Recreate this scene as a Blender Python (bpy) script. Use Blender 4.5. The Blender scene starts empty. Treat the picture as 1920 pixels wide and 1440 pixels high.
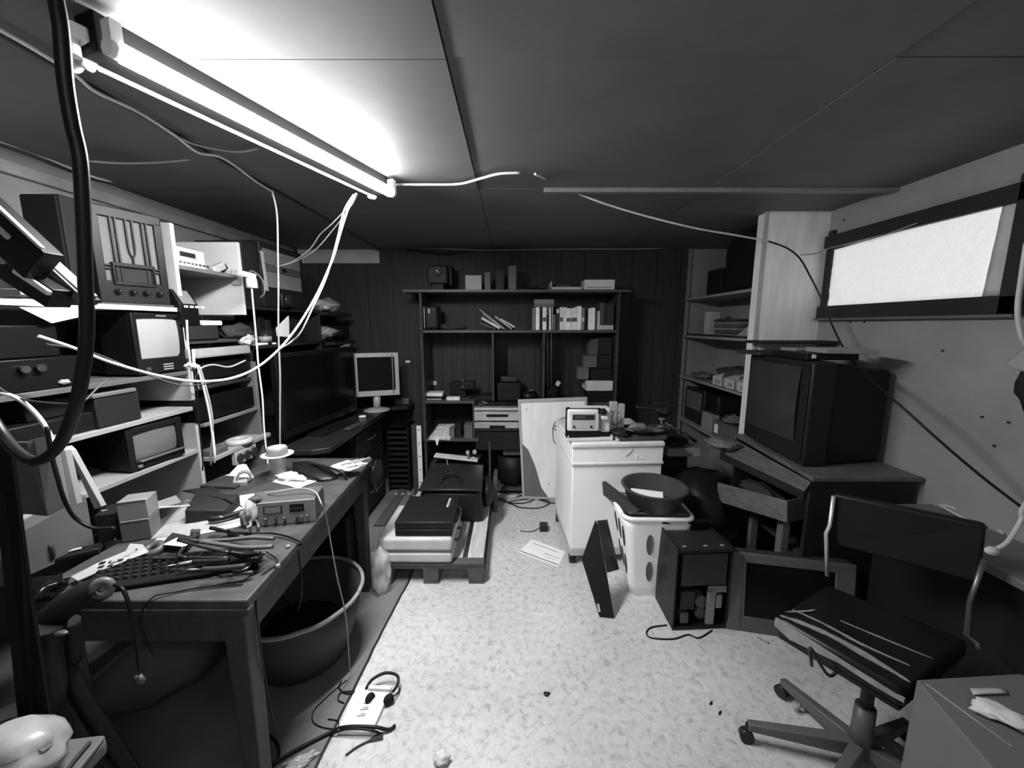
import bpy, bmesh, math, random
from mathutils import Matrix, Vector, Euler
random.seed(7)
D2R = math.pi/180
C = bpy.context.scene.collection
scene = bpy.context.scene

# ---------------------------------------------------------------- camera
CH, F, PITCH = 1.5, 720.0, 8.7*D2R
cd = bpy.data.cameras.new('camera'); cam = bpy.data.objects.new('camera', cd); C.objects.link(cam)
cam.location = (0, 0, CH); cam.rotation_euler = (math.pi/2-PITCH, 0, 0)
cd.sensor_width = 36; cd.lens = F/1920*36; cd.clip_start = 0.02
scene.camera = cam
# ---------------------------------------------------------------- view and world
vs = scene.view_settings
vs.view_transform = 'Standard'; vs.look = 'None'; vs.gamma = 1; vs.use_curve_mapping = False
vs.exposure = 3.52
w = bpy.data.worlds.new('world'); scene.world = w; w.use_nodes = True
w.node_tree.nodes['Background'].inputs[0].default_value = (.5, .5, .5, 1)
w.node_tree.nodes['Background'].inputs[1].default_value = 0.3
TUBE_POWER = 48.0      # emission of the lit fluorescent tube
PAPER_POWER = 0.04      # daylight coming through the papered window
FILL_POWER = 0.4       # added fill lamp, unseen behind the camera
# room
XL, XR, YB, ZC = -1.97, 1.93, 3.62, 2.18
YN = -0.75

# ---------------------------------------------------------------- helpers: pixel rays
cp, sp = math.cos(PITCH), math.sin(PITCH)
def ray(px, py):
    u = (px-960)/F; v = (py-720)/F
    return Vector((u, cp - v*sp, -v*cp - sp))
def PZ(px, py, z):
    d = ray(px, py); s = (z-CH)/d.z
    return Vector((d.x*s, d.y*s, z))
def PY(px, py, y):
    d = ray(px, py); s = y/d.y
    return Vector((d.x*s, y, CH+d.z*s))
def PX(px, py, x):
    d = ray(px, py); s = x/d.x
    return Vector((x, d.y*s, CH+d.z*s))

# ---------------------------------------------------------------- materials
MATS = {}
LAMP_TONE = 1.0     # lamp falloff evened out in the base colours, by part of the room
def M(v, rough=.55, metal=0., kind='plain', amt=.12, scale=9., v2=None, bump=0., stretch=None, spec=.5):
    if LAMP_TONE < 1: v = v*min(1, LAMP_TONE*(1.6 if v > .35 else (.8 if v < .1 else 1.)))
    v2 = v2*LAMP_TONE if v2 else v2
    if v < .06 and spec == .5: spec = .22
    key = (v, rough, metal, kind, amt, scale, v2, bump, stretch, spec)
    if key in MATS: return MATS[key]
    m = bpy.data.materials.new(kind+'_grey'); MATS[key] = m
    m.use_nodes = True; nt = m.node_tree; N = nt.nodes; L = nt.links
    b = N['Principled BSDF']; b.inputs['Roughness'].default_value = rough
    b.inputs['Metallic'].default_value = metal; b.inputs['Specular IOR Level'].default_value = spec
    tc = N.new('ShaderNodeTexCoord'); mp = N.new('ShaderNodeMapping')
    L.new(tc.outputs['Object'], mp.inputs[0])
    if stretch: mp.inputs['Scale'].default_value = stretch
    nz = N.new('ShaderNodeTexNoise'); nz.inputs['Scale'].default_value = scale
    nz.inputs['Detail'].default_value = 6; nz.inputs['Roughness'].default_value = .62
    L.new(mp.outputs[0], nz.inputs['Vector'])
    cr = N.new('ShaderNodeValToRGB')
    if v2 is None: lo, hi = v*(1-amt), min(1, v*(1+amt))
    else: lo, hi = v, v2
    e = cr.color_ramp.elements
    e[0].position = .32; e[0].color = (lo, lo, lo, 1); e[1].position = .68; e[1].color = (hi, hi, hi, 1)
    src = nz.outputs['Fac']
    if kind == 'wood':
        wv = N.new('ShaderNodeTexWave'); wv.inputs['Scale'].default_value = 2.5
        wv.inputs['Distortion'].default_value = 5; wv.inputs['Detail'].default_value = 3
        L.new(mp.outputs[0], wv.inputs['Vector'])
        mx = N.new('ShaderNodeMix'); mx.inputs[0].default_value = .6
        L.new(wv.outputs['Fac'], mx.inputs[2]); L.new(nz.outputs['Fac'], mx.inputs[3]); src = mx.outputs[0]
    if kind == 'unused':
        vo = N.new('ShaderNodeTexVoronoi'); vo.inputs['Scale'].default_value = scale*3
        L.new(mp.outputs[0], vo.inputs['Vector'])
        mx = N.new('ShaderNodeMix'); mx.inputs[0].default_value = .5
        L.new(vo.outputs['Distance'], mx.inputs[2]); L.new(nz.outputs['Fac'], mx.inputs[3]); src = mx.outputs[0]
    L.new(src, cr.inputs[0]); L.new(cr.outputs[0], b.inputs['Base Color'])
    if bump:
        bp = N.new('ShaderNodeBump'); bp.inputs['Strength'].default_value = bump; bp.inputs['Distance'].default_value = .01
        L.new(src, bp.inputs['Height']); L.new(bp.outputs[0], b.inputs['Normal'])
    return m
def emit_mat(name, v, power):
    m = bpy.data.materials.new(name); m.use_nodes = True; b = m.node_tree.nodes['Principled BSDF']
    b.inputs['Base Color'].default_value = (v, v, v, 1)
    b.inputs['Emission Color'].default_value = (1, 1, 1, 1); b.inputs['Emission Strength'].default_value = power
    return m
def glass_mat(name, v=.9, rough=.05, alpha=.25):
    m = bpy.data.materials.new(name); m.use_nodes = True; b = m.node_tree.nodes['Principled BSDF']
    b.inputs['Base Color'].default_value = (v, v, v, 1); b.inputs['Roughness'].default_value = rough
    b.inputs['Alpha'].default_value = alpha; b.inputs['Specular IOR Level'].default_value = .8
    return m
def palette():
    global BLACK, BLACKM, DARK, DK2, GREY, MID, LIGHT, CHROME, STEEL, SCREEN, CRT, CRTL, WOODD, WOODM, CARD, CABLEB, CABLEG
    BLACK = M(.011, .4); BLACKM = M(.012, .7); DARK = M(.03, .5); DK2 = M(.06, .55); GREY = M(.16, .5); MID = M(.3, .5)
    LIGHT = M(.5, .5); CHROME = M(.6, .2, 1.); STEEL = M(.45, .35, .9)
    SCREEN = M(.012, .12, amt=.02); CRT = M(.28, .18, amt=.05); CRTL = M(.43, .15, amt=.04)
    WOODD = M(.045, .45, amt=.35, scale=6); WOODM = M(.14, .5, amt=.3, scale=6)
    CARD = M(.3, .8, amt=.1); CABLEB = M(.012, .4, amt=.03); CABLEG = M(.3, .5)
palette()
WHITE = M(.7, .5, amt=.05); PAPER = M(.8, .8, amt=.04); CABLEW = M(.75, .4, amt=.03)
# ---------------------------------------------------------------- mesh builder
def catmull(pts, n=6):
    pts = [Vector(p) for p in pts]
    if len(pts) < 3: return pts
    out = []; P = [2*pts[0]-pts[1]] + pts + [2*pts[-1]-pts[-2]]
    for i in range(1, len(P)-2):
        p0, p1, p2, p3 = P[i-1:i+3]
        for k in range(n):
            t = k/n; t2 = t*t; t3 = t2*t
            out.append(.5*((2*p1)+(p2-p0)*t+(2*p0-5*p1+4*p2-p3)*t2+(3*p1-p0-3*p2+p3)*t3))
    out.append(pts[-1]); return out
class MB:
    def __init__(s): s.bm = bmesh.new(); s.mi = 0
    def m(s, i): s.mi = i; return s
    def _tag(s, fs, smooth=False):
        for f in fs: f.material_index = s.mi; f.smooth = smooth
    def hexa(s, p, bev=0., seg=2):
        vs_ = [s.bm.verts.new(q) for q in p]
        fs = [s.bm.faces.new([vs_[i] for i in q]) for q in ((0,3,2,1),(4,5,6,7),(0,1,5,4),(1,2,6,5),(2,3,7,6),(3,0,4,7))]
        s._tag(fs)
        if bev:
            es = list({e for f in fs for e in f.edges})
            r = bmesh.ops.bevel(s.bm, geom=es, offset=bev, segments=seg, profile=.5, affect='EDGES')
            s._tag(r['faces'], True)
        return s
    def b2(s, x0, y0, z0, x1, y1, z1, bev=0.):
        x0, x1 = sorted((x0, x1)); y0, y1 = sorted((y0, y1)); z0, z1 = sorted((z0, z1))
        bev = min(bev, .45*min(x1-x0, y1-y0, z1-z0))
        return s.hexa([(x0,y0,z0),(x1,y0,z0),(x1,y1,z0),(x0,y1,z0),(x0,y0,z1),(x1,y0,z1),(x1,y1,z1),(x0,y1,z1)], bev)
    def box(s, c, d, rot=(0,0,0), bev=0.):
        R = Euler([a*D2R for a in rot]).to_matrix(); c = Vector(c); h = [x/2 for x in d]
        bev = min(bev, .9*min(h))
        pts = [c + R @ Vector((a*h[0], b*h[1], e*h[2])) for a, b, e in ((-1,-1,-1),(1,-1,-1),(1,1,-1),(-1,1,-1),(-1,-1,1),(1,-1,1),(1,1,1),(-1,1,1))]
        return s.hexa(pts, bev)
    def ring(s, c, ax, r, n, up=None):
        ax = ax.normalized()
        up = up or (Vector((0,0,1)) if abs(ax.z) < .9 else Vector((1,0,0)))
        a = ax.cross(up).normalized(); b = ax.cross(a).normalized()
        return [s.bm.verts.new(c + a*math.cos(2*math.pi*k/n)*r + b*math.sin(2*math.pi*k/n)*r) for k in range(n)]
    def bridge(s, r1, r2, smooth=True):
        n = len(r1); fs = []
        for k in range(n):
            fs.append(s.bm.faces.new((r1[k], r1[(k+1) % n], r2[(k+1) % n], r2[k])))
        s._tag(fs, smooth)
    def cap(s, r, flip=False):
        f = s.bm.faces.new(r if not flip else r[::-1]); s._tag([f])
    def cyl(s, p0, p1, r0, r1=None, n=16):
        p0 = Vector(p0); p1 = Vector(p1); r1 = r0 if r1 is None else r1
        a = s.ring(p0, p1-p0, r0, n); b = s.ring(p1, p1-p0, r1, n)
        s.bridge(a, b); s.cap(a, True); s.cap(b); return s
    def tube(s, pts, r, n=8, smooth=True, cm=6):
        pts = catmull(pts, cm) if smooth else [Vector(p) for p in pts]
        prev = None; up = None; rr = r if callable(r) else (lambda t: r)
        for i, p in enumerate(pts):
            t = (pts[min(i+1, len(pts)-1)] - pts[max(i-1, 0)])
            if t.length < 1e-7: continue
            t.normalize()
            if up is None: up = Vector((0,0,1)) if abs(t.z) < .9 else Vector((1,0,0))
            a = t.cross(up)
            if a.length < 1e-3: a = t.cross(Vector((.3,.7,.2)))
            a.normalize(); up = a.cross(t).normalized()
            R = rr(i/max(1, len(pts)-1))
            ring = [s.bm.verts.new(p + a*math.cos(2*math.pi*k/n)*R + up*math.sin(2*math.pi*k/n)*R) for k in range(n)]
            if prev: s.bridge(prev, ring)
            else: s.cap(ring)
            prev = ring
        s.cap(prev, True); return s
    def lathe(s, prof, c=(0,0,0), n=32, sy=1., rot=None, closed=False):
        c = Vector(c); prev = None; first = None; R = Euler([a*D2R for a in rot]).to_matrix() if rot else Matrix.Identity(3)
        for r, z in prof:
            ring = [s.bm.verts.new(c + R @ Vector((math.cos(2*math.pi*k/n)*max(r,1e-4), math.sin(2*math.pi*k/n)*max(r,1e-4)*sy, z))) for k in range(n)]
            if prev: s.bridge(prev, ring)
            else: first = ring
            prev = ring
        if closed: s.bridge(prev, first)
        else: s.cap(first, True); s.cap(prev)
        return s
    def sph(s, c, r, sc=(1,1,1), rot=(0,0,0), u=16, v=10, jit=0.):
        R = Euler([a*D2R for a in rot]).to_matrix(); c = Vector(c)
        mtx = Matrix.Translation(c) @ R.to_4x4() @ Matrix.Diagonal((sc[0]*r, sc[1]*r, sc[2]*r, 1))
        q = bmesh.ops.create_uvsphere(s.bm, u_segments=u, v_segments=v, radius=1, matrix=mtx)
        if jit:
            for x in q['verts']: x.co += Vector([random.uniform(-1,1) for _ in range(3)])*jit
        s._tag({f for x in q['verts'] for f in x.link_faces}, True); return s
    def prism(s, poly, ext, bev=0.):
        ext = Vector(ext); a = [s.bm.verts.new(Vector(p)) for p in poly]; b = [s.bm.verts.new(Vector(p)+ext) for p in poly]; n = len(a)
        fs = [s.bm.faces.new(a[::-1]), s.bm.faces.new(b)]
        fs += [s.bm.faces.new((a[k], a[(k+1) % n], b[(k+1) % n], b[k])) for k in range(n)]
        s._tag(fs)
        if bev:
            r = bmesh.ops.bevel(s.bm, geom=list({e for f in fs for e in f.edges}), offset=bev, segments=2, profile=.5, affect='EDGES')
            s._tag(r['faces'], True)
        return s
    def sheet(s, a, b, c, d, th=.001, nx=8, ny=8, jit=0., seed=1):
        """a thin crumpled sheet over four corners, with thickness"""
        rnd = random.Random(seed); a, b, c, d = map(Vector, (a, b, c, d)); nrm = (b-a).cross(d-a).normalized()
        g = []; h = []
        for j in range(ny+1):
            for i in range(nx+1):
                u = i/nx; v = j/ny
                p = (a*(1-u)+b*u)*(1-v) + (d*(1-u)+c*u)*v + nrm*rnd.uniform(-jit, jit)
                g.append(s.bm.verts.new(p)); h.append(s.bm.verts.new(p - nrm*th))
        W = nx+1; fs = []
        for j in range(ny):
            for i in range(nx):
                k = j*W+i
                fs.append(s.bm.faces.new((g[k], g[k+1], g[k+1+W], g[k+W]))); fs.append(s.bm.faces.new((h[k], h[k+W], h[k+1+W], h[k+1])))
        bd = [i for i in range(W)] + [j*W+nx for j in range(1, ny+1)] + [ny*W+i for i in range(nx-1, -1, -1)] + [j*W for j in range(ny-1, 0, -1)]
        for q in range(len(bd)):
            x, y = bd[q], bd[(q+1) % len(bd)]
            fs.append(s.bm.faces.new((g[x], h[x], h[y], g[y])))
        s._tag(fs, jit > 0); return s
    def lump(s, c, sc, rot=(0,0,0), jit=.15, seed=1, sub=3):
        rnd = random.Random(seed); R = Euler([a*D2R for a in rot]).to_matrix().to_4x4()
        q = bmesh.ops.create_icosphere(s.bm, subdivisions=sub, radius=1, matrix=Matrix.Identity(4))
        off = Vector([rnd.uniform(0, 9) for _ in range(3)])
        from mathutils import noise
        for x in q['verts']:
            k = 1 + jit*2*noise.noise(x.co*1.8+off) + jit*noise.noise(x.co*5+off)
            p = x.co*k; x.co = Vector(c) + (R @ Vector((p.x*sc[0], p.y*sc[1], p.z*sc[2])))
        s._tag({f for x in q['verts'] for f in x.link_faces}, True); return s
    def xf(s, mtx): bmesh.ops.transform(s.bm, matrix=mtx, verts=s.bm.verts); return s

def thing(name, label, cat, loc=(0,0,0), rotz=0., group=None, scale=None):
    o = bpy.data.objects.new(name, None); C.objects.link(o); o.empty_display_size = .05
    o.location = loc; o.rotation_euler = (0, 0, rotz*D2R); o['label'] = label; o['category'] = cat
    if group: o['group'] = group
    o['_'] = 0; del o['_']
    return o
def rootmat(o):
    m = Matrix.Translation(o.location) @ o.rotation_euler.to_matrix().to_4x4()
    if o.parent: m = rootmat(o.parent) @ m
    return m
def part(name, mb, mat, parent=None, local=False, label=None, kind=None):
    me = bpy.data.meshes.new(name)
    if parent and not local: mb.xf(rootmat(parent).inverted())
    bmesh.ops.recalc_face_normals(mb.bm, faces=mb.bm.faces)
    mb.bm.to_mesh(me); mb.bm.free()
    for x in (mat if isinstance(mat, (list, tuple)) else [mat]): me.materials.append(x)
    o = bpy.data.objects.new(name, me); C.objects.link(o)
    if parent: o.parent = parent
    if label: o['label'] = label
    if kind: o['kind'] = kind
    return o
def solo(name, label, cat, mb, mat, group=None, loc=None):
    """a thing that is one mesh, built in world coordinates; origin moved to its base"""
    vs_ = [v.co for v in mb.bm.verts]
    if loc is None:
        lo = [min(v[i] for v in vs_) for i in range(3)]; hi = [max(v[i] for v in vs_) for i in range(3)]
        loc = ((lo[0]+hi[0])/2, (lo[1]+hi[1])/2, lo[2])
    mb.xf(Matrix.Translation(-Vector(loc)))
    o = part(name, mb, mat); o.location = loc; o['label'] = label; o['category'] = cat
    if group: o['group'] = group
    return o
def struct(name, mb, mat, parent=None, label=None):
    o = part(name, mb, mat, parent)
    if not parent: o['kind'] = 'structure'
    if label: o['label'] = label
    return o
def copytree(r, loc, rotz=None, label=None, group=None):
    c = r.copy(); C.objects.link(c); c.location = loc
    if rotz is not None: c.rotation_euler = (0, 0, rotz*D2R)
    if label: c['label'] = label
    if group: c['group'] = group
    for ch in list(r.children):
        k = ch.copy(); C.objects.link(k); k.parent = c
        for g in ch.children:
            q = g.copy(); C.objects.link(q); q.parent = k
    return c
def frect(x0, y0, x1, y1, Y):
    """world X and Z extents of a picture rectangle on the plane at depth Y"""
    a = PY(x0, y0, Y); b = PY(x1, y1, Y); return a.x, b.x, b.z, a.z
def cable(name, label, pts, r, mat, cat='cable', group=None):
    P = [p if isinstance(p, Vector) else PY(*p) for p in pts]
    return solo(name, label, cat, MB().tube(P, r), mat, group)
def V(*a): return Vector(a)
def PPL(px, py, a, b, c):
    """where the sight line meets the plane through three world points"""
    n = (b-a).cross(c-a); d = ray(px, py); o = Vector((0, 0, CH)); s = (a-o).dot(n)/d.dot(n); return o+d*s
# ================================================================ THE ROOM
def floor_mat():
    m = bpy.data.materials.new('linoleum_floor'); m.use_nodes = True; nt = m.node_tree; N = nt.nodes; L = nt.links
    b = N['Principled BSDF']; b.inputs['Roughness'].default_value = .42
    tc = N.new('ShaderNodeTexCoord')
    nz = N.new('ShaderNodeTexNoise'); nz.inputs['Scale'].default_value = 34; nz.inputs['Detail'].default_value = 8; nz.inputs['Roughness'].default_value = .72; nz.inputs['Distortion'].default_value = .5
    L.new(tc.outputs['Object'], nz.inputs['Vector'])
    c1 = N.new('ShaderNodeValToRGB'); e = c1.color_ramp.elements
    e[0].position = .35; e[0].color = (.37, .37, .37, 1); e[1].position = .47; e[1].color = (.56, .56, .56, 1)
    c1.color_ramp.elements.new(.72).color = (.68, .68, .68, 1)
    L.new(nz.outputs['Fac'], c1.inputs[0])
    n2 = N.new('ShaderNodeTexNoise'); n2.inputs['Scale'].default_value = 3; n2.inputs['Detail'].default_value = 5
    L.new(tc.outputs['Object'], n2.inputs['Vector'])
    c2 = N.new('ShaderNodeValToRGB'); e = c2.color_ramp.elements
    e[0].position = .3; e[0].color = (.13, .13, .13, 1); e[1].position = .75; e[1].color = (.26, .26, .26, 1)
    L.new(n2.outputs['Fac'], c2.inputs[0])
    # broad wear over the speckled sheet
    n3 = N.new('ShaderNodeTexNoise'); n3.inputs['Scale'].default_value = 1.6; n3.inputs['Detail'].default_value = 4
    L.new(tc.outputs['Object'], n3.inputs['Vector'])
    mr = N.new('ShaderNodeMapRange'); mr.inputs[1].default_value = .3; mr.inputs[2].default_value = .7; mr.inputs[3].default_value = .8; mr.inputs[4].default_value = 1.08
    L.new(n3.outputs['Fac'], mr.inputs[0])
    ml = N.new('ShaderNodeMix'); ml.data_type = 'RGBA'; ml.blend_type = 'MULTIPLY'; ml.inputs[0].default_value = 1
    L.new(c1.outputs[0], ml.inputs[6]); L.new(mr.outputs[0], ml.inputs[7])
    # the plain grey sheet lies left of a seam running away from the door
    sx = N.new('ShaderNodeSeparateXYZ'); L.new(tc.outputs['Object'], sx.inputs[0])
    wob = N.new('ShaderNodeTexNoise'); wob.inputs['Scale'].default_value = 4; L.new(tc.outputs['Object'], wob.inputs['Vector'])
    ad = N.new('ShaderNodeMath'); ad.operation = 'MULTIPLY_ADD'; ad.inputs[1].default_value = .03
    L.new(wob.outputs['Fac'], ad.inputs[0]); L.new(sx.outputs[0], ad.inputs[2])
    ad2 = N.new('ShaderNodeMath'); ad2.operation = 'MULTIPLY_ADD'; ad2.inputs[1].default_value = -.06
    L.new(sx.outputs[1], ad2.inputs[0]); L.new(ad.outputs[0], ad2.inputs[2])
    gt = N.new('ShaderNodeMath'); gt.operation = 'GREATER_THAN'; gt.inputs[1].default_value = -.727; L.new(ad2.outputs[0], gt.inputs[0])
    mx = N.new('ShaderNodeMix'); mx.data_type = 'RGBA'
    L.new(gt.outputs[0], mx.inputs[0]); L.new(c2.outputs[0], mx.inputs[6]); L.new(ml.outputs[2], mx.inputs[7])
    # dark gap of the seam
    sb = N.new('ShaderNodeMath'); sb.operation = 'ADD'; sb.inputs[1].default_value = .727; L.new(ad2.outputs[0], sb.inputs[0])
    ab = N.new('ShaderNodeMath'); ab.operation = 'ABSOLUTE'; L.new(sb.outputs[0], ab.inputs[0])
    lt = N.new('ShaderNodeMath'); lt.operation = 'LESS_THAN'; lt.inputs[1].default_value = .006; L.new(ab.outputs[0], lt.inputs[0])
    m3 = N.new('ShaderNodeMix'); m3.data_type = 'RGBA'; m3.inputs[7].default_value = (.015, .015, .015, 1)
    L.new(lt.outputs[0], m3.inputs[0]); L.new(mx.outputs[2], m3.inputs[6])
    L.new(m3.outputs[2], b.inputs['Base Color'])
    bp = N.new('ShaderNodeBump'); bp.inputs['Strength'].default_value = .12; bp.inputs['Distance'].default_value = .004
    L.new(nz.outputs['Fac'], bp.inputs['Height']); L.new(bp.outputs[0], b.inputs['Normal'])
    return m
def panel_mat():
    """dark veneer wall boarding: vertical grain, board joints every 20 cm"""
    m = M(.036, .5, kind='wood', amt=.42, scale=5, stretch=(13, 13, .7)).copy()
    nt = m.node_tree; N = nt.nodes; L = nt.links; b = N['Principled BSDF']
    tc = N.new('ShaderNodeTexCoord'); sx = N.new('ShaderNodeSeparateXYZ'); L.new(tc.outputs['Object'], sx.inputs[0])
    mo = N.new('ShaderNodeMath'); mo.operation = 'PINGPONG'; mo.inputs[1].default_value = .11; L.new(sx.outputs[0], mo.inputs[0])
    lt = N.new('ShaderNodeMath'); lt.operation = 'LESS_THAN'; lt.inputs[1].default_value = .0025; L.new(mo.outputs[0], lt.inputs[0])
    src = b.inputs['Base Color'].links[0].from_socket
    mx = N.new('ShaderNodeMix'); mx.data_type = 'RGBA'; mx.inputs[7].default_value = (.012, .012, .012, 1)
    L.new(lt.outputs[0], mx.inputs[0]); L.new(src, mx.inputs[6]); L.new(mx.outputs[2], b.inputs['Base Color'])
    return m
WALLP = M(.19, .7, amt=.16, scale=2.2, bump=.1)
WALLR = M(.23, .6, amt=.2, scale=2.0, bump=.1)
CEIL = M(.135, .6, spec=.25, amt=.12, scale=3.0, bump=.12)
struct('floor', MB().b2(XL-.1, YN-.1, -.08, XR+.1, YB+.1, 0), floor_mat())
# ceiling of painted boards with joints
mb = MB()
xs = [XL-.1, -1.2, -.168, .985, XR+.1]; ys = [YN-.1, .15, 1.1, 2.06, YB+.1]
for i in range(4):
    for j in range(4):
        dz = .006 if (i == 1 and j < 3) else (.0015 if (i+j) % 2 else 0)
        mb.b2(xs[i]+.0018, ys[j]+.0014, ZC-dz, xs[i+1]-.0018, ys[j+1]-.0014, ZC+.05)
mb.b2(XL-.1, YN-.1, ZC+.03, XR+.1, YB+.1, ZC+.1)
ceil = struct('ceiling', mb, [CEIL, DARK])
struct('wall_left', MB().b2(XL-.1, YN, 0, XL, YB, ZC), WALLP)
struct('wall_front', MB().b2(XL, YN-.1, 0, XR, YN, ZC), M(.4, .7))
struct('wall_back', MB().b2(XL, YB, 0, 1.62, YB+.1, ZC), panel_mat())
struct('wall_recess', MB().b2(1.62, YB, 0, XR, YB+.1, ZC), WALLR)
# window opening in the right wall
WY0, WY1, WZ0, WZ1 = 1.52, 2.40, 1.60, 1.99
mb = MB(); X1 = XR+.12
mb.b2(XR, YN, 0, X1, YB+.1, WZ0).b2(XR, YN, WZ1, X1, YB+.1, ZC).b2(XR, YN, WZ0, X1, WY0, WZ1).b2(XR, WY1, WZ0, X1, YB+.1, WZ1)
struct('wall_right', mb, WALLR)
# boarded pillar standing out of the right wall
COLX, COLY = 1.54, 2.45
struct('wall_pillar', MB().b2(COLX+.012, COLY, 0, XR, COLY+.10, ZC), M(.8, .5, amt=.1, scale=3, stretch=(6, 6, 1)))
struct('trim_1', MB().b2(.16, 2.035, ZC-.022, XR, 2.065, ZC-.001, .003), M(.22, .5))
struct('trim_2', MB().b2(-1.93, YB-.022, ZC-.125, -1.20, YB, ZC-.005), M(.42, .7))
struct('trim_3', MB().b2(COLX+.0, COLY-.003, 0.0, COLX+.012, COLY+.02, ZC-.001), M(.4, .6))
struct('trim_4', MB().b2(1.60, YB-.02, 0, 1.625, YB-.001, ZC-.001), M(.2, .6))
struct('trim_5', MB().b2(-1.215, 0.2, ZC-.018, -1.19, YB, ZC-.007, .003), M(.1, .7))
# bolted wooden rail under the ceiling along the left wall
mb = MB().b2(XL, .2, ZC-.10, XL+.03, 3.3, ZC-.05, .004)
rail = struct('trim_6', mb, M(.2, .6, amt=.2))
# narrow dark joint down the right wall and screw holes
mb = MB().b2(XR-.004, 1.20, .2, XR-.0005, 1.206, WZ0-.1)
struct('trim_7', mb, DARK)
for i, (px, py) in enumerate([(1583, 413), (1595, 604), (1621, 604), (1842, 782), (1892, 792), (1865, 836), (1768, 658)]):
    p = PX(px, py, XR)
    struct('trim_%d' % (8+i), MB().cyl((XR-.003, p.y, p.z), (XR+.001, p.y, p.z), .006, n=8), DARK)
# the papered window
wroot = bpy.data.objects.new('window_1', None); C.objects.link(wroot); wroot.location = (XR, 1.93, WZ0); wroot['kind'] = 'structure'
FR = M(.02, .5)
mb = MB()
mb.b2(XR-.03, WY0-.05, WZ1-.03, XR+.06, WY1+.04, WZ1+.04, .004)
mb.b2(XR-.03, WY0-.05, WZ0-.06, XR+.06, WY1+.04, WZ0+.015, .004)
mb.b2(XR-.03, WY0-.06, WZ0-.06, XR+.06, WY0+.015, WZ1+.07, .004)
mb.b2(XR-.02, WY1-.01, WZ0-.02, XR+.06, WY1+.03, WZ1+.07, .004)
part('window_frame', mb, FR, wroot)
pm = emit_mat('daylit_paper', .75, PAPER_POWER)
nt = pm.node_tree; nz = nt.nodes.new('ShaderNodeTexNoise'); nz.inputs['Scale'].default_value = 14; nz.inputs['Detail'].default_value = 7
bp = nt.nodes.new('ShaderNodeBump'); bp.inputs['Strength'].default_value = .5; bp.inputs['Distance'].default_value = .02
nt.links.new(nz.outputs['Fac'], bp.inputs['Height']); nt.links.new(bp.outputs[0], nt.nodes['Principled BSDF'].inputs['Normal'])
part('paper_cover', MB().sheet((XR-.004, WY1-.012, WZ0+.012), (XR-.006, WY0+.075, WZ0+.016), (XR-.006, WY0+.07, WZ1-.015), (XR-.004, WY1-.012, WZ1-.045), .002, 30, 14, .0022, 5), pm, wroot)
part('curtain_edge', MB().sheet((XR-.010, WY0+.085, WZ0+.016), (XR-.008, WY0+.02, WZ0+.016), (XR-.008, WY0+.02, WZ1-.0), (XR-.010, WY0+.07, WZ1-.012), .002, 3, 10, .001, 6), M(.45, .7), wroot)
part('window_sill', MB().b2(XR-.045, WY0-.05, WZ0-.07, XR-.001, WY1+.035, WZ0-.058), M(.1, .5), wroot)

# ---------------------------------------------------------------- fluorescent lamp
A = V(-.891, .966, ZC-.08); B = V(-.573, 1.869, ZC-.08)
dr = (B-A).normalized(); sd = V(dr.y, -dr.x, 0)     # sd points right, away from the left wall
lamp = thing('fluorescent_lamp', 'twin tube fluorescent batten lamp lit on the ceiling, one tube glowing', 'lamp', (A+B)/2+V(0,0,.075))
def along(o, a, b, w, z0, z1):    # box along lamp axis; o lateral centre
    p = A + dr*a + sd*o; q = A + dr*b + sd*o; h = sd*w/2
    return [V(*(p-h).xy, z0), V(*(p+h).xy, z0), V(*(q+h).xy, z0), V(*(q-h).xy, z0), V(*(p-h).xy, z1), V(*(p+h).xy, z1), V(*(q+h).xy, z1), V(*(q-h).xy, z1)]
Lh = (B-A).length
part('batten', MB().hexa(along(-.040, -.03, Lh+.02, .068, ZC-.085, ZC-.001), .003), M(.012, .8, spec=.05), lamp)
TUBE = emit_mat('lit_tube', .9, TUBE_POWER)
tmb = MB().cyl(A+sd*.02, B+sd*.02, .021, n=32)     # upper side made to emit less, added to hold down light on the ceiling
for f in tmb.bm.faces: f.normal_update()
for f in tmb.bm.faces:
    if (f.calc_center_median()-A).z > -.011: f.material_index = 1
part('lit_tube', tmb, [TUBE, emit_mat('dimmed_tube_top', .9, TUBE_POWER*.12)], lamp, label='glowing fluorescent tube')
part('unlit_tube', MB().cyl(A-sd*.086+dr*.01+V(0,0,.0), B-sd*.086+V(0,0,.0), .010, n=16), M(.85, .15, amt=.02), lamp, label='unlit white tube')
for nm, o, t in (('tube_holder', .02, -.012), ('tube_holder', .02, Lh+.012), ('tube_holder', -.086, -.012), ('tube_holder', -.086, Lh+.006)):
    c = A + dr*t + sd*o
    part(nm, MB().cyl(c-dr*.014, c+dr*.010, .019, n=14).box(c+V(0,0,.03), (.022, .03, .05), (0,0,math.degrees(math.atan2(dr.y, dr.x)))), M(.8, .4), lamp)
c = A - sd*.05 - dr*.05
part('starter', MB().cyl(c+V(0,0,-.02), c+V(0,0,.02), .013, n=12).box(c+V(0,0,.028), (.05, .045, .03), (0,0,60), .006), M(.8, .4), lamp)
part('starter', MB().sph(A-sd*.125-dr*.02+V(0,0,-.005), .016, (1.3, 1, 1)), M(.8, .4), lamp)
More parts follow.
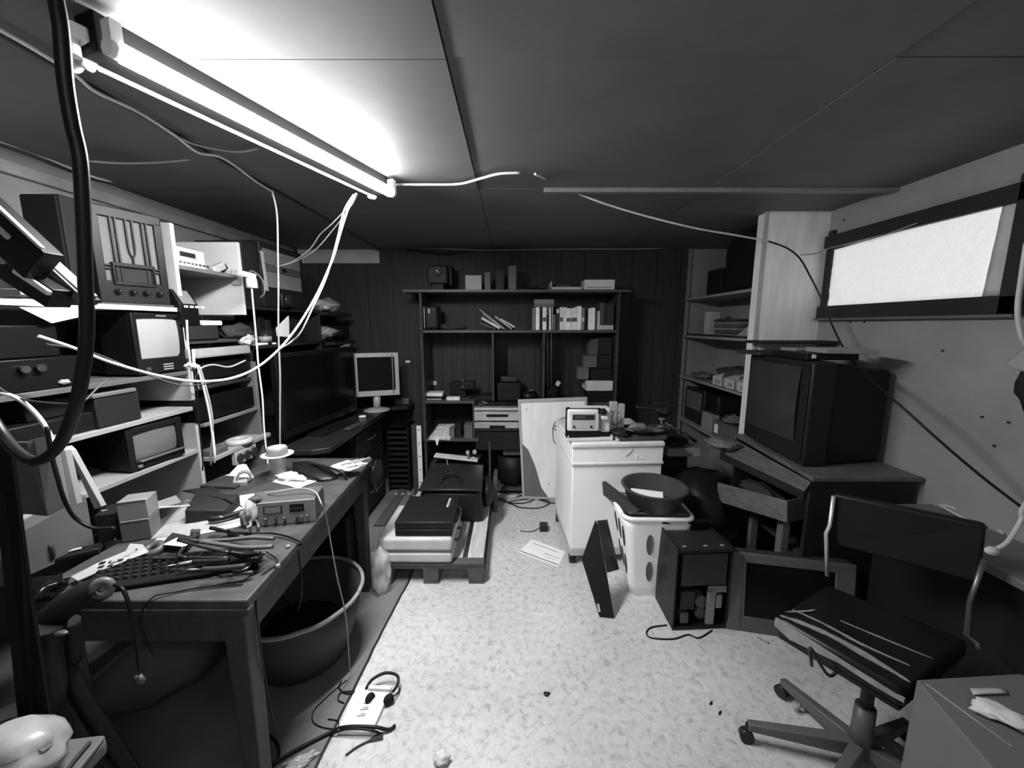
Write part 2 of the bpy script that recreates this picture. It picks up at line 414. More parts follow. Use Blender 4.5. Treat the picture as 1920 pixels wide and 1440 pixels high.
# added fill lamp out of view behind the camera, evens out the light
fill_lamp = thing('fluorescent_lamp', 'added unseen fill lamp behind the viewer', 'lamp', (.35, -.5, ZC))
part('batten', MB().b2(-.3, -.56, ZC-.04, 1.0, -.44, ZC-.001, .004), WHITE, fill_lamp)
part('lit_tube', MB().cyl((-.28, -.5, ZC-.07), (.98, -.5, ZC-.07), .028, n=16), emit_mat('fill_tube', .9, FILL_POWER*4), fill_lamp)
for x in (-.29, .99): part('tube_holder', MB().b2(x-.012, -.53, ZC-.09, x+.012, -.47, ZC-.04, .003), WHITE, fill_lamp)
LAMP_TONE = 0.4; palette()
# ================================================================ LEFT WALL SHELVING
XS = -1.45
SHELFM = M(.62, .5, amt=.1); SHELFD = M(.22, .55, amt=.15)
# first bay, near
u1 = thing('shelf_unit', 'tall pale wall shelving holding the radio and two small televisions', 'shelf unit', (-1.7, 1.1, 0))
part('side_panel', MB().b2(XL+.01, 1.71, .02, XS, 1.73, 1.93, .002), SHELFM, u1)
for nm, z, y0, mt in (('shelf', 1.575, .30, WHITE), ('shelf', 1.30, .30, SHELFD), ('shelf', 1.135, .30, M(.45, .5)), ('shelf', .935, .30, M(.42, .5)), ('shelf', .30, .30, SHELFD)):
    part(nm, MB().b2(XL+.01, y0, z-.018, XS, 1.709, z, .002), mt, u1)
part('side_panel', MB().b2(XL+.01, .28, .02, XS, .299, 1.60), SHELFD, u1)
part('back_panel', MB().b2(XL+.004, .30, .3, XL+.009, 1.705, 1.29), M(.1, .6), u1)

# white hanging sheet over the shelf edge
solo('paper_sheet', 'white sheet of paper drooping over the front edge of the top left shelf', 'paper',
     MB().prism([PX(35, 576, -1.452), PX(96, 606, -1.448), PX(158, 592, -1.448), PX(172, 577, -1.452)], (.002, 0, 0)).b2(-1.6, 1.16, 1.576, -1.45, 1.36, 1.5775), PAPER)
# wooden valve radio, front skewed towards the room
RF0 = V(-1.545, 1.475, 0); RF1 = V(-1.47, 1.69, 0)
rd = thing('tabletop_radio', 'old wooden upright radio with tuning fork grille and four knobs', 'radio', (-1.6, 1.6, 1.577))
ex = (RF1-RF0).normalized(); ey = V(ex.y, -ex.x, 0)     # outward normal
RW = (RF1-RF0).length
def rp(a, z, o): return RF0 + ex*a*RW + ey*o + V(0, 0, z)
def rbox(mb, a0, a1, z0, z1, o0, o1, bev=0):
    p = [rp(a0, z0, o0), rp(a1, z0, o0), rp(a1, z0, o1), rp(a0, z0, o1), rp(a0, z1, o0), rp(a1, z1, o0), rp(a1, z1, o1), rp(a0, z1, o1)]
    return mb.hexa(p, bev)
WR = M(.024, .4, amt=.35, scale=8)
zb, zt = 1.585, 1.945
mb = MB(); rbox(mb, 0, 1, zb, zb+.085, -.16, 0, .004); rbox(mb, 0, 1, zt-.04, zt, -.16, 0, .004)
rbox(mb, 0, .12, zb+.08, zt-.03, -.16, 0, .002); rbox(mb, .88, 1, zb+.08, zt-.03, -.16, 0, .002); rbox(mb, .05, .95, zb+.05, zt-.02, -.155, -.014)
part('case', mb, WR, rd)
mb = MB(); rbox(mb, .11, .89, zb+.083, zt-.038, -.014, -.009); part('grille_cloth', mb, M(.30, .8, amt=.08, scale=60), rd)
mb = MB()
for a in (.27, .335, .70, .765): rbox(mb, a-.012, a+.012, zb+.08, zt-.037, -.010, .001)
for a in (.475, .565): rbox(mb, a-.012, a+.012, zb+.215, zt-.037, -.010, .001)
mb.tube([rp(.475, zb+.22, -.003), rp(.485, zb+.195, -.003), rp(.52, zb+.182, -.003), rp(.555, zb+.195, -.003), rp(.565, zb+.22, -.003)], .0028)
rbox(mb, .51, .53, zb+.14, zb+.185, -.010, .001)
for z in (.128, .140): rbox(mb, .11, .22, zb+z, zb+z+.005, -.010, .001); rbox(mb, .8, .89, zb+z, zb+z+.005, -.010, .001)
part('grille_bar', mb, M(.04, .4), rd, label='dark tuning fork shaped bars')
mb = MB(); rbox(mb, .2, .8, zb+.14, zb+.155, -.01, .008, .002); rbox(mb, .2, .23, zb+.075, zb+.15, -.01, .008, .002); rbox(mb, .77, .8, zb+.075, zb+.15, -.01, .008, .002); rbox(mb, .2, .8, zb+.07, zb+.08, -.01, .006, .002)
part('dial_frame', mb, M(.03, .4), rd)
mb = MB(); rbox(mb, .22, .78, zb+.078, zb+.142, -.009, -.003); part('dial_glass', mb, M(.09, .15), rd)
for a in (.24, .44, .63, .83):
    c = rp(a, zb+.045, 0); part('knob', MB().cyl(c, c+ey*.012, .011, .010, 14).sph(c+ey*.012, .0095, (1, 1, 1)), M(.03, .25), rd)
mb = MB(); rbox(mb, -.02, 1.03, zb-.009, zb+.001, -.16, .008, .002); part('plinth', mb, M(.12, .4), rd)
# black loudspeaker on the shelf behind the cable
t = thing('loudspeaker', 'plain black loudspeaker box left of the wooden radio on the top shelf', 'loudspeaker', (-1.55, 1.38, 1.575))
a = PY(32, 362, 1.40); b = PY(136, 540, 1.40)
part('cabinet', MB().b2(a.x, 1.405, 1.576, b.x, 1.46, a.z, .004), M(.035, .7), t)
part('speaker_grille', MB().b2(a.x+.006, 1.398, 1.584, b.x-.006, 1.406, a.z-.006, .003), M(.022, .9, amt=.2, scale=80), t)
# heap of car stereos, leaning on each other at the left frame edge
def slab(mb, px0, py0, px1, py1, Y, h, d=.1, bev=.003):
    a = PY(px0, py0, Y); b = PY(px1, py1, Y); ax = (b-a); L = ax.length; ax.normalize(); n = V(-ax.z, 0, ax.x)
    n = n if n.z > 0 else -n
    p = [a-n*h/2, b-n*h/2, b-n*h/2+V(0,d,0), a-n*h/2+V(0,d,0), a+n*h/2, b+n*h/2, b+n*h/2+V(0,d,0), a+n*h/2+V(0,d,0)]
    mb.hexa(p, bev); return mb
cs = [('long grey equipment panel with a silver edge leaning down from the upper left corner', [(-60, 372, 152, 562, .90, .030, .03, M(.28, .4)), (-60, 362, 150, 553, .898, .006, .006, M(.6, .3))]),
      ('thick black stereo unit with silver rim and buttons leaning at the left picture edge', [(-70, 378, 62, 498, .84, .075, .04, BLACK), (-40, 358, 74, 465, .835, .007, .01, M(.7, .3)), (-20, 415, 14, 446, .836, .012, .008, M(.7, .3))]),
      ('black car stereo with a white front strip leaning above the papered shelf', [(-40, 478, 92, 560, .86, .045, .05, BLACK), (22, 506, 88, 550, .852, .012, .012, WHITE)]),
      ('slim car stereo with a pale label leaning second in the heap', [(42, 500, 120, 564, .92, .028, .05, DARK), (76, 532, 106, 551, .914, .010, .01, LIGHT)]),
      ('slim dark car stereo leaning nearest the hanging black cable', [(82, 508, 146, 566, .96, .020, .05, M(.05, .5))])]
for i, (lb, sl) in enumerate(cs):
    a = PY(sl[0][2], sl[0][3], sl[0][4]); t = thing('car_stereo' if i else 'metal_sheet', lb, 'car stereo' if i else 'panel', (a.x-.05, a.y+.05, 1.576), group='leaning car stereos' if i else None)
    for k, s_ in enumerate(sl):
        part(('chassis' if i else 'panel') if k == 0 else 'front_strip', slab(MB(), *s_[:7]), s_[7], t)
    if i in (2,):
        p = PY(16, 490, .87); part('knob', MB().cyl(p, p+V(0,-.012,0), .008), M(.5, .3), t)
solo('cassette_tape', 'small pale cassette lying at the far left of the top shelf', 'cassette', MB().b2(*PY(-8, 566, 1.0).xy, 1.576, PY(40, 560, 1.0).x, 1.06, 1.592, .002), M(.4, .5))

# portable televisions: face plane from near edge to far edge, body going back to the wall
def tvset(nm, label, x0, x1, Xf, zb, zt, slant, depth, case, scr, bezel, chin, group=None):
    pa = PX(x0, 640, Xf-slant); pb = PX(x1, 640, Xf)
    p0 = V(pa.x, pa.y, 0); p1 = V(pb.x, pb.y, 0); e = (p1-p0).normalized(); n = V(e.y, -e.x, 0); Wd = (p1-p0).length
    t = thing(nm, label, 'television', ((p0+p1)/2-n*depth/2)+V(0, 0, zb))
    def bx(mb, a0, a1, z0, z1, o0, o1, bev=0., sh=0.):
        q = []
        for z in (z0, z1):
            for o, aa in ((o0, a0), (o0, a1), (o1, a1), (o1, a0)):
                k = sh if o == o0 else 0
                A_ = aa + (k if aa == a0 else -k)
                zz = z + (k*.12 if z == z0 else -k*.12)
                q.append(p0 + e*A_*Wd + n*o + V(0, 0, zz))
        return mb.hexa(q, bev)
    b_, c_ = bezel, chin; H = zt-zb
    part('case', bx(MB(), .0, 1., zb+.006, zt, -depth*.45, -.012, .006), case, t)
    part('back_housing', bx(MB(), .04, .96, zb+.008, zt-.02, -depth, -depth*.44, .006, .12), case, t)
    mb = MB(); bx(mb, 0, b_, zb+.004, zt, -.016, 0, .003); bx(mb, 1-b_, 1, zb+.004, zt, -.016, 0, .003)
    bx(mb, b_*.9, 1-b_*.9, zb+.004, zb+c_*H, -.016, 0, .003); bx(mb, b_*.9, 1-b_*.9, zt-b_*Wd*.9, zt, -.016, 0, .003)
    part('bezel', mb, case, t)
    nx, nz = 10, 8; mb = MB(); g = []
    z0, z1 = zb+c_*H-.002, zt-b_*Wd*.8
    for j in range(nz+1):
        for i in range(nx+1):
            u = i/nx; v = j/nz; k = .012*(1-(2*u-1)**2*.5-(2*v-1)**2*.5)
            g.append(mb.bm.verts.new(p0+e*(b_*.85+u*(1-1.7*b_))*Wd+n*(-.014+k)+V(0, 0, z0+v*(z1-z0))))
    fs = [mb.bm.faces.new((g[j*(nx+1)+i], g[j*(nx+1)+i+1], g[(j+1)*(nx+1)+i+1], g[(j+1)*(nx+1)+i])) for j in range(nz) for i in range(nx)]
    mb._tag(fs, True); part('screen', mb, scr, t)
    return t, bx, Wd
t, bx, Wd = tvset('portable_television', 'small black television with a pale blank screen on the second shelf', 252, 347, -1.45, 1.302, 1.548, .0, .30, M(.02, .4), CRTL, .09, .27)
for k in range(3): part('vent_slot', bx(MB(), .47, .67, 1.317+k*.010, 1.321+k*.010, -.002, .0025), LIGHT, t)
part('badge', bx(MB(), .45, .65, 1.536, 1.54, -.001, .0015), M(.4, .4), t)
part('knob', bx(MB(), .12, .2, 1.318, 1.334, 0, .008, .002), M(.1, .3), t)
t, bx, Wd = tvset('portable_television', 'small dark television with a grey screen standing on the lower shelf', 208, 320, -1.44, .937, 1.108, .02, .30, M(.02, .45), CRT, .11, .24)
part('control_ledge', bx(MB(), .14, .97, .968, .976, -.004, .012, .003), M(.2, .3), t)
p = bx(MB(), .10, .18, .948, .960, 0, .008, .003); part('knob', p, M(.3, .3), t)

def sbox(x0, x1, X, zb, zt, depth, bev=.004, mb=None, xo=0.):
    """box standing on the left shelves: picture columns x0..x1 on plane X, going back towards the wall"""
    a = PX(x0, 640, X); b = PX(x1, 640, X); return (mb or MB()).b2(X-depth, a.y, zb, X+xo, b.y, zt, bev)
solo('video_recorder', 'black video recorder lying under the small television with the pale screen', 'video recorder', sbox(-40, 190, -1.47, 1.137, 1.20, .30), M(.02, .4))
solo('tape_deck', 'black tape deck on the shelf left of the hanging black cable', 'tape deck', sbox(20, 150, -1.5, 1.201, 1.262, .25), M(.03, .35))
t = thing('equipment_box', 'dark grey equipment case with paler lid standing under the pale screened television', 'equipment case', (-1.6, 1.35, 1.137))
part('case', sbox(158, 245, -1.46, 1.137, 1.245, .28), M(.04, .6), t); part('lid', sbox(156, 243, -1.455, 1.246, 1.262, .28), M(.3, .5), t)
t = thing('stereo_receiver', 'black stereo receiver on the upper left shelf with shiny knobs', 'receiver', (-1.6, .95, 1.302))
part('case', sbox(-60, 150, -1.46, 1.302, 1.40, .3), M(.015, .35), t)
for x in (30, 62):
    p = PX(x, 640, -1.46); p.z = 1.37; part('knob', MB().cyl(p, p+V(.016, 0, 0), .011), CHROME, t)
solo('dark_radio_case', 'black radio case stacked on the receiver under the papered shelf', 'radio', sbox(-60, 110, -1.47, 1.402, 1.50, .3), M(.012, .4))
solo('battery_pack', 'tiny pale clip lying on the shelf edge behind the hanging black cable', 'clip', MB().lump(PX(120, 716, -1.46), (.012, .016, .009)), M(.45, .4))
solo('grey_equipment_case', 'long dark grey case filling the low shelf at the left picture edge', 'equipment case', sbox(-40, 75, -1.47, .937, 1.05, .3), M(.05, .6))
# leaning pale boards and the carton they rest in, behind the table
PB = M(.5, .7, amt=.08)
ct = thing('cardboard_carton', 'grey cardboard carton holding leaning white boards at the table back left', 'carton', (-1.42, 1.13, .77))
part('carton_body', MB().hexa([V(-1.52,.96,.775), V(-1.42,.98,.775), V(-1.385,1.18,.775), V(-1.49,1.2,.775), V(-1.52,.96,.90), V(-1.42,.98,.90), V(-1.385,1.18,.955), V(-1.49,1.2,.955)], .003), M(.24, .8), ct)
def board(lb, pts, Y, th, mt, dz=0.06, nm='white_board'):
    P_ = [PY(x, y, yy) for (x, y), yy in zip(pts, Y)]
    return solo(nm, lb, 'board', MB().prism(P_, (th*.4, th, 0), .001), mt, 'boards leaning in the carton')
board('wide grey board leaning at the left in the table carton', [(12, 830), (50, 830), (88, 968), (28, 962)], [.98, .98, 1.0, 1.0], .012, M(.2, .7))
board('broad white board leaning in the middle of the table carton', [(52, 826), (92, 817), (120, 950), (86, 968)], [.99, 1.0, 1.02, 1.0], .012, PB)
board('narrow white slat leaning behind the broad board in the carton', [(100, 832), (122, 845), (144, 945), (128, 950)], [1.04, 1.05, 1.05, 1.04], .012, PB)
board('white slat leaning at the steepest slant against the lower television', [(123, 837), (132, 845), (190, 950), (177, 955)], [1.10, 1.10, 1.12, 1.12], .012, M(.6, .7))

# ------------------------------------------------ second bay, between the end panel and the white board
u2 = thing('shelf_unit', 'second shelving bay with white end board beside the wall socket', 'shelf unit', (-1.7, 1.93, 0))
part('end_board', MB().b2(XL+.01, 2.12, 1.555, XS-.003, 2.138, 1.935, .002), M(.95, .5, amt=.04), u2)
part('end_board', MB().b2(XL+.01, 2.12, .2, XS+.02, 2.138, 1.30, .002), M(.3, .6), u2, label='lower grey end board')
part('shelf', MB().b2(XL+.01, 1.735, 1.745, XS-.01, 2.119, 1.763, .002), M(.3, .5), u2)
part('shelf', MB().b2(XL+.01, 1.735, 1.415, XS+.0, 2.119, 1.433, .002), M(.1, .5), u2)
part('shelf', MB().b2(XL+.01, 1.735, 1.20, XS+.0, 2.119, 1.215, .002), M(.06, .5), u2)
part('shelf', MB().b2(XL+.01, 1.735, 1.03, XS+.02, 2.119, 1.045, .002), M(.35, .5), u2)
part('shelf', MB().b2(XL+.01, 1.735, .865, XS+.05, 2.16, .885, .002), M(.4, .5), u2)
def b2x(x0, x1, X): return PX(x0, 640, X).y, PX(x1, 640, X).y
# white cassette player
y0, y1 = b2x(338, 404, -1.47)
t = thing('cassette_player', 'white cassette player with a dark tape window on the small upper shelf', 'cassette player', (-1.55, (y0+y1)/2, 1.763))
part('case', MB().b2(-1.60, y0, 1.764, -1.475, y1, 1.845, .005), WHITE, t)
part('tape_window', MB().b2(-1.476, y0+.06, 1.806, -1.471, y1-.06, 1.826, .001), M(.06, .3), t)
part('front_panel', MB().b2(-1.476, y0+.045, 1.798, -1.4735, y1-.045, 1.834, .001), M(.6, .4), t)
for k in range(9): part('button', MB().b2(-1.476, y0+.03+k*.022, 1.776, -1.470, y0+.042+k*.022, 1.784, .001), M(.08 if k > 5 else .25, .4), t)
solo('battery_charger', 'small white charger with dark stripes leaning beside the cassette player', 'charger', MB().box((-1.485, 2.0, 1.785), (.03, .09, .035), (25, 0, 0), .004), M(.6, .5))
solo('black_adapter', 'thin black adapter leaning on the white charger', 'adapter', MB().box((-1.50, 2.045, 1.785), (.03, .07, .03), (38, 0, 0), .004), BLACK)
solo('tin_can', 'pale round tin standing behind the cassette player', 'tin', MB().lathe([(.03, 0), (.034, .004), (.034, .11), (.03, .114)], (-1.70, 1.86, 1.764)), M(.5, .4))
# black multimeter tester
y0, y1 = b2x(344, 378, -1.44)
t = thing('battery_tester', 'upright black tester with sloped grey face and a row of white switches', 'tester', (-1.48, (y0+y1)/2, 1.50))
zt_ = PX(362, 545, -1.44).z; zb_ = 1.50
part('body', MB().prism([V(-1.53, y0, zb_), V(-1.435, y0, zb_), V(-1.435, y0, zb_+.09), V(-1.47, y0, zt_), V(-1.53, y0, zt_)], (0, y1-y0, 0), .003), BLACK, t)
part('face_plate', MB().prism([V(-1.433, y0+.012, zb_+.092), V(-1.467, y0+.012, zt_-.004), V(-1.465, y0+.012, zt_-.002), V(-1.431, y0+.012, zb_+.094)], (0, y1-y0-.03, 0)), M(.32, .5), t)
for k in range(4): part('switch', MB().b2(-1.437, y0+.02+k*.03, zb_+.076, -1.430, y0+.037+k*.03, zb_+.086, .002), WHITE, t)
# brown box stack under the tester, then boxed cassettes
solo('dark_amplifier', 'dark amplifier chassis under the black tester and white cassette', 'amplifier', sbox(352, 412, -1.44, 1.434, 1.497, .25), M(.05, .6))
solo('black_power_unit', 'flat black unit behind the white label box under the white end board', 'power unit', sbox(384, 446, -1.50, 1.523, 1.55, .2), BLACK)
solo('label_box', 'small white labelled box lying on the dark amplifier beside the tester', 'box', sbox(385, 421, -1.445, 1.499, 1.522, .12), WHITE)
mbc = MB().lump((-1.47, 2.06, 1.465), (.05, .10, .04), jit=.25, seed=3)
solo('crumpled_cloth', 'dark crumpled cloth lying on the bay shelf beside the amplifier', 'cloth', mbc, M(.09, .9))
y0, y1 = b2x(357, 468, -1.42)
t = thing('pale_tray', 'pale open tray sticking out of the shelf below the dark amplifier', 'tray', (-1.5, (y0+y1)/2, 1.37))
part('tray_body', MB().b2(-1.62, y0, 1.352, -1.42, y1, 1.356).b2(-1.424, y0, 1.354, -1.42, y1, 1.395).b2(-1.62, y0, 1.354, -1.42, y0+.004, 1.395).b2(-1.62, y1-.004, 1.354, -1.42, y1, 1.395).b2(-1.62, y0, 1.354, -1.616, y1, 1.395), M(.45, .45), t)
part('tray_content', MB().sheet((-1.61, y0+.01, 1.375), (-1.43, y0+.01, 1.375), (-1.43, y1-.01, 1.38), (-1.61, y1-.01, 1.38), .003, 10, 16, .008, 8), M(.5, .5), t)
solo('plastic_wrap', 'glossy clear plastic wrap crumpled at the end of the pale tray', 'wrap', MB().lump((-1.44, 2.1, 1.42), (.035, .05, .032), jit=.3, seed=4), M(.6, .15))
solo('video_player', 'black video player with rounded front just below the pale tray', 'video player', sbox(358, 468, -1.45, 1.238, 1.33, .3, .012), M(.02, .25))
solo('disc_player', 'black disc player on the bay shelf under the rounded video player', 'disc player', sbox(350, 466, -1.44, 1.055, 1.165, .3, .006), M(.012, .3))
solo('cable_reel', 'white ring shaped reel lying on the lowest bay shelf', 'reel', MB().lathe([(.025, .0), (.06, .0), (.064, .006), (.06, .02), (.045, .026), (.025, .02)], (-1.44, 1.96, .886), closed=True), M(.6, .4))
solo('grey_block', 'small grey plastic box beside the white ring shaped reel', 'box', MB().b2(-1.47, 1.74, .886, -1.41, 1.84, .915, .004), M(.2, .5))
y0, y1 = b2x(420, 462, -1.39)
t = thing('socket_strip', 'pale strip of round wall sockets fixed under the lowest bay shelf', 'socket strip', (-1.39, (y0+y1)/2, .80))
part('strip', MB().b2(-1.42, y0, .795, -1.396, y1, .862, .003), M(.5, .5), t)
for k in range(3):
    y = y0+(k+.5)*(y1-y0)/3; part('socket', MB().cyl((-1.396, y, .828), (-1.388, y, .828), .022).cyl((-1.388, y, .828), (-1.3875, y, .828), .014), M(.08, .4), t)
# plug adapters on the white end board
t = thing('plug_adapter', 'white plug adapter stacked into the wall socket on the white end board', 'plug', (-1.46, 2.10, 1.68))
a = PY(440, 520, 2.115); part('socket_plate', MB().b2(a.x-.012, 2.108, a.z-.04, a.x+.03, 2.12, a.z+.04, .003), M(.7, .5), t)
a = PY(463, 515, 2.06); part('adapter_body', MB().box(a, (.07, .05, .028), (0, 14, 0), .006), WHITE, t)
b = PY(472, 532, 2.04); part('round_plug', MB().cyl(b+V(0, 0, .026), b-V(0, 0, .022), .024, .027, 20), WHITE, t)
cable('plug_cable', 'white cord hanging straight down from the round plug past the bay shelves', [(472, 540, 2.03), (475, 575, 2.0), (481, 640, 1.98), (485, 690, 1.97), (492, 745, 1.97), (495, 800, 1.97), (500, 850, 1.97), (505, 892, 1.96)], .0042, CABLEW, 'cord')
cable('audio_lead', 'dark curved lead with metal tip hanging beside the round plug', [(465, 515, 2.06), (473, 508, 2.09), (492, 525, 2.12), (496, 548, 2.12), (488, 558, 2.12)], .004, CABLEG, 'cord')

# ------------------------------------------------ third run of shelves towards the back wall
u3 = thing('shelf_unit', 'dark open shelving run between the white end board and the back wall', 'shelf unit', (-1.7, 2.8, 0))
DSH = M(.05, .5)
part('shelf', MB().b2(XL+.01, 2.16, 1.588, XS, 2.93, 1.606, .002), DSH, u3)
part('shelf', MB().b2(XL+.01, 2.16, 1.365, XS, 3.0, 1.383, .002), DSH, u3)
part('shelf', MB().b2(XL+.01, 2.95, 1.575, -1.40, 3.40, 1.60, .002), DSH, u3)
part('shelf', MB().b2(XL+.01, 3.0, 1.345, -1.38, 3.42, 1.37, .002), DSH, u3)
part('side_panel', MB().b2(XL+.01, 2.93, .80, XS-.0, 2.948, 1.62, .002), DSH, u3)
part('side_panel', MB().b2(XL+.01, 2.15, .80, XS-.01, 2.165, 1.40, .002), DSH, u3)
y0, y1 = b2x(456, 500, -1.47)
solo('dark_speaker', 'tall dark loudspeaker just behind the white end board', 'loudspeaker', MB().b2(-1.72, 2.17, 1.607, -1.47, y1+.04, 1.955, .004), M(.04, .6))
a = PX(487, 470, -1.43); b = PX(498, 545, -1.43)
solo('white_stick', 'white flat stick leaning on the tall dark loudspeaker', 'stick', MB().prism([a, b, b+V(0, .02, 0), a+V(0, .02, 0)], (.006, 0, 0)), LIGHT)
y0, y1 = b2x(503, 579, -1.45)
t = thing('speaker_radio', 'large dark radio with two pale cloth panels facing the room', 'radio', (-1.55, (y0+y1)/2, 1.607))
part('case', MB().b2(-1.70, y0, 1.608, -1.45, y1, 1.985, .01), M(.035, .45), t)
part('speaker_cloth', MB().b2(-1.452, y0+.02, 1.86, -1.446, y1-.045, 1.945, .001), M(.28, .8), t)
part('speaker_cloth', MB().b2(-1.452, y0+.02, 1.725, -1.446, y1-.045, 1.815, .001), M(.33, .8), t)
part('dial_band', MB().b2(-1.452, y0+.02, 1.817, -1.447, y1-.045, 1.858, .001), M(.16, .5), t)
part('dial_window', MB().b2(-1.448, y0+.2, 1.828, -1.444, y0+.24, 1.85, .001), M(.02, .3), t)
t = thing('round_lens_camera', 'small round faced dark camera standing in front of the cloth radio', 'camera', (-1.41, 2.5, 1.608))
p = PX(541, 562, -1.41)
part('body', MB().b2(-1.44, p.y-.055, 1.608, -1.415, p.y+.055, 1.70, .02), M(.02, .5), t)
part('lens', MB().cyl((-1.42, p.y, 1.655), (-1.405, p.y, 1.655), .034, n=24).cyl((-1.405, p.y, 1.655), (-1.403, p.y, 1.655), .02, n=24), M(.07, .2), t)
# items on the 1.38 shelf
solo('white_folded_card', 'white folded card standing on the dark lower shelf run', 'card', MB().prism([PX(517, 615, -1.46), PX(540, 592, -1.46), PX(541, 632, -1.46), PX(519, 630, -1.46)], (.006, 0, 0)), PAPER)
solo('white_remote', 'white remote lying at the front of the dark lower shelf run', 'remote', sbox(484, 503, -1.45, 1.384, 1.398, .05), WHITE)
solo('white_disc', 'tiny white cap beside the white remote', 'disc', MB().cyl((-1.47, 2.38, 1.384), (-1.47, 2.38, 1.394), .014), WHITE)
t = thing('coffee_mug', 'dark mug with a pale band on the lower shelf run', 'mug', (-1.49, 2.33, 1.384))
part('body', MB().lathe([(.03, 0), (.034, .004), (.036, .085), (.033, .085), (.031, .01)], (-1.49, 2.33, 1.384)), M(.05, .3), t)
part('band', MB().lathe([(.0365, .02), (.0368, .05)], (-1.49, 2.33, 1.384)), M(.4, .4), t)
for k, (x0, x1, h, v) in enumerate([(488, 499, .17, .02), (503, 512, .15, .03), (543, 556, .19, .05), (558, 572, .16, .03)]):
    lb = ['black box file standing behind the white remote', 'narrow black box beside the white folded card', 'dark brown file right of the white folded card', 'dark file at the right end of the lower shelf run'][k]
    solo('box_file', lb, 'box file', sbox(x0, x1, -1.52, 1.384, 1.384+h, .2), M(v, .6), 'box files on the dark shelf')
mb = MB().lump((-1.50, 3.15, 1.655), (.09, .17, .055), jit=.22, seed=11)
solo('plastic_bag', 'pale plastic bag of parts on the upper far shelf by the back wall', 'bag', mb, M(.45, .3))
mb = MB().lump((-1.49, 3.10, 1.44), (.08, .14, .048), jit=.25, seed=12)
solo('plastic_bag', 'crumpled pale plastic bag on the lower far shelf by the back wall', 'bag', mb, M(.4, .3))
solo('black_pouch', 'black pouch pushed behind the crumpled pale bag on the lower far shelf', 'pouch', MB().lump((-1.47, 3.30, 1.435), (.07, .09, .06), jit=.15, seed=13), BLACKM)
solo('black_cover', 'flat black cover hanging from the lower far shelf above the big television', 'cover', MB().lump((-1.44, 3.1, 1.30), (.08, .25, .032), jit=.15, seed=14), BLACKM)
solo('white_wedge', 'small white wedge under the lower far shelf end', 'wedge', MB().prism([PX(630, 655, -1.40), PX(652, 640, -1.40), PX(652, 655, -1.40)], (.02, 0, 0)), LIGHT)

# ------------------------------------------------ long desk along the left wall
DT = M(.06, .3, kind='wood', amt=.3, scale=5, stretch=(8, 1.5, 8))
ds = thing('side_desk', 'dark wood desk along the left wall under the big television', 'desk', (-1.45, 2.85, 0))
part('desktop', MB().prism([V(-1.93, 2.14, .75), V(-1.16, 2.14, .75), V(-1.075, 2.19, .75), V(-1.075, 3.35, .75), V(-.93, 3.38, .75), V(-.93, YB-.02, .75), V(-1.93, YB-.02, .75)], (0, 0, .035), .006), DT, ds)
part('end_panel', MB().b2(-1.9, 2.24, .01, -1.15, 2.262, .749), M(.03, .5), ds)
part('pedestal', MB().b2(-1.9, 2.62, .03, -1.13, 3.22, .749, .004), M(.035, .5), ds)
for k in range(3):
    z0 = .08+k*.215; df = part('drawer', MB().b2(-1.131, 2.64, z0, -1.112, 3.20, z0+.205, .004), M(.045, .5), ds)
    part('drawer_handle', MB().tube([(-1.113, 2.85, z0+.12), (-1.095, 2.88, z0+.12), (-1.095, 2.98, z0+.12), (-1.113, 3.01, z0+.12)], .005), M(.15, .4), df)
# big flat television
t = thing('flat_television', 'large black flat television standing on the dark side desk', 'television', (-1.3, 2.6, .785))
T0 = V(-1.345, 2.19, 0); T1 = V(-1.245, 3.02, 0); e = (T1-T0).normalized(); n = V(e.y, -e.x, 0); L_ = (T1-T0).length
def tb(mb, a0, a1, z0, z1, o0, o1, bev=0.):
    q = [T0+e*a*L_+n*o+V(0,0,z) for z in (z0, z1) for a, o in ((a0,o0),(a1,o0),(a1,o1),(a0,o1))]; return mb.hexa(q, bev)
part('casing', tb(MB(), 0, 1, .83, 1.335, -.05, -.006, .006), M(.012, .4), t)
mb = MB(); tb(mb, 0, .035, .83, 1.335, -.006, .003, .002); tb(mb, .965, 1, .83, 1.335, -.006, .003, .002); tb(mb, .03, .97, 1.31, 1.335, -.006, .003, .002); tb(mb, .03, .97, .83, .875, -.006, .005, .002)
part('bezel', mb, M(.02, .2), t)
part('screen', tb(MB(), .034, .966, .874, 1.311, -.007, -.003), M(.008, .2, spec=.3), t)
part('stand_neck', tb(MB(), .43, .57, .79, .86, -.045, -.01), BLACK, t)
part('stand_base', tb(MB(), .28, .72, .7865, .799, -.12, .10, .004), M(.03, .25), t)
solo('dark_remote', 'dark remote lying in front of the big black television on the desk', 'remote', MB().box((-1.12, 2.62, .795), (.045, .15, .016), (0,0,-8), .005), M(.12, .4))
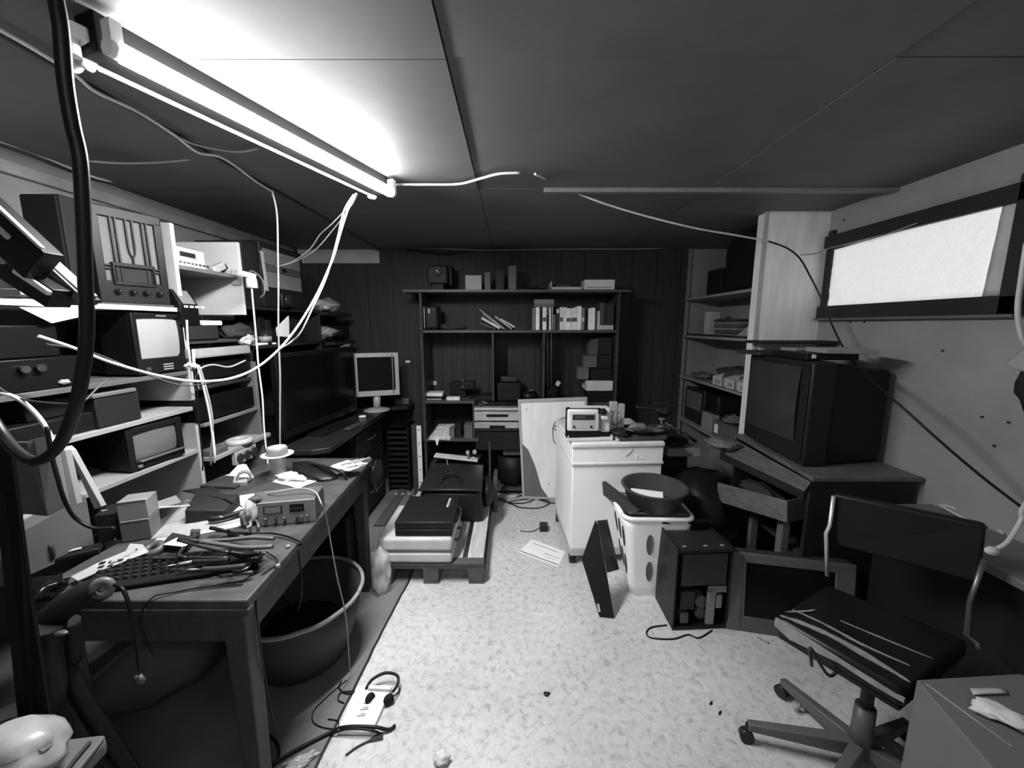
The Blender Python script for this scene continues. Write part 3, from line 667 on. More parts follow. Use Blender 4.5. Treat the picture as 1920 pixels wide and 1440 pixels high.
# pale office monitor
def flatmon(nm, lb, c0, c1, zb, zt, fr, chin, side, case, dep=.05, tilt=0.):
    T0, T1 = c0, c1; e = (T1-T0).normalized(); n = V(e.y, -e.x, 0); L_ = (T1-T0).length
    o_ = thing(nm, lb, 'monitor', ((T0+T1)/2)+V(0,0,zb-.0))
    def q(mb, a0, a1, z0, z1, o0, o1, bev=0.):
        return mb.hexa([T0+e*a*L_+n*(o+tilt*(z-zb))+V(0,0,z) for z in (z0, z1) for a, o in ((a0,o0),(a1,o0),(a1,o1),(a0,o1))], bev)
    part('casing', q(MB(), .01, .99, zb+.004, zt-.004, -dep, -.008, .006), case, o_)
    mb = MB(); q(mb, 0, side, zb, zt, -.012, .004, .003); q(mb, 1-side, 1, zb, zt, -.012, .004, .003); q(mb, side*.95, 1-side*.95, zt-fr, zt, -.012, .004, .003); q(mb, side*.95, 1-side*.95, zb, zb+chin, -.012, .004, .003)
    part('bezel', mb, case, o_)
    part('screen', q(MB(), side*.9, 1-side*.9, zb+chin-.002, zt-fr+.002, -.010, -.003), SCREEN, o_)
    return o_, q
o_, q = flatmon('computer_monitor', 'pale grey flat monitor with swivel foot on the desk near the back wall', V(-1.29, 3.10, 0), V(-.955, 3.22, 0), .915, 1.275, .035, .045, .09, M(.55, .45))
part('speaker_strip', q(MB(), .845, .875, .93, 1.26, -.002, .007, .001), M(.25, .5), o_)
part('neck', MB().cyl((-1.15, 3.2, .80), (-1.14, 3.19, .93), .03, .03), M(.5, .4), o_)
part('foot', MB().lathe([(.11, 0), (.11, .006), (.05, .02), (.03, .022)], (-1.15, 3.2, .7855)), M(.5, .4), o_)
a = PY(716, 752, 3.36)
solo('grey_case', 'small grey plastic case lying on the desk end by the shelf unit', 'case', MB().box((-1.0, 3.46, .815), (.13, .1, .055), (0,0,5), .01), M(.16, .5))
solo('white_connector', 'white cable connector lying on the desk below the pale monitor', 'connector', MB().box((-1.17, 2.93, .795), (.05, .03, .016), (0,0,20), .004), WHITE)
cable('hanging_lead', 'grey lead hanging over the desk edge from the white connector', [(-1.15, 2.9, .795), (-1.09, 2.86, .792), (-1.058, 2.83, .77), (-1.055, 2.80, .69), (-1.03, 2.76, .62)], .003, CABLEG)
cable('hanging_lead', 'thin lead hanging at the desk corner above the black slotted rack', [(-1.1, 3.28, .79), (-.98, 3.30, .785), (-.90, 3.30, .74), (-.88, 3.30, .6)], .0025, CABLEG)
# slotted rack and ring binder at the end under the desk
x0, x1, z0, z1 = frect(722, 800, 770, 925, 3.3)
t = thing('tape_rack', 'black slotted storage rack standing under the desk end', 'rack', ((x0+x1)/2, 3.4, 0))
part('frame', MB().b2(x0, 3.32, .0, x0+.012, 3.52, z1).b2(x1-.02, 3.32, 0, x1, 3.52, z1).b2(x0, 3.51, 0, x1, 3.52, z1).b2(x0, 3.32, z1-.01, x1, 3.52, z1), M(.02, .5), t)
for k in range(11):
    z = .03+k*(z1-.05)/11; part('slot_shelf', MB().b2(x0+.012, 3.325, z, x1-.02, 3.50, z+.018, .003), M(.05, .5), t)
x0, x1, z0, z1 = frect(770, 798, 792, 918, 3.24)
t = thing('ring_binder', 'tall brown board with white punched strip leaning beside the shelf unit', 'binder', ((x0+x1)/2, 3.28, 0))
part('cover', MB().b2(x0, 3.25, 0, x1, 3.30, z1, .002), M(.13, .6), t)
part('white_strip', MB().b2(x0+.048, 3.243, .005, x0+.088, 3.2495, z1-.003, .001), PAPER, t)
for k in range(5): part('hole', MB().cyl((x0+.068, 3.2425, z1-.04-k*.12), (x0+.068, 3.2435, z1-.04-k*.12), .006), DARK, t)
for k in range(3):
    solo('round_ball', ['small white ball on the floor under the slotted rack at left', 'small white ball on the floor under the slotted rack in the middle', 'small white ball on the floor under the slotted rack at right'][k], 'ball', MB().sph((-1.03+k*.06, 3.22, .018), .017, (1.1, 1, .9)), M(.4, .4), 'white balls on the floor')
LAMP_TONE = 0.33; palette()
# ================================================================ WORK TABLE
TZ = .77
WT = M(.17, .45, kind='grain', amt=.3, scale=4, stretch=(3, 5, 5)); WTL = M(.15, .5, kind='grain', amt=.2, scale=5, stretch=(5, 5, 2))
tab = thing('work_table', 'wooden work table in the left foreground covered with tools', 'table', (-1.05, 1.45, 0))
c1 = PZ(463, 1126, TZ); 
tq = [V(-1.34, .93, 0), V(c1.x, c1.y, 0), V(-.775, 2.05, 0), V(-1.34, 2.05, 0)]
part('tabletop', MB().hexa([p+V(0,0,TZ-.028) for p in tq]+[p+V(0,0,TZ) for p in tq], .005), WT, tab)
part('table_edge', MB().hexa([V(-1.34,.925,TZ-.045), V(c1.x+.004,c1.y-.004,TZ-.045), V(c1.x+.004,c1.y+.02,TZ-.045), V(-1.34,.95,TZ-.045), V(-1.34,.925,TZ-.024), V(c1.x+.004,c1.y-.004,TZ-.024), V(c1.x+.004,c1.y+.02,TZ-.024), V(-1.34,.95,TZ-.024)], .004), WTL, tab)
part('apron', MB().b2(-1.32, .955, TZ-.145, -.755, .972, TZ-.04), WTL, tab)
part('apron', MB().hexa([V(-.765,.99,TZ-.145), V(-.748,.99,TZ-.145), V(-.80,2.0,TZ-.145), V(-.817,2.0,TZ-.145), V(-.765,.99,TZ-.03), V(-.748,.99,TZ-.03), V(-.80,2.0,TZ-.03), V(-.817,2.0,TZ-.03)]), WTL, tab)
for x, y in ((-.775, .985), (-.835, 2.0), (-1.30, .985), (-1.30, 2.0)):
    part('leg', MB().hexa([V(x-.022,y-.022,0), V(x+.022,y-.022,0), V(x+.022,y+.022,0), V(x-.022,y+.022,0), V(x-.034,y-.03,TZ-.03), V(x+.03,y-.03,TZ-.03), V(x+.03,y+.034,TZ-.03), V(x-.034,y+.034,TZ-.03)], .004), WTL, tab)
for i, (x, y) in enumerate([(540, 1025), (521, 1061)]):
    p = PZ(x, y, TZ+.004)
    solo('table_screw', ['pale screw clip on the table edge below the bench meter', 'pale screw clip on the table edge nearer the corner'][i], 'screw', MB().sph(p, .007), M(.5, .4), 'clips on the table edge')

def onT(x, y, h=0.): return PZ(x, y, TZ+h)
def ztab(x0, y0, x1, y1, h0=0, h1=0): a = onT(x0, y0, h0); b = onT(x1, y1, h1); return a, b
def zbox(pix, z0, h, bev=.002, mb=None):
    """box whose footprint is four picture points on the plane z0"""
    P_ = [PZ(x, y, z0) for x, y in pix]; return (mb or MB()).hexa(P_+[p+V(0,0,h) for p in P_], bev)
# bench meter
b0 = onT(487, 988); b1 = onT(592, 978)
ex = (b1-b0).normalized(); ny = V(ex.y, -ex.x, 0); Wm = (b1-b0).length; Hm = .088
if ny.y > 0: ny = -ny
t = thing('bench_meter', 'grey bench power supply with two display windows and knobs on the table', 'meter', (b0+b1)/2)
def mp_(a, z, o): return b0+ex*a*Wm-ny*o+V(0,0,z)
def mbx(mb, a0, a1, z0, z1, o0, o1, bev=0.): return mb.hexa([mp_(a, z, o) for z in (z0, z1) for a, o in ((a0,o0),(a1,o0),(a1,o1),(a0,o1))], bev)
part('case', mbx(MB(), .0, 1, .004, Hm, .006, .13, .003), M(.2, .5), t)
part('front_panel', mbx(MB(), -.01, 1.01, .002, Hm+.002, 0, .006, .0015), M(.42, .45), t)
part('display_frame', mbx(MB(), .09, .42, .047, .076, -.002, .001, .001), M(.08, .4), t)
part('meter_display', mbx(MB(), .115, .395, .050, .072, -.0028, -.001), M(.45, .3), t, label='pale meter window')
part('digit_window', mbx(MB(), .55, .81, .047, .077, -.002, .001, .001), M(.03, .3), t)
for k in range(4): part('digit', mbx(MB(), .575+k*.055, .605+k*.055, .056, .066, -.0028, -.0015), M(.2, .4), t)
for a, z, r in ((.12, .028, .006), (.30, .028, .0045), (.45, .026, .006), (.68, .024, .005), (.76, .026, .0065), (.86, .027, .006), (.28, .010, .004), (.45, .008, .004), (.66, .012, .005), (.72, .010, .004)):
    c = mp_(a, z, 0); part('knob', MB().cyl(c, c+ny*.010, r, r*.8, 12), M(.35 if r > .0055 else .1, .35), t)
part('foot', mbx(MB(), .05, .15, 0, .005, .01, .03), BLACK, t); part('foot', mbx(MB(), .85, .95, 0, .005, .01, .03), BLACK, t)
# jar with lid disc
p = onT(524, 893); R_ = .036
t = thing('glass_jar', 'clear glass jar with a white dish and lid on top at the table back', 'jar', p)
part('glass', MB().lathe([(.055, 0), (.056, .004), (.042, .012), (R_, .02), (R_, .105), (R_-.003, .105), (R_-.003, .016), (.03, .008)], p), glass_mat('clear_glass', .9, .05, .13), t)
part('dish', MB().lathe([(.02, .106), (.045, .107), (.071, .112), (.071, .115), (.03, .111)], p, rot=None), WHITE, t)
part('lid', MB().lathe([(.040, .112), (.044, .114), (.046, .122), (.046, .142), (.042, .148), (.0, .149)], p), M(.5, .35), t)
part('lid_disc', MB().lathe([(.039, .1485), (.039, .1505), (.0, .151)], p), WHITE, t)
# papers behind the meter
solo('paper_heap', 'bright white crumpled paper heap between the jar and the bench meter', 'paper', MB().lump(onT(556, 893, .012), (.085, .05, .022), jit=.25, seed=21), PAPER)
solo('paper_sheet', 'flat white paper under the crumpled paper heap', 'paper', MB().sheet(onT(510, 903, .003), onT(560, 915, .003), onT(604, 898, .004), onT(560, 880, .006), .001, 6, 6, .002, 3), PAPER)
solo('folded_leaflet', 'white folded leaflet standing tented left of the glass jar', 'leaflet', MB().prism([onT(425, 894), onT(446, 872, .03), onT(438, 893)], (.02, .02, 0)).prism([onT(440, 896), onT(448, 872, .035), onT(462, 897)], (.03, .01, 0)), PAPER)
solo('paper_scrap', 'white paper scrap flat on the table left of the tented leaflet', 'paper', MB().sheet(onT(410, 900, .004), onT(436, 904, .004), onT(450, 892, .006), onT(425, 889, .006), .001, 4, 4, .002, 4), PAPER)
t = thing('small_box', 'small white box with holes beside the folded leaflet', 'box', onT(450, 907))
part('box_body', zbox([(437, 912), (463, 912), (465, 902), (440, 900)], TZ, .02), M(.6, .6), t)
solo('masking_tape', 'pale tape roll standing behind the tented leaflet', 'tape', MB().lathe([(.02, 0), (.03, 0), (.03, .018), (.02, .018)], onT(458, 893, .03), rot=(90, 0, 30), closed=True), M(.45, .6))
solo('wooden_block', 'grey wooden block lying flat behind the dark tool case', 'block', zbox([(375, 915), (440, 918), (470, 900), (420, 895)], TZ, .012), M(.12, .6))
# dark bag hanging at the far corner with papers
t = thing('leather_bag', 'black leather bag slumped over the far table corner', 'bag', onT(620, 900))
mb = MB().lump(onT(590, 885, .02), (.13, .06, .03), (0, 12, -20), jit=.12, seed=23).lump(V(-.735, 1.99, .69), (.028, .07, .08), jit=.15, seed=24)
part('bag_body', mb, M(.03, .35), t)
part('strap', MB().tube([onT(565, 868, .05), onT(600, 872, .06), onT(640, 885, .04), onT(650, 900, .0)], .006), M(.05, .4), t)
solo('stacked_papers', 'bright papers lying on top of the black leather bag', 'papers', MB().sheet(onT(618, 875, .055), onT(655, 882, .045), onT(690, 868, .05), onT(650, 862, .065), .006, 5, 5, .003, 9), PAPER)
for i in range(3):
    a = onT(640+i*12, 872-i*2, .07); solo('white_pen', ['leftmost white pen on the papers over the leather bag', 'middle white pen on the papers over the leather bag', 'rightmost white pen on the papers over the leather bag'][i], 'pen', MB().cyl(a, a+V(.06, .05, .01), .004), M(.5, .4), 'pens on the papers')
for i in range(4):
    solo('white_rag', ['topmost white crumpled tissue hanging off the bag side', 'second white crumpled tissue hanging off the bag side', 'third white crumpled tissue hanging off the bag side', 'lowest white crumpled tissue hanging off the bag side'][i], 'tissue', MB().lump(PY(672-i*9, 882+i*11, 2.04), (.02, .02, .012), jit=.4, seed=30+i, sub=2), PAPER, 'tissues at the bag')
# dark tool case lying on papers
t = thing('tool_pouch', 'dark grey open tool case lying on papers mid table', 'tool case', onT(400, 985))
k0 = onT(348, 985); k1 = onT(420, 975); k2 = onT(452, 948); k3 = onT(370, 950)
part('case_body', MB().hexa([k0+V(0,0,.003), k1+V(0,0,.003), k2+V(0,0,.003), k3+V(0,0,.003), k0+V(-.005,.01,.055), k1+V(0,.01,.035), k2+V(0,0,.05), k3+V(0,0,.06)], .005), M(.055, .6), t)
part('flap', MB().sheet(onT(342, 920, .06), onT(420, 935, .055), onT(455, 950, .04), onT(400, 912, .06), .005, 4, 4, .002, 5), M(.07, .6), t)
part('ring_hole', MB().tube([onT(410, 930, .045), onT(415, 945, .035), onT(425, 942, .035), onT(428, 932, .04)], .003), M(.3, .4), t)
solo('paper_bag', 'light brown paper bag spread under the dark tool case', 'paper bag', MB().sheet(onT(282, 1010, .004), onT(340, 1003, .004), onT(465, 972, .004), onT(350, 935, .006), .004, 12, 8, .0025, 7), M(.5, .8))
solo('magazine', 'white magazine lying under the paper bag and tool case', 'magazine', zbox([(284, 1020), (475, 982), (482, 925), (370, 940)], TZ+.0, .0012, 0), M(1.0, .7))
solo('leaflet', 'pale leaflet lying between the stacked white boxes and the tool case', 'leaflet', zbox([(286, 958), (340, 943), (330, 930), (286, 945)], TZ, .004, 0), M(.5, .7))
solo('cloth_rag', 'pale cloth rag draped against the left side of the bench meter', 'rag', MB().lump(onT(468, 965, .035), (.025, .045, .045), (0,0,20), jit=.25, seed=37), M(.45, .8))
solo('rolled_cloth', 'grey cloth fold lying behind the pale rag near the bench meter', 'cloth', MB().lump(onT(500, 930, .02), (.06, .03, .018), (0,0,25), jit=.2, seed=38), M(.25, .8))
# two stacked small cabinets
c0 = onT(229, 1019); c1_ = onT(285, 1010)
ex = (c1_-c0).normalized(); nn = V(-ex.y, ex.x, 0); W_ = (c1_-c0).length
t = thing('drawer_box', 'small white two level drawer box standing on the table', 'drawer box', (c0+c1_)/2)
def cb(mb, a0, a1, z0, z1, o0, o1, bev=0.): return mb.hexa([c0+ex*a*W_+nn*o+V(0,0,z) for z in (z0, z1) for a, o in ((a0,o0),(a1,o0),(a1,o1),(a0,o1))], bev)
part('drawer', cb(MB(), 0, 1, .002, .074, 0, .075, .002), M(.33, .5), t)
part('drawer', cb(MB(), 0, 1, .077, .144, 0, .075, .002), M(.38, .5), t)
part('edge_strip', cb(MB(), .04, .98, .0735, .0765, -.002, .002), M(.85, .4), t)
part('edge_strip', cb(MB(), .04, .98, .1435, .1465, -.002, .002), M(.85, .4), t)
solo('dark_box', 'dark open box standing between the carton and the white drawer box', 'box', cb(MB(), -.95, -.1, .002, .10, .03, .12, .003), M(.05, .6))
solo('white_rod', 'thin white rod lying behind the white drawer box', 'rod', MB().cyl(onT(190, 958, .10), onT(356, 948, .06), .0028), WHITE)
# keyboard
kb = thing('keyboard', 'black computer keyboard lying along the near table edge under tools', 'keyboard', onT(330, 1080))
K0 = onT(165, 1118); K1 = onT(485, 1068); K2 = onT(475, 1035); K3 = onT(185, 1065)
part('body', MB().hexa([K0, K1, K2, K3, K0+V(0,0,.014), K1+V(0,0,.014), K2+V(0,0,.024), K3+V(0,0,.024)], .004), M(.012, .8), kb)
mbk = M(.09, .22); first = None
for r in range(5):
    for c in range(17):
        u = .04+c*.054; v = .26+r*.145
        p = (K0*(1-u)+K1*u)*(1-v) + (K3*(1-u)+K2*u)*v + V(0,0,.015+.010*v)
        if first is None:
            ang = math.atan2((K1-K0).y, (K1-K0).x)
            mb = MB().hexa([V(-.0075,-.006,0), V(.0075,-.006,0), V(.0075,.006,0), V(-.0075,.006,0), V(-.0055,-.0045,.007), V(.0055,-.0045,.007), V(.0055,.0045,.007), V(-.0055,.0045,.007)], .0008)
            first = part('key', mb, mbk, kb, local=True); kk = first
        else:
            kk = first.copy(); C.objects.link(kk); kk.parent = kb
        kk.location = p - kb.location; kk.rotation_euler = (0, 0, ang)
# label strip
t = thing('plastic_strip', 'long white plastic strip with printed squares lying beside the keyboard', 'strip', onT(205, 1055))
part('strip', MB().prism([onT(133, 1082, .02), onT(146, 1090, .02), onT(196, 1068, .024), onT(279, 1036, .03), onT(268, 1022, .03), onT(244, 1020, .03), onT(236, 1034, .028), onT(190, 1053, .024)], (0, 0, .002)), M(.62, .6), t)
for k in range(4):
    a = onT(214+k*13, 1052-k*6, .0305); part('printed_square', MB().box(a, (.014, .014, .001), (0,0,30)), M(.5, .6), t)
a = onT(256, 1030, .0325); part('hole', MB().cyl(a, a+V(0,0,.0006), .003), DARK, t)
# tools
def tool(nm, lb, cat, parts_, grp='hand tools on the table'):
    p0 = parts_[0][1]; t_ = thing(nm, lb, cat, onT(p0[0][0], p0[0][1]), group=grp)
    for pn, pts, r, mt in parts_: part(pn, MB().tube([onT(x, y, h) for x, y, h in pts], r*.72, 10), mt, t_)
    return t_
ST = M(.35, .3, .8); TL = .045
tool('screwdriver', 'long screwdriver lying nearest the keyboard front with grey handle', 'screwdriver', [('shaft', [(302, 1070, TL), (380, 1067, TL)], .0035, CHROME), ('handle', [(380, 1067, TL), (410, 1066, TL), (460, 1061, TL)], .010, M(.12, .4))])
tool('screwdriver', 'screwdriver with a pale collar lying left of the pliers', 'screwdriver', [('shaft', [(286, 1066, TL), (335, 1058, TL)], .003, CHROME), ('collar', [(335, 1058, TL), (362, 1053, TL)], .006, M(.5, .4)), ('handle', [(362, 1053, TL), (400, 1052, TL), (430, 1050, TL)], .009, M(.07, .4))])
tool('screwdriver', 'fine pointed screwdriver lying on the table front with grey grip', 'screwdriver', [('shaft', [(372, 1086, .02), (412, 1081, .02)], .0022, CHROME), ('handle', [(412, 1081, .02), (440, 1077, .02), (474, 1073, .02)], .007, M(.2, .4))])
tool('pliers', 'long pale handled pliers lying across the tool heap', 'pliers', [('jaw', [(335, 1012, TL+.02), (375, 1015, TL+.02)], .010, M(.07, .5)), ('handle', [(375, 1015, TL+.02), (420, 1022, TL+.02), (460, 1027, TL+.02), (512, 1025, TL+.02)], .0095, M(.3, .45)), ('handle', [(375, 1015, TL+.02), (430, 1012, TL+.02), (470, 1008, TL+.02), (514, 1010, TL+.02)], .0085, M(.28, .45))])
tool('pliers', 'dark open pliers lying below the pale handled pliers', 'pliers', [('jaw', [(338, 1014, TL+.035), (390, 1028, TL+.03), (430, 1036, TL+.02)], .006, M(.2, .3, .7)), ('handle', [(430, 1036, TL+.02), (460, 1040, TL+.01), (488, 1038, TL+.01)], .010, BLACK), ('handle', [(430, 1034, TL+.02), (455, 1045, TL), (476, 1050, TL)], .009, BLACK)])
tool('wrench', 'grey flat wrench lying under the open pliers', 'wrench', [('shaft', [(285, 1047, TL-.01), (340, 1046, TL-.01), (430, 1046, TL-.01)], .006, M(.2, .35, .6)), ('ring', [(345, 1026, TL), (335, 1040, TL), (350, 1046, TL)], .006, ST)])
tool('steel_clamp', 'small bent steel clamp near the table edge', 'clamp', [('loop', [(430, 1062, .03), (440, 1070, .03), (462, 1066, .03), (468, 1056, .03), (445, 1060, .03)], .004, CHROME)])
tool('marker_pen', 'black marker with a pale cap lying above the pale handled pliers', 'marker', [('barrel', [(430, 1003, .03), (460, 1008, .03)], .012, BLACK), ('cap', [(395, 990, .03), (428, 996, .03)], .009, M(.05, .4))])
tool('audio_plug', 'black jack plug with two silver prongs on the table', 'plug', [('prong', [(406, 992, .02), (420, 993, .02)], .0025, CHROME), ('prong', [(405, 997, .02), (419, 998, .02)], .0025, CHROME), ('grip', [(420, 995, .02), (440, 1000, .02), (470, 1000, .02)], .008, BLACK)])
tool('cutter', 'flat black cutter with shiny edge in front of the tool case', 'cutter', [('body', [(392, 974, .02), (420, 970, .02), (460, 958, .02)], .014, M(.03, .5)), ('edge', [(396, 969, .035), (418, 969, .035)], .004, CHROME)])
tool('cutting_pliers', 'small pliers with splayed grips left of the bench meter', 'pliers', [('jaw', [(470, 962, .03), (467, 975, .02)], .007, M(.4, .4)), ('handle', [(467, 975, .02), (470, 985, .02), (462, 990, .02)], .006, M(.4, .4)), ('handle', [(470, 970, .02), (482, 978, .02), (485, 990, .02)], .006, M(.35, .4))])
solo('metal_bits', 'small heap of metal bits spread on the keyboard keys', 'metal bits', MB().lump(onT(425, 1050, .02), (.09, .035, .016), jit=.4, seed=40), M(.1, .35, .5))
solo('brass_fitting', 'pale toothed metal fitting between the magazine and the tools', 'fitting', MB().cyl(onT(366, 1000, .0), onT(366, 1000, .02), .014).cyl(onT(372, 995, .01), onT(372, 995, .035), .006).cyl(onT(361, 995, .01), onT(361, 995, .035), .006), M(.35, .35, .6))
t = thing('note_pad', 'small white note pad on a dark box left of the tools', 'note pad', onT(330, 1030))
part('dark_box', zbox([(305, 1030), (352, 1035), (366, 1018), (325, 1010)], TZ, .024), M(.08, .5), t); part('paper', zbox([(306, 1022), (345, 1026), (362, 1016), (332, 1009)], TZ+.0245, .003), PAPER, t)
solo('tape_dispenser', 'round grey tape roll lying behind the white plastic strip', 'tape', MB().lathe([(.012, 0), (.03, 0), (.03, .022), (.012, .022)], onT(290, 1035, .002), rot=(15, 0, 0), closed=True), M(.2, .4))
solo('dark_remote', 'dark remote with a shiny window lying beside the carton', 'remote', MB().box(onT(135, 1040, .012), (.05, .13, .02), (0,0,-52), .005), M(.04, .35))
solo('shiny_label', 'shiny pale label on the dark remote beside the carton', 'label', MB().box(onT(133, 1032, .026), (.009, .045, .002), (0,0,-52)), WHITE)
# wires over the table
cable('meter_lead', 'pale lead arching over the bench meter and hanging to the floor', [onT(495, 925, .09), onT(520, 922, .105), onT(560, 916, .11), onT(590, 922, .10), onT(604, 948, .07), V(-.74, 1.43, TZ-.02), V(-.71, 1.42, .5), V(-.69, 1.43, .3), V(-.70, 1.45, .02)], .003, M(.5, .5))
cable('black_lead', 'black lead running from the jack plug over the table edge', [onT(470, 1000, .02), onT(510, 1000, .012), onT(545, 1008, .01), onT(566, 1020, .005), V(-.735, 1.22, TZ-.03), V(-.735, 1.22, .6), V(-.78, 1.25, .48), V(-.86, 1.3, .5)], .003, CABLEB)
cable('black_lead', 'thin black lead crossing the near table corner', [onT(500, 1035, .01), onT(520, 1055, .006), V(-.745, 1.02, TZ-.02), V(-.74, 1.0, .55), V(-.76, 1.05, .2)], .002, CABLEB)
cable('black_lead', 'thin black lead looping over the near table front edge', [onT(455, 1096, .004), onT(390, 1100, .006), onT(330, 1110, .004), onT(285, 1121, .006), V(-.99, .915, TZ-.05), V(-.97, .915, .62)], .002, CABLEB)
cable('phone_lead', 'bent pale lead on the table between the carton and the drawer box', [onT(168, 1010, .01), onT(200, 992, .014), onT(222, 996, .012), onT(215, 1014, .008)], .0035, M(.3, .5))
# left foreground clutter on the table
t = thing('metal_mug', 'shiny mottled metal mug at the left table end', 'mug', onT(62, 1060))
q_ = onT(66, 1062)
part('mug_body', MB().lathe([(.03, 0), (.036, .003), (.037, .085), (.034, .085), (.032, .01)], q_), M(.1, .2, .9, amt=.8, scale=30, v2=.6), t)
part('handle', MB().tube([q_+V(.035, 0, .07), q_+V(.06, 0, .065), q_+V(.06, 0, .03), q_+V(.035, 0, .015)], .005), M(.1, .3), t)
solo('black_gadget', 'small black gadget with shiny spots at the left table end', 'gadget', MB().lump(onT(80, 1105, .02), (.045, .04, .03), jit=.3, seed=41), M(.02, .2))
solo('shiny_bolt', 'tiny shiny bolt on the dark stand beside the round knob', 'bolt', MB().sph(PZ(152, 1094, .80), .006, (1.6, 1, .6)), CHROME)
# curved dark arm stand in the left foreground
t = thing('armchair', 'dark leather armrest seat back with pale knob pushed against the table left end', 'armchair', (-1.05, .75, 0))
part('armrest', MB().tube([PY(60, 1215, .80), PY(90, 1165, .82), PY(140, 1125, .84), PY(196, 1100, .86)], lambda k: .030+.0*k, 14), M(.05, .35), t)
part('arm_knob', MB().lathe([(.008, -.008), (.022, -.008), (.026, 0), (.022, .008), (.008, .008)], PY(192, 1102, .845), rot=(80, 0, 25), closed=True), M(.3, .4), t)
part('upright', MB().tube([PY(88, 1170, .80), PY(82, 1230, .80), PY(92, 1300, .80), PY(100, 1420, .80), V(-.83, .80, .01)], lambda k: .034-.008*k, 12), M(.03, .5), t)
part('upright', MB().tube([PY(130, 1165, .86), PY(135, 1230, .87), PY(142, 1290, .87), V(-.92, .87, .01)], lambda k: .020, 10), M(.03, .5), t)
part('clamp', MB().lump(PY(115, 1187, .78), (.014, .008, .006), jit=.1), M(.2, .3), t)
dpx = [PY(-20, 830, .70), PY(18, 835, .70), PY(56, 1120, .72), PY(90, 1330, .72), PY(-30, 1330, .72)]
solo('black_board', 'tall black board standing at the left picture edge in front of the table', 'board', MB().prism([V(p.x, p.y, p.z) for p in dpx[:4]]+[V(dpx[3].x-.02, .72, 0), V(dpx[4].x, .72, 0)], (0, .006, 0)), M(.008, .7))
cable('hanging_flex', 'black flex dangling from the round knob in front of the table', [PY(215, 1096, .85), PY(232, 1108, .84), PY(246, 1150, .83), PY(256, 1200, .83), PY(262, 1255, .83)], .0045, CABLEB, 'flex')
solo('flex_plug', 'pale plug hanging at the end of the black flex under the table', 'plug', MB().lump(PY(262, 1274, .83), (.012, .008, .014), jit=.3, sub=2), M(.2, .5))
# under the table
p = V(-.965, 1.58, 0)
t = thing('round_tub', 'large round tub with a pale frayed rim under the work table', 'tub', p)
part('tub_body', MB().lathe([(.17, 0), (.19, .01), (.235, .14), (.27, .30), (.262, .30), (.225, .14), (.175, .02)], p, 48), M(.17, .6, amt=.15), t)
part('rim', MB().tube([p+V(math.cos(k*math.pi/12)*.268, math.sin(k*math.pi/12)*.268, .302+random.uniform(-.002, .002)) for k in range(25)], .009), M(.5, .7), t)
solo('black_sack', 'dark sack filling the round tub under the table', 'sack', MB().lump(p+V(0, 0, .13), (.15, .15, .07), jit=.15, seed=50), BLACKM)
solo('clear_plastic_bag', 'shiny clear plastic bag crumpled on the floor between table and pallet', 'bag', MB().lump(V(-.745, 2.0, .12), (.055, .065, .13), jit=.22, seed=51, sub=3), glass_mat('bag_plastic', .95, .12, .38))
solo('crate', 'dark crate standing under the far end of the work table', 'crate', MB().b2(-1.22, 1.88, .0, -.87, 2.02, .5, .005), M(.02, .6))
solo('pale_sack', 'pale cloth sack lying on the floor in the gap under the left table end', 'sack', MB().lump(V(-1.50, 1.45, .16), (.24, .26, .17), jit=.08, seed=55), M(.30, .8))
# bottom left: white sack and folded papers
t = thing('seat_cushion', 'pale folded cushion with piped edges in the bottom left corner', 'cushion', PY(90, 1420, .55))
q0 = [PZ(x, y, .62) for x, y in ((60, 1392), (196, 1376), (198, 1390), (130, 1460), (20, 1470))]
part('cushion_body', MB().prism(q0, (0, 0, -.03), .006), M(.25, .8), t)
part('piping', MB().tube([PZ(130, 1462, .625), PZ(160, 1425, .625), PZ(180, 1400, .625), PZ(192, 1384, .625)], .005), M(.3, .8), t)
part('piping', MB().tube([PZ(112, 1462, .625), PZ(140, 1425, .625), PZ(168, 1392, .625)], .004), M(.1, .8), t)
solo('white_sack', 'white crumpled plastic sack in the bottom left corner', 'sack', MB().lump(PZ(20, 1410, .66), (.095, .06, .05), (0,0,0), jit=.12, seed=52), M(.5, .35, amt=.3, scale=6))
LAMP_TONE = 0.65; palette()
# ================================================================ BACK WALL SHELVING
UW = M(.10, .45, kind='grain', amt=.25, scale=6, stretch=(1.5, 6, 6)); UWv = M(.09, .45, kind='grain', amt=.25, scale=6, stretch=(6, 6, 1))
UY = 3.24; UB = YB-.004
def ux(px, py=650): return PY(px, py, UY).x
def uz(py, Y=UY): return PY(960, py, Y).z
bu = thing('bookcase', 'dark wood open wall unit with books along the back wall', 'shelf unit', (.1, 3.4, 0))
T1z, T2z, T3z = uz(543), uz(619), uz(752)
def ub(mb, x0, x1, z0, z1, y0=UY, y1=UB, bev=.002): return mb.b2(x0, y0, z0, x1, y1, z1, bev)
part('top_shelf', ub(MB(), ux(760), ux(1177), T1z-.022, T1z, UY-.02), UW, bu)
part('shelf', ub(MB(), ux(790), ux(1158), T2z-.022, T2z), UW, bu)
xl, xr = ux(789), ux(1160)
part('side_panel', ub(MB(), xl, xl+.02, 0, T1z-.023), UWv, bu)
part('side_panel', ub(MB(), xr-.02, xr, 0, T1z-.023), UWv, bu)
xa, xb = ux(922), ux(1018)
part('divider', ub(MB(), xa, xa+.018, T3z, T2z-.023), UWv, bu)
part('divider', ub(MB(), xb, xb+.018, T3z, T2z-.023), UWv, bu)
xc = ux(888); x3 = ux(1000)
part('worktop', ub(MB(), xl+.02, xc, T3z-.022, T3z), UW, bu)
part('worktop', MB().b2(xc, UY+.03, T3z-.04, xr-.02, UB, T3z-.018, .002), UW, bu)
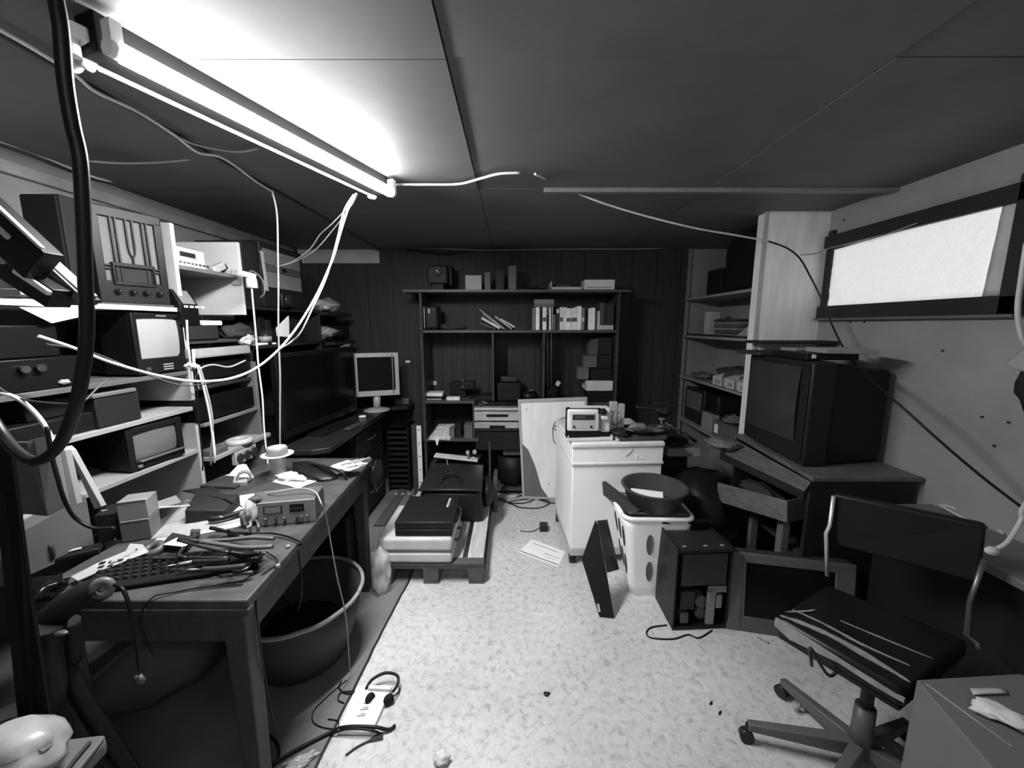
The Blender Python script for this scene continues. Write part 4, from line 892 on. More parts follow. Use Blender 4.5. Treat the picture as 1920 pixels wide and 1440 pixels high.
part('divider', ub(MB(), xc-.018, xc, uz(822), T3z-.023), UWv, bu)
part('shelf', ub(MB(), xl+.02, xc+.03, uz(828), uz(822)), UW, bu)
part('shelf', ub(MB(), xc, xr-.02, uz(808), uz(802)), UWv, bu)
xd = ux(918)
part('divider', ub(MB(), xd-.016, xd, .06, uz(829)), UW, bu)
part('base_shelf', ub(MB(), xl+.02, xr-.02, .04, .06), UW, bu)
part('kickboard', MB().b2(xl+.02, UY+.05, 0, xr-.02, UY+.065, .039), DARK, bu)
part('back_panel', MB().b2(xl+.02, UB-.008, .061, xr-.02, UB-.001, T3z-.045), M(.03, .6), bu)
part('drawer_front', ub(MB(), xc+.005, xr-.03, uz(845), uz(810), UY+.02, UY+.04), M(.03, .5), bu)

def fbox(px0, py0, px1, py1, Y, d, zb=None, bev=.003, mb=None):
    x0, x1, z0, z1 = frect(px0, py0, px1, py1, Y)
    if zb is not None: z0 = zb
    return (mb or MB()).b2(x0, Y, z0, x1, Y+d, z1, bev)
def fsolo(nm, lb, cat, px0, py0, px1, py1, Y, d, zb, mat, group=None, bev=.003): return solo(nm, lb, cat, fbox(px0, py0, px1, py1, Y, d, zb, bev), mat, group)
e1 = .001
# ---- top shelf
x0, x1, z0, z1 = frect(800, 494, 846, 542, 3.27)
t = thing('projector', 'black boxy projector with a shiny round lens on the top back shelf', 'projector', ((x0+x1)/2, 3.32, T1z))
part('body', MB().b2(x0, 3.27, T1z+.05, x1-.03, 3.40, z1-.015, .012), M(.045, .5), t)
part('rear_body', MB().b2(x0+.02, 3.36, T1z+.04, x1, 3.50, z1, .01), M(.02, .5), t)
part('foot', MB().b2(x0+.03, 3.29, T1z, x0+.13, 3.45, T1z+.052, .004), M(.02, .5), t)
c = PY(820, 508, 3.27)
part('lens_ring', MB().cyl(c, c+V(0, -.015, 0), .04, .036, 24), BLACK, t)
part('lens_glass', MB().sph(c+V(0, -.012, 0), .022, (1, .5, 1)), M(.3, .1, .6), t)
fsolo('white_card', 'small square white printed card standing on the top back shelf', 'card', 872, 516, 903, 541, 3.28, .06, T1z+e1, M(.5, .7))
fsolo('small_book', 'short pale and dark box standing next to the square white card', 'box', 908, 510, 920, 541, 3.28, .12, T1z+e1, M(.16, .5), 'boxes on the top back shelf')
fsolo('video_tape', 'dark upright case in the middle of the top back shelf', 'box', 929, 505, 945, 541, 3.28, .14, T1z+e1, M(.05, .5), 'boxes on the top back shelf')
fsolo('tall_carton', 'tall narrow pale carton standing on the top back shelf', 'carton', 953, 498, 968, 541, 3.28, .12, T1z+e1, M(.22, .6), 'boxes on the top back shelf')
solo('cable_heap', 'low heap of dark cable right of the tall narrow carton', 'cable', MB().lump((ux(995), 3.35, T1z+.017), (.09, .05, .014), jit=.3, seed=60), M(.03, .6))
solo('open_tray', 'white open tray with papers on the right of the top back shelf', 'tray', fbox(1033, 538, 1090, 541, 3.28, .2, T1z+e1, .001, fbox(1033, 528, 1035, 541, 3.28, .2, T1z+e1, .001)), M(.6, .6))
solo('crumpled_paper', 'grey crumpled paper lying in the white open tray', 'paper', MB().lump((ux(1060), 3.38, T1z+.04), (.09, .06, .018), jit=.25, seed=61), M(.1, .7))
t = thing('white_box', 'white rectangular box with a dark slot at the right end of the top back shelf', 'box', (ux(1122), 3.35, T1z))
part('box_body', fbox(1096, 524, 1153, 541, 3.28, .16, T1z+e1, .006), WHITE, t)
part('slot', fbox(1100, 538.5, 1145, 539.5, 3.2785, .002, None, 0), DARK, t)
# ---- second shelf
x0, x1, z0, z1 = frect(794, 572, 822, 617, 3.28)
t = thing('rounded_appliance', 'dark rounded appliance with a chrome edge at the left of the book shelf', 'appliance', ((x0+x1)/2, 3.35, T2z))
part('body', MB().b2(x0, 3.28, T2z+.004, x1, 3.45, z1, .022), M(.035, .35), t)
part('chrome_edge', MB().b2(x0-.001, 3.274, T2z+.012, x0+.009, 3.285, z1-.015, .003), M(.4, .3, .8), t)
part('panel', MB().b2(x0+.035, 3.274, z1-.07, x0+.055, 3.282, z1-.03, .004), M(.4, .4), t)
solo('clutter_heap', 'low heap of small parts beside the dark rounded appliance', 'parts', MB().lump((ux(850), 3.33, T2z+.018), (.10, .04, .014), jit=.4, seed=62).lump((ux(832), 3.32, T2z+.03), (.03, .03, .025), jit=.3, seed=63), M(.09, .6))
# leaning books
x = ux(899); lean = []
for k, (pb, ptx, pty, th, v) in enumerate([(944, 899, 580, .006, .5), (940, 905, 588, .012, .35), (934, 903, 596, .02, .62), (926, 900, 606, .010, .15), (956, 928, 593, .012, .45), (966, 938, 598, .014, .55), (973, 950, 603, .008, .25)]):
    a = PY(pb+3, 617.0, 3.28); b = PY(ptx, pty, 3.28); a.z = T2z+.004+th*.5
    d = (b-a); L_ = d.length; d.normalize(); n = V(-d.z, 0, d.x); n = n if n.z > 0 else -n
    mb = MB().hexa([a-n*th/2, a+n*th/2, a+n*th/2+V(0,.15,0), a-n*th/2+V(0,.15,0), b-n*th/2, b+n*th/2, b+n*th/2+V(0,.15,0), b-n*th/2+V(0,.15,0)], .001)
    lb = ['thin grey booklet at the top of the slumped pile on the book shelf', 'grey booklet second in the slumped pile on the book shelf', 'thick white booklet in the slumped pile on the book shelf', 'dark booklet at the bottom left of the slumped pile', 'pale booklet leaning in the middle of the slumped pile', 'white booklet leaning near the right of the slumped pile', 'slim grey booklet leaning at the far right of the slumped pile'][k]
    solo('leaning_book', lb, 'book', mb, M(v, .6), 'slumped booklets on the back shelf')
fsolo('cassette_tape', 'flat black cassette with a white label lying right of the slumped booklets', 'cassette', 965, 612, 986, 618, 3.26, .1, T2z+e1, M(.04, .5))
# upright books: picture columns of each spine
books = [(998.5, 1003, 577, .28), (1004.5, 1011.5, 576, .62), (1012, 1016.5, 577, .02), (1017.5, 1024, 576, .6), (1024.5, 1028, 576, .2), (1030, 1036.5, 576, .6), (1037.5, 1041, 590, .25), (1043, 1048.5, 578, .07), (1050, 1055.5, 576, .5), (1056.5, 1062, 576, .52), (1062.6, 1068.5, 578, .62), (1069.7, 1074, 578, .5), (1074.5, 1081.5, 577, .55), (1083, 1089.5, 574, .68), (1091, 1095.5, 577, .3), (1097, 1101.5, 580, .02), (1103.5, 1108.5, 579, .6), (1109, 1115, 577, .64), (1117, 1119.8, 585, .1), (1120.4, 1124, 583, .4), (1125.5, 1131, 568, .10), (1132.5, 1138, 569, .05), (1138.8, 1144, 569, .08), (1144.8, 1150, 569, .06)]
desc = {.28: 'grey', .62: 'white', .02: 'black', .6: 'white', .2: 'dark grey', .25: 'short grey', .07: 'black', .5: 'pale', .52: 'pale', .55: 'pale', .68: 'tall bright white', .3: 'mid grey', .64: 'bright', .1: 'thin dark', .4: 'light grey', .10: 'tall dark', .05: 'tall dark', .08: 'tall dark', .06: 'tall dark'}
ordn = ['first', 'second', 'third', 'fourth', 'fifth', 'sixth', 'seventh', 'eighth', 'ninth', 'tenth', 'eleventh', 'twelfth', 'thirteenth', 'fourteenth', 'fifteenth', 'sixteenth', 'seventeenth', 'eighteenth', 'nineteenth', 'twentieth', 'fourth from the right end', 'third from the right end', 'next to last', 'last']
for k, (a, b, top, v) in enumerate(books):
    x0, x1, z0, z1 = frect(a, top, b, 617, 3.27)
    lb = '%s %s book, %s' % (desc[v], 'upright', (ordn[k]+' from the left') if k < 20 else ordn[k]) + ' on the back book shelf'
    t = thing('book', lb, 'book', ((x0+x1)/2, 3.33, T2z), group='upright books on the back shelf')
    cv = part('cover', MB().b2(x0, 3.27, T2z+e1, x1, 3.40, z1, .0015), M(v if v < .4 else min(.95, v*1.45), .5), t)
    if k in (3, 8, 10, 12, 14, 7, 11):
        f = .5 if k != 7 else .9; part('spine_label', MB().b2(x0+.002, 3.2685, T2z+(z1-T2z)*(f-.12), x1-.002, 3.271, T2z+(z1-T2z)*(f+.06), .0005), M(.12 if v > .3 else .6, .6), cv)
    if k >= 20: part('spine_label', MB().b2(x0+.001, 3.2685, T2z+.004, x1-.001, 3.271, T2z+.04, .0005), M(.5, .6), cv, label='white band at the foot of the spine'); 
    if k == 13 or k == 17: pass
fsolo('flat_book', 'grey book lying flat as the lower of two on the upright books', 'book', 1001, 571, 1039, 575, 3.28, .11, frect(0, 575.2, 1, 576, 3.27)[3], M(.2, .6))
fsolo('flat_book', 'pale grey book lying flat as the upper of two on the upright books', 'book', 1002, 561, 1039, 569, 3.28, .11, frect(0, 570.8, 1, 571, 3.28)[3], M(.28, .6))
# poles hanging in the middle gap
solo('thin_pole', 'thin dark pole standing right of the middle divider of the wall unit', 'pole', MB().cyl((ux(1030), 3.27, T3z-.02), (ux(1026), 3.26, uz(590)), .006), M(.07, .4))
solo('thin_pole', 'thin pale metal pole standing beside the thin dark pole', 'pole', MB().cyl((ux(1035), 3.25, T3z-.02), (ux(1033), 3.24, uz(575)), .005), M(.12, .35, .4))
# ---- worktop level items
W0 = T3z+e1
solo('white_case', 'white square case stacked on a black one on the worktop left', 'case', fbox(799, 737, 830, 744, 3.30, .12, None, .008), M(.65, .5))
solo('black_case', 'black square case under the white square case on the worktop', 'case', fbox(800, 744.4, 831, 747.5, 3.30, .12, None, .003), BLACK)
solo('white_case', 'lower thin white case under the black case on the worktop', 'case', fbox(798, 748, 828, 750.5, 3.30, .12, W0, .003), M(.65, .5))
fsolo('white_box', 'small bright white box lying in front on the worktop left', 'box', 837, 745, 862, 751, 3.26, .06, W0, WHITE)
fsolo('sticker', 'small white label stuck on the wall boarding left of the wall unit', 'label', 760.5, 676, 769, 680, YB-.003, .002, None, PAPER, bev=0)
fsolo('socket', 'small white socket on the boarding inside the left bay', 'socket', 807, 714.5, 819, 722, YB-.008, .006, None, M(.55, .5))
t = thing('film_camera', 'black film camera with a round lens on the worktop in the left bay', 'camera', (ux(860), 3.38, T3z))
part('body', fbox(843, 718, 874, 750, 3.40, .12, W0, .006), M(.018, .45), t)
part('barrel', fbox(862, 716, 890, 731, 3.36, .1, None, .01), M(.018, .45), t)
c = PY(868, 725, 3.36); part('lens', MB().cyl(c, c+V(0, -.02, 0), .014, n=16), M(.1, .2), t)
c = PY(868, 713, 3.36); part('shiny_lever', MB().box(c, (.008, .01, .02)), CHROME, t)
solo('black_console', 'flat black appliance leaning across the worktop of the left bay', 'appliance', MB().box(PY(902, 742, 3.42)+V(0, 0, -.02), (.22, .2, .05), (0, -9, 0), .008), M(.022, .5))
t = thing('black_radio', 'squat black radio with grey top box in the middle bay', 'radio', (ux(957), 3.36, T3z))
part('body', fbox(931, 718, 977, 757, 3.31, .2, T3z-.017, .012), M(.018, .5), t)
part('bright_lamp', MB().sph(PY(942, 752, 3.305), .005), CHROME, t)
part('dial', MB().cyl(PY(953, 743, 3.309), PY(953, 743, 3.303), .008), M(.06, .4), t)
solo('grey_top_box', 'small dark grey box on top of the squat black radio', 'box', fbox(938, 706, 971, 717.5, 3.34, .1, frect(0, 717.9, 1, 718, 3.31)[3]+.001, .012), M(.06, .5))
solo('black_pot', 'black low object with a shiny rim right of the squat black radio', 'pot', MB().lathe([(.08, 0), (.08, .05), (.06, .075), (.0, .08)], (ux(994), 3.40, T3z-.017)), M(.02, .3))
solo('shiny_strip', 'shiny curved strip on the black low object', 'strip', MB().tube([PY(989, 733, 3.32), PY(996, 732, 3.31), PY(1002, 729, 3.32)], .004), CHROME)
t = thing('gadget', 'dark heap with a small pale tag behind the framed white board', 'gadget', (ux(1040), 3.36, T3z))
part('body', MB().lump((ux(1040), 3.38, T3z+.05), (.06, .05, .065), jit=.25, seed=65), M(.02, .5), t)
part('tag', MB().box(PY(1046, 719, 3.32), (.035, .003, .045), (0, 30, 0)), M(.5, .6), t)
part('bright_spot', MB().sph(PY(1030, 739, 3.31), .006), CHROME, t)
# carton stack at the right
for i, (nm, lb, px0, py0, px1, py1, v, Y) in enumerate([
    ('carton', 'small grey carton at the lower left of the right hand stack', 1084, 689, 1104, 711, .17, 3.27),
    ('carton', 'grey carton in the middle left of the right hand stack', 1095, 667, 1119, 689, .16, 3.29),
    ('carton', 'slanted top grey carton crowning the right hand stack', 1104, 635, 1121, 666, .11, 3.31)]):
    x0, x1, z0, z1 = frect(px0, py0, px1, py1, Y)
    if i == 2: mb = MB().prism([V(x0, Y, z0), V(x1, Y, z0), V(x1, Y, z1), V(x0+.03, Y, z1-.01), V(x0-.0, Y, z1-.06)], (0, .1, 0), .002)
    else: mb = MB().b2(x0, Y, z0, x1, Y+.1, z1, .003)
    solo(nm, lb, 'carton', mb, M(v, .8), 'stack at the right of the wall unit')
fsolo('dark_carton', 'upper dark carton stacked inside the right bay under the books', 'carton', 1122, 633, 1147, 665, 3.30, .25, None, M(.035, .8), 'dark cartons in the right bay')
fsolo('dark_carton', 'middle dark carton stacked inside the right bay', 'carton', 1120, 666, 1147, 690, 3.30, .25, None, M(.03, .8), 'dark cartons in the right bay')
fsolo('dark_carton', 'lower dark carton in the right bay above the white fronted box', 'carton', 1106, 691, 1147, 714, 3.295, .25, None, M(.02, .8), 'dark cartons in the right bay')
fsolo('white_front_box', 'white fronted box below the dark cartons in the right bay', 'box', 1100, 714.5, 1149, 733, 3.25, .22, None, M(.55, .6))
fsolo('black_rack', 'black open rack carrying the white fronted box', 'rack', 1103, 733.4, 1150, 765, 3.27, .2, T3z-.017, M(.015, .5))
# ---- silver disc player, under the worktop
t = thing('disc_player', 'silver disc player with dark display in the wall unit centre', 'disc player', (ux(930), 3.3, uz(802)))
part('case', fbox(889, 762, 975, 782, 3.225, .3, None, .002), M(.2, .4), t)
part('front_band', fbox(889, 765, 975, 769, 3.218, .01, None, .001), M(.75, .25, .6), t)
part('front_panel', fbox(889, 773, 975, 789, 3.215, .012, None, .002), M(.55, .3, .5), t)
part('display', fbox(912, 777, 953, 782, 3.213, .003, None, 0), BLACK, t)
part('lower_tray', fbox(889, 792, 975, 802, 3.215, .3, uz(802)+.001, .002), M(.45, .35, .4), t)
part('tray_slot', fbox(918, 798, 947, 803, 3.212, .004, None, 0), BLACK, t)
part('dark_gap', fbox(889, 782, 975, 793, 3.23, .28, None, 0), BLACK, t)
solo('black_deck', 'black flat deck on top of the silver disc player', 'deck', fbox(890, 755, 975, 761, 3.25, .25, frect(0, 761.7, 1, 762, 3.225)[3]+.002, .004), BLACK)
solo('silver_bits', 'small shiny keys lying on the black flat deck', 'keys', MB().box(PY(908, 754, 3.24), (.05, .02, .006), (0, 20, 20)).box(PY(903, 758, 3.235), (.06, .02, .005), (0, 0, 10)), CHROME)
# ---- left compartment: newspapers, box, skateboard
zS = uz(822)+e1
solo('newspaper_pile', 'striped folded newspapers lying in the left compartment', 'newspapers', MB().sheet((ux(798), 3.22, zS), (ux(840), 3.22, zS), (ux(844), 3.40, zS+.09), (ux(812), 3.40, zS+.09), .02, 6, 6, .004, 3), M(.5, .7, amt=.5, scale=24, stretch=(1, 4, 4)))
solo('paper_flag', 'narrow white paper slip hanging below the folded newspapers', 'paper', MB().prism([PY(815, 821, 3.215), PY(824, 821, 3.215), PY(820, 836, 3.215), PY(818, 833, 3.215)], (0, .002, 0)), PAPER)
fsolo('dark_folder', 'dark folder standing between the newspapers and the pale carton', 'folder', 853, 795, 865, 821, 3.26, .12, zS, M(.03, .6))
fsolo('pale_carton', 'small grey carton in the left compartment next to the silver player', 'carton', 870, 797, 886, 821, 3.24, .12, zS, M(.16, .7))
fsolo('beige_book', 'slim pale booklet leaning on the dark folder in the left compartment', 'book', 842, 804, 852, 821, 3.25, .1, zS, M(.2, .6))
t = thing('skateboard', 'white upturned skateboard with wheels lying across the lower compartment', 'skateboard', (ux(855), 3.22, uz(880)))
a = PY(815, 853, 3.2); b = PY(896, 862, 3.2)
part('deck', MB().hexa([a+V(0,-.05,-.004), b+V(0,-.05,-.004), b+V(0,.05,-.004), a+V(0,.05,-.004), a+V(0,-.05,.004), b+V(0,-.05,.004), b+V(0,.05,.004), a+V(0,.05,.004)], .002), M(.8, .4), t)
for px, py, r in ((877, 848, .016), (890, 847, .018)): p = PY(px, py, 3.18); part('wheel', MB().cyl(p+V(0,-.012,0), p+V(0,.012,0), r, n=16), M(.5, .4), t)
part('truck', MB().box(PY(878, 855, 3.19), (.02, .03, .05)), M(.3, .4), t)
solo('brown_tray', 'dark open tray holding the upturned skateboard', 'tray', MB().hexa([V(ux(803),3.22,.061), V(ux(893),3.22,.061), V(ux(893),3.5,.061), V(ux(803),3.5,.061), V(ux(800),3.22,uz(868)), V(ux(896),3.22,uz(868)), V(ux(896),3.5,uz(868)), V(ux(800),3.5,uz(868))], .004), M(.06, .7))
solo('white_stick', 'thin white stick leaning under the skateboard', 'stick', MB().cyl(PY(837, 861, 3.17), PY(843, 882, 3.12), .003), LIGHT)
solo('dark_bin', 'round dark bin standing low in the wall unit behind the framed board', 'bin', MB().lathe([(.10, 0), (.13, .02), (.15, .28), (.145, .28), (.12, .03)], (ux(962), 3.40, .061)), M(.02, .5))
solo('grey_parcel', 'grey flat parcel lying on the round dark bin', 'parcel', MB().b2(ux(942), 3.3, .345, ux(985), 3.5, .40, .01), M(.12, .7))
solo('cardboard_piece', 'brown cardboard piece lying in the wall unit base', 'cardboard', MB().box((ux(908), 3.26, .10), (.09, .05, .07), (0, 0, 10), .003), M(.09, .8))

# ================================================================ PALLET AND CASES
pal = thing('wooden_pallet', 'wooden pallet on the floor carrying suitcases in the room centre', 'pallet', (-.47, 2.62, 0))
pr = M(.5, .7, kind='grain', amt=.25, scale=6, stretch=(9, 1.2, 9)); prd = M(.12, .7, kind='grain', amt=.25, scale=6, stretch=(2, 9, 9))
ang = 0
for k, x in enumerate([-.78, -.655, -.52, -.39, -.265]):
    part('deck_board', MB().b2(x, 2.10, .115, x+.095, 3.15, .137, .003), pr, pal)
part('deck_board', MB().b2(-.785, 2.045, .115, -.165, 2.10, .136, .003), prd, pal)
for y in (2.05, 2.56, 3.07): part('cross_board', MB().b2(-.785, y+.0, .095, -.165, y+.09, .1145, .002), prd, pal)
for x in (-.79, -.52, -.255):
    for y in (2.05, 2.56, 3.07): part('block', MB().b2(x, y, .018, x+.09, y+.085, .095, .002), prd, pal)
    part('runner', MB().b2(x, 2.05, 0, x+.09, 3.155, .0175, .002), prd, pal)
t = thing('hard_suitcase', 'pale silver hard suitcase lying on the pallet front', 'suitcase', (-.56, 2.28, .138))
sc = M(.5, .4)
part('lower_shell', MB().b2(-.775, 2.035, .139, -.345, 2.46, .208, .018), sc, t)
part('upper_shell', MB().b2(-.775, 2.035, .213, -.345, 2.46, .295, .018), sc, t)
part('seam_band', MB().b2(-.770, 2.039, .205, -.349, 2.456, .216, .002), M(.15, .4), t)
part('handle', MB().tube([(-.347, 2.16, .215), (-.325, 2.17, .212), (-.318, 2.22, .210), (-.325, 2.29, .212), (-.347, 2.30, .215)], .009), M(.12, .4), t)
t = thing('black_tool_case', 'black square tool case with a white strip label on the silver suitcase', 'tool case', (-.51, 2.24, .2955))
part('lower_shell', MB().b2(-.675, 2.055, .296, -.345, 2.40, .338, .008), M(.018, .45), t)
part('lid', MB().b2(-.675, 2.055, .341, -.345, 2.40, .385, .008), M(.025, .45), t)
part('seam', MB().b2(-.672, 2.059, .336, -.348, 2.396, .343, .001), DARK, t)
wl = part('white_label', MB().b2(-.408, 2.24, .385, -.396, 2.36, .3858), WHITE, t)
for k in range(6): part('label_letter', MB().b2(-.4055, 2.25+k*.018, .3857, -.3985, 2.258+k*.018, .3862), DARK, wl)
part('latch_panel', MB().b2(-.388, 2.25, .385, -.372, 2.33, .3862, .0005), M(.05, .3), t)
part('handle', MB().tube([(-.346, 2.14, .34), (-.332, 2.15, .34), (-.328, 2.22, .34), (-.332, 2.29, .34), (-.346, 2.30, .34)], .006), BLACK, t)
t = thing('soft_briefcase', 'black leather briefcase bag lying at the back of the pallet', 'briefcase', (-.41, 2.68, .138))
part('bag_body', MB().hexa([V(-.66,2.50,.139), V(-.20,2.50,.139), V(-.19,2.90,.139), V(-.66,2.90,.139), V(-.635,2.50,.36), V(-.215,2.50,.36), V(-.225,2.84,.41), V(-.62,2.84,.41)], .03), M(.025, .4), t)
part('lid_panel', MB().hexa([V(-.64,2.485,.372), V(-.205,2.485,.372), V(-.215,2.83,.42), V(-.63,2.83,.42), V(-.64,2.485,.392), V(-.205,2.485,.392), V(-.215,2.83,.44), V(-.63,2.83,.44)], .008), M(.035, .3), t)
part('handle', MB().tube([(-.50, 2.56, .405), (-.49, 2.60, .435), (-.43, 2.63, .45), (-.37, 2.60, .435), (-.36, 2.56, .405)], .008), M(.02, .4), t)
part('side_pocket', MB().lump((-.185, 2.72, .27), (.045, .14, .11), jit=.08, seed=70), M(.02, .45), t)
solo('crate_strip', 'grey cardboard strip standing behind the black briefcase', 'strip', MB().b2(-.15, 2.92, .0, -.12, 3.1, .30, .002), M(.13, .6))
solo('dark_plank', 'plank lying on the floor left of the pallet towards the desk', 'plank', MB().hexa([PZ(700, 985, 0), PZ(722, 985, 0), PZ(770, 907, 0), PZ(756, 907, 0)] + [PZ(700, 985, .012), PZ(722, 985, .012), PZ(770, 907, .012), PZ(756, 907, .012)], .002), M(.13, .7))
solo('paper_scraps', 'pale paper scraps under the left back corner of the pallet bag', 'scraps', MB().lump((-.80, 2.86, .10), (.05, .07, .02), jit=.4, seed=71), M(.3, .7))

# framed board
t = thing('framed_board', 'white framed board with wood grain leaning by the wall unit', 'board', PZ(1010, 918, 0))
B0 = PY(980, 919, 3.16); B0.z = .004; B1 = PY(1102, 908, 3.10); B1.z = .004; T0_ = PY(971, 749, 3.20); T1_ = PY(1101, 744, 3.17)
def fb(u, v, o=0): 
    p = (B0*(1-u)+B1*u)*(1-v)+(T0_*(1-u)+T1_*u)*v; nn_ = (B1-B0).cross(T0_-B0).normalized(); return p+nn_*o
def fq(mb, u0, u1, v0, v1, o0, o1, bev=0): return mb.hexa([fb(u, v, o) for o in (o0, o1) for u, v in ((u0,v0),(u1,v0),(u1,v1),(u0,v1))], bev)
mb = MB(); fq(mb, 0, .035, 0, 1, -.01, .012, .002); fq(mb, .965, 1, 0, 1, -.01, .012, .002); fq(mb, .03, .97, 0, .03, -.01, .012, .002); fq(mb, .03, .97, .97, 1, -.01, .012, .002)
part('frame', mb, M(.42, .5), t)
part('panel', fq(MB(), .03, .97, .03, .97, -.006, .001), M(.9, .5, amt=.08, scale=3, stretch=(5, 1, .8)), t)
part('bare_patch', MB().prism([fb(.035, .03, .0005), fb(.40, .03, .0005), fb(.30, .12, .0005), fb(.21, .35, .0005), fb(.12, .50, .0005), fb(.035, .56, .0005)], (fb(0,0,.0015)-fb(0,0,0))), M(.22, .6), t, label='darker torn patch at the lower left')
part('knot', MB().sph(fb(.12, .9, .002), .006, (.5, .3, 2)), M(.3, .6), t); part('knot', MB().sph(fb(.42, .16, .002), .005), M(.3, .6), t)
mb = MB()
pts = [(1062, 782), (1045, 788), (1038, 798), (1040, 806), (1052, 806), (1066, 800)]
mb.tube([PY(x, y, 3.13) for x, y in pts], .0035); mb.tube([PY(1062+k*-0, 782, 3.08) for k in range(1)]+[PY(1052, 800, 3.07), PY(1038, 800, 3.06), PY(1037, 818, 3.06), PY(1040, 830, 3.06), PY(1050, 832, 3.06)], .0035)
mb.tube([PY(1042, 792, 3.07), PY(1052, 786, 3.07), PY(1060, 794, 3.07), PY(1048, 801, 3.07), PY(1041, 797, 3.07)], .002)
solo('wire_coil', 'thin dark wire coil hanging before the framed white board', 'wire', mb, M(.03, .5))
# cables on floor by board
for i in range(5):
    c = PZ(945+i*24, 928+(i % 3)*8, .008); r = .13+.02*(i % 3)
    solo('floor_cable', ['leftmost loop of dark cable on the floor under the framed board', 'second loop of dark cable on the floor under the framed board', 'middle loop of dark cable on the floor under the framed board', 'fourth loop of dark cable on the floor under the framed board', 'rightmost loop of dark cable on the floor under the framed board'][i], 'cable',
         MB().tube([c+V(math.cos(a)*r*(1+.2*math.sin(3*a)), math.sin(a)*r*.5, .004*math.sin(2*a)) for a in [k*.7 for k in range(10)]], .0045), M(.03, .5), 'cable loops by the framed board')
solo('white_cable_end', 'white crumpled paper among the cable loops on the floor', 'paper', MB().lump(PZ(950, 930, .01), (.10, .05, .012), jit=.4, seed=72), M(.5, .7))
LAMP_TONE = 0.8; palette()
# ================================================================ WHITE CABINET AND BASKET
CA = V(.365, 2.235, 0); e = V(.998, .05, 0).normalized(); nb = V(-e.y, e.x, 0); CW, CDp, CHt = .565, .60, .795
t = thing('white_cabinet', 'tall white wheeled cabinet with a thick top in the room centre', 'cabinet', CA+e*CW/2+nb*CDp/2)
CWm = M(.95, .45, amt=.05, scale=3)
def cq(mb, a0, a1, o0, o1, z0, z1, bev=0): return mb.hexa([CA+e*a+nb*o+V(0,0,z) for z in (z0, z1) for a, o in ((a0,o0),(a1,o0),(a1,o1),(a0,o1))], bev)
part('body', cq(MB(), .004, CW-.004, .004, CDp, .10, .655, .006), CWm, t)
part('top_unit', cq(MB(), 0, CW, 0, CDp, .672, .765, .005), CWm, t)
part('trim_band', cq(MB(), -.004, CW+.004, -.008, CDp, .654, .674, .007), M(.7, .4), t)
part('top_plate', cq(MB(), -.006, CW+.006, -.012, CDp+.004, .766, .800, .011), M(.75, .35), t)
part('base_rail', cq(MB(), .004, CW-.004, .004, CDp, .055, .099, .003), M(.5, .5), t)
for a, o in ((.02, .03), (CW-.04, .03), (.02, CDp-.05), (CW-.04, CDp-.05)):
    c = CA+e*a+nb*o; part('caster', MB().cyl(c+V(-.018,0,.028), c+V(.020,0,.028), .0275, n=20).b2(c.x-.008, c.y-.01, .03, c.x+.01, c.y+.01, .057), M(.025, .35), t)
part('side_slot', MB().b2(CA.x-.012, CA.y+.38, .735, CA.x+.02, CA.y+.41, .775), DARK, t)
part('scratch', MB().tube([CA+e*.33-nb*.002+V(0,0,.71), CA+e*.36-nb*.002+V(0,0,.735), CA+e*.37-nb*.002+V(0,0,.755)], .002), M(.3, .5), t)
part('scratch', MB().box(CA+e*.40-nb*.001+V(0,0,.705), (.006, .003, .02)).box(CA+e*.43-nb*.001+V(0,0,.695), (.025, .003, .006)), M(.85, .5), t)
TOP = .8012
def onC(px, py, h=0.): return PZ(px, py, TOP+h)
# portable radio and tray on cabinet
r0 = onC(1064, 826); r1 = onC(1128, 822)
tr = thing('white_tray', 'shallow white tray under the white framed radio on the cabinet', 'tray', (r0+r1)/2)
tq_ = [onC(1063, 829), onC(1149, 826), onC(1143, 812), onC(1068, 814)]
mb = MB().hexa(tq_+[p+V(0,0,.008) for p in tq_], .002)
for i in range(4):
    a, b = tq_[i], tq_[(i+1) % 4]; c_ = sum(tq_, V(0,0,0))/4
    mb.hexa([a, b, b+(c_-b)*.05, a+(c_-a)*.05, a+V(0,0,.024), b+V(0,0,.024), b+(c_-b)*.05+V(0,0,.024), a+(c_-a)*.05+V(0,0,.024)], .002)
part('tray_body', mb, M(.75, .35), tr)
R0 = onC(1066, 822, .009); R1 = onC(1124, 819, .009); Y_ = R0.y
t = thing('white_radio', 'white rounded meter with black side and two knobs on the cabinet', 'radio', R0)
def rect_on(px0, py0, px1, py1, Y, d, bev): 
    x0, x1, z0, z1 = frect(px0, py0, px1, py1, Y); return MB().b2(x0, Y, z0, x1, Y+d, z1, bev)
part('black_shell', rect_on(1062.5, 766, 1128, 823, Y_+.012, .06, .012), BLACK, t)
part('white_case', rect_on(1066, 765, 1145, 811, Y_+.02, .09, .014), M(.72, .35), t)
part('white_bezel', rect_on(1064.5, 768, 1122.5, 809, Y_, .03, .012), M(.75, .35), t)
part('front_panel', rect_on(1072, 775, 1117, 805, Y_-.002, .006, .003), M(.42, .5), t)
part('display', rect_on(1074, 778, 1115, 787.5, Y_-.004, .005, .001), M(.04, .2), t)
part('display_digits', rect_on(1078, 781, 1097, 784, Y_-.0048, .002, 0), M(.1, .3), t)
for px in (1076, 1108): c = PY(px, 800, Y_-.003); part('knob', MB().cyl(c, c+V(0,-.008,0), .0065, n=14), BLACK, t)
part('side_bracket', rect_on(1123, 776, 1127, 808, Y_-.004, .01, .001), CHROME, t)
c = PY(1131, 772, Y_); part('shiny_bulb', MB().sph(c, .022), M(.02, .1), t)
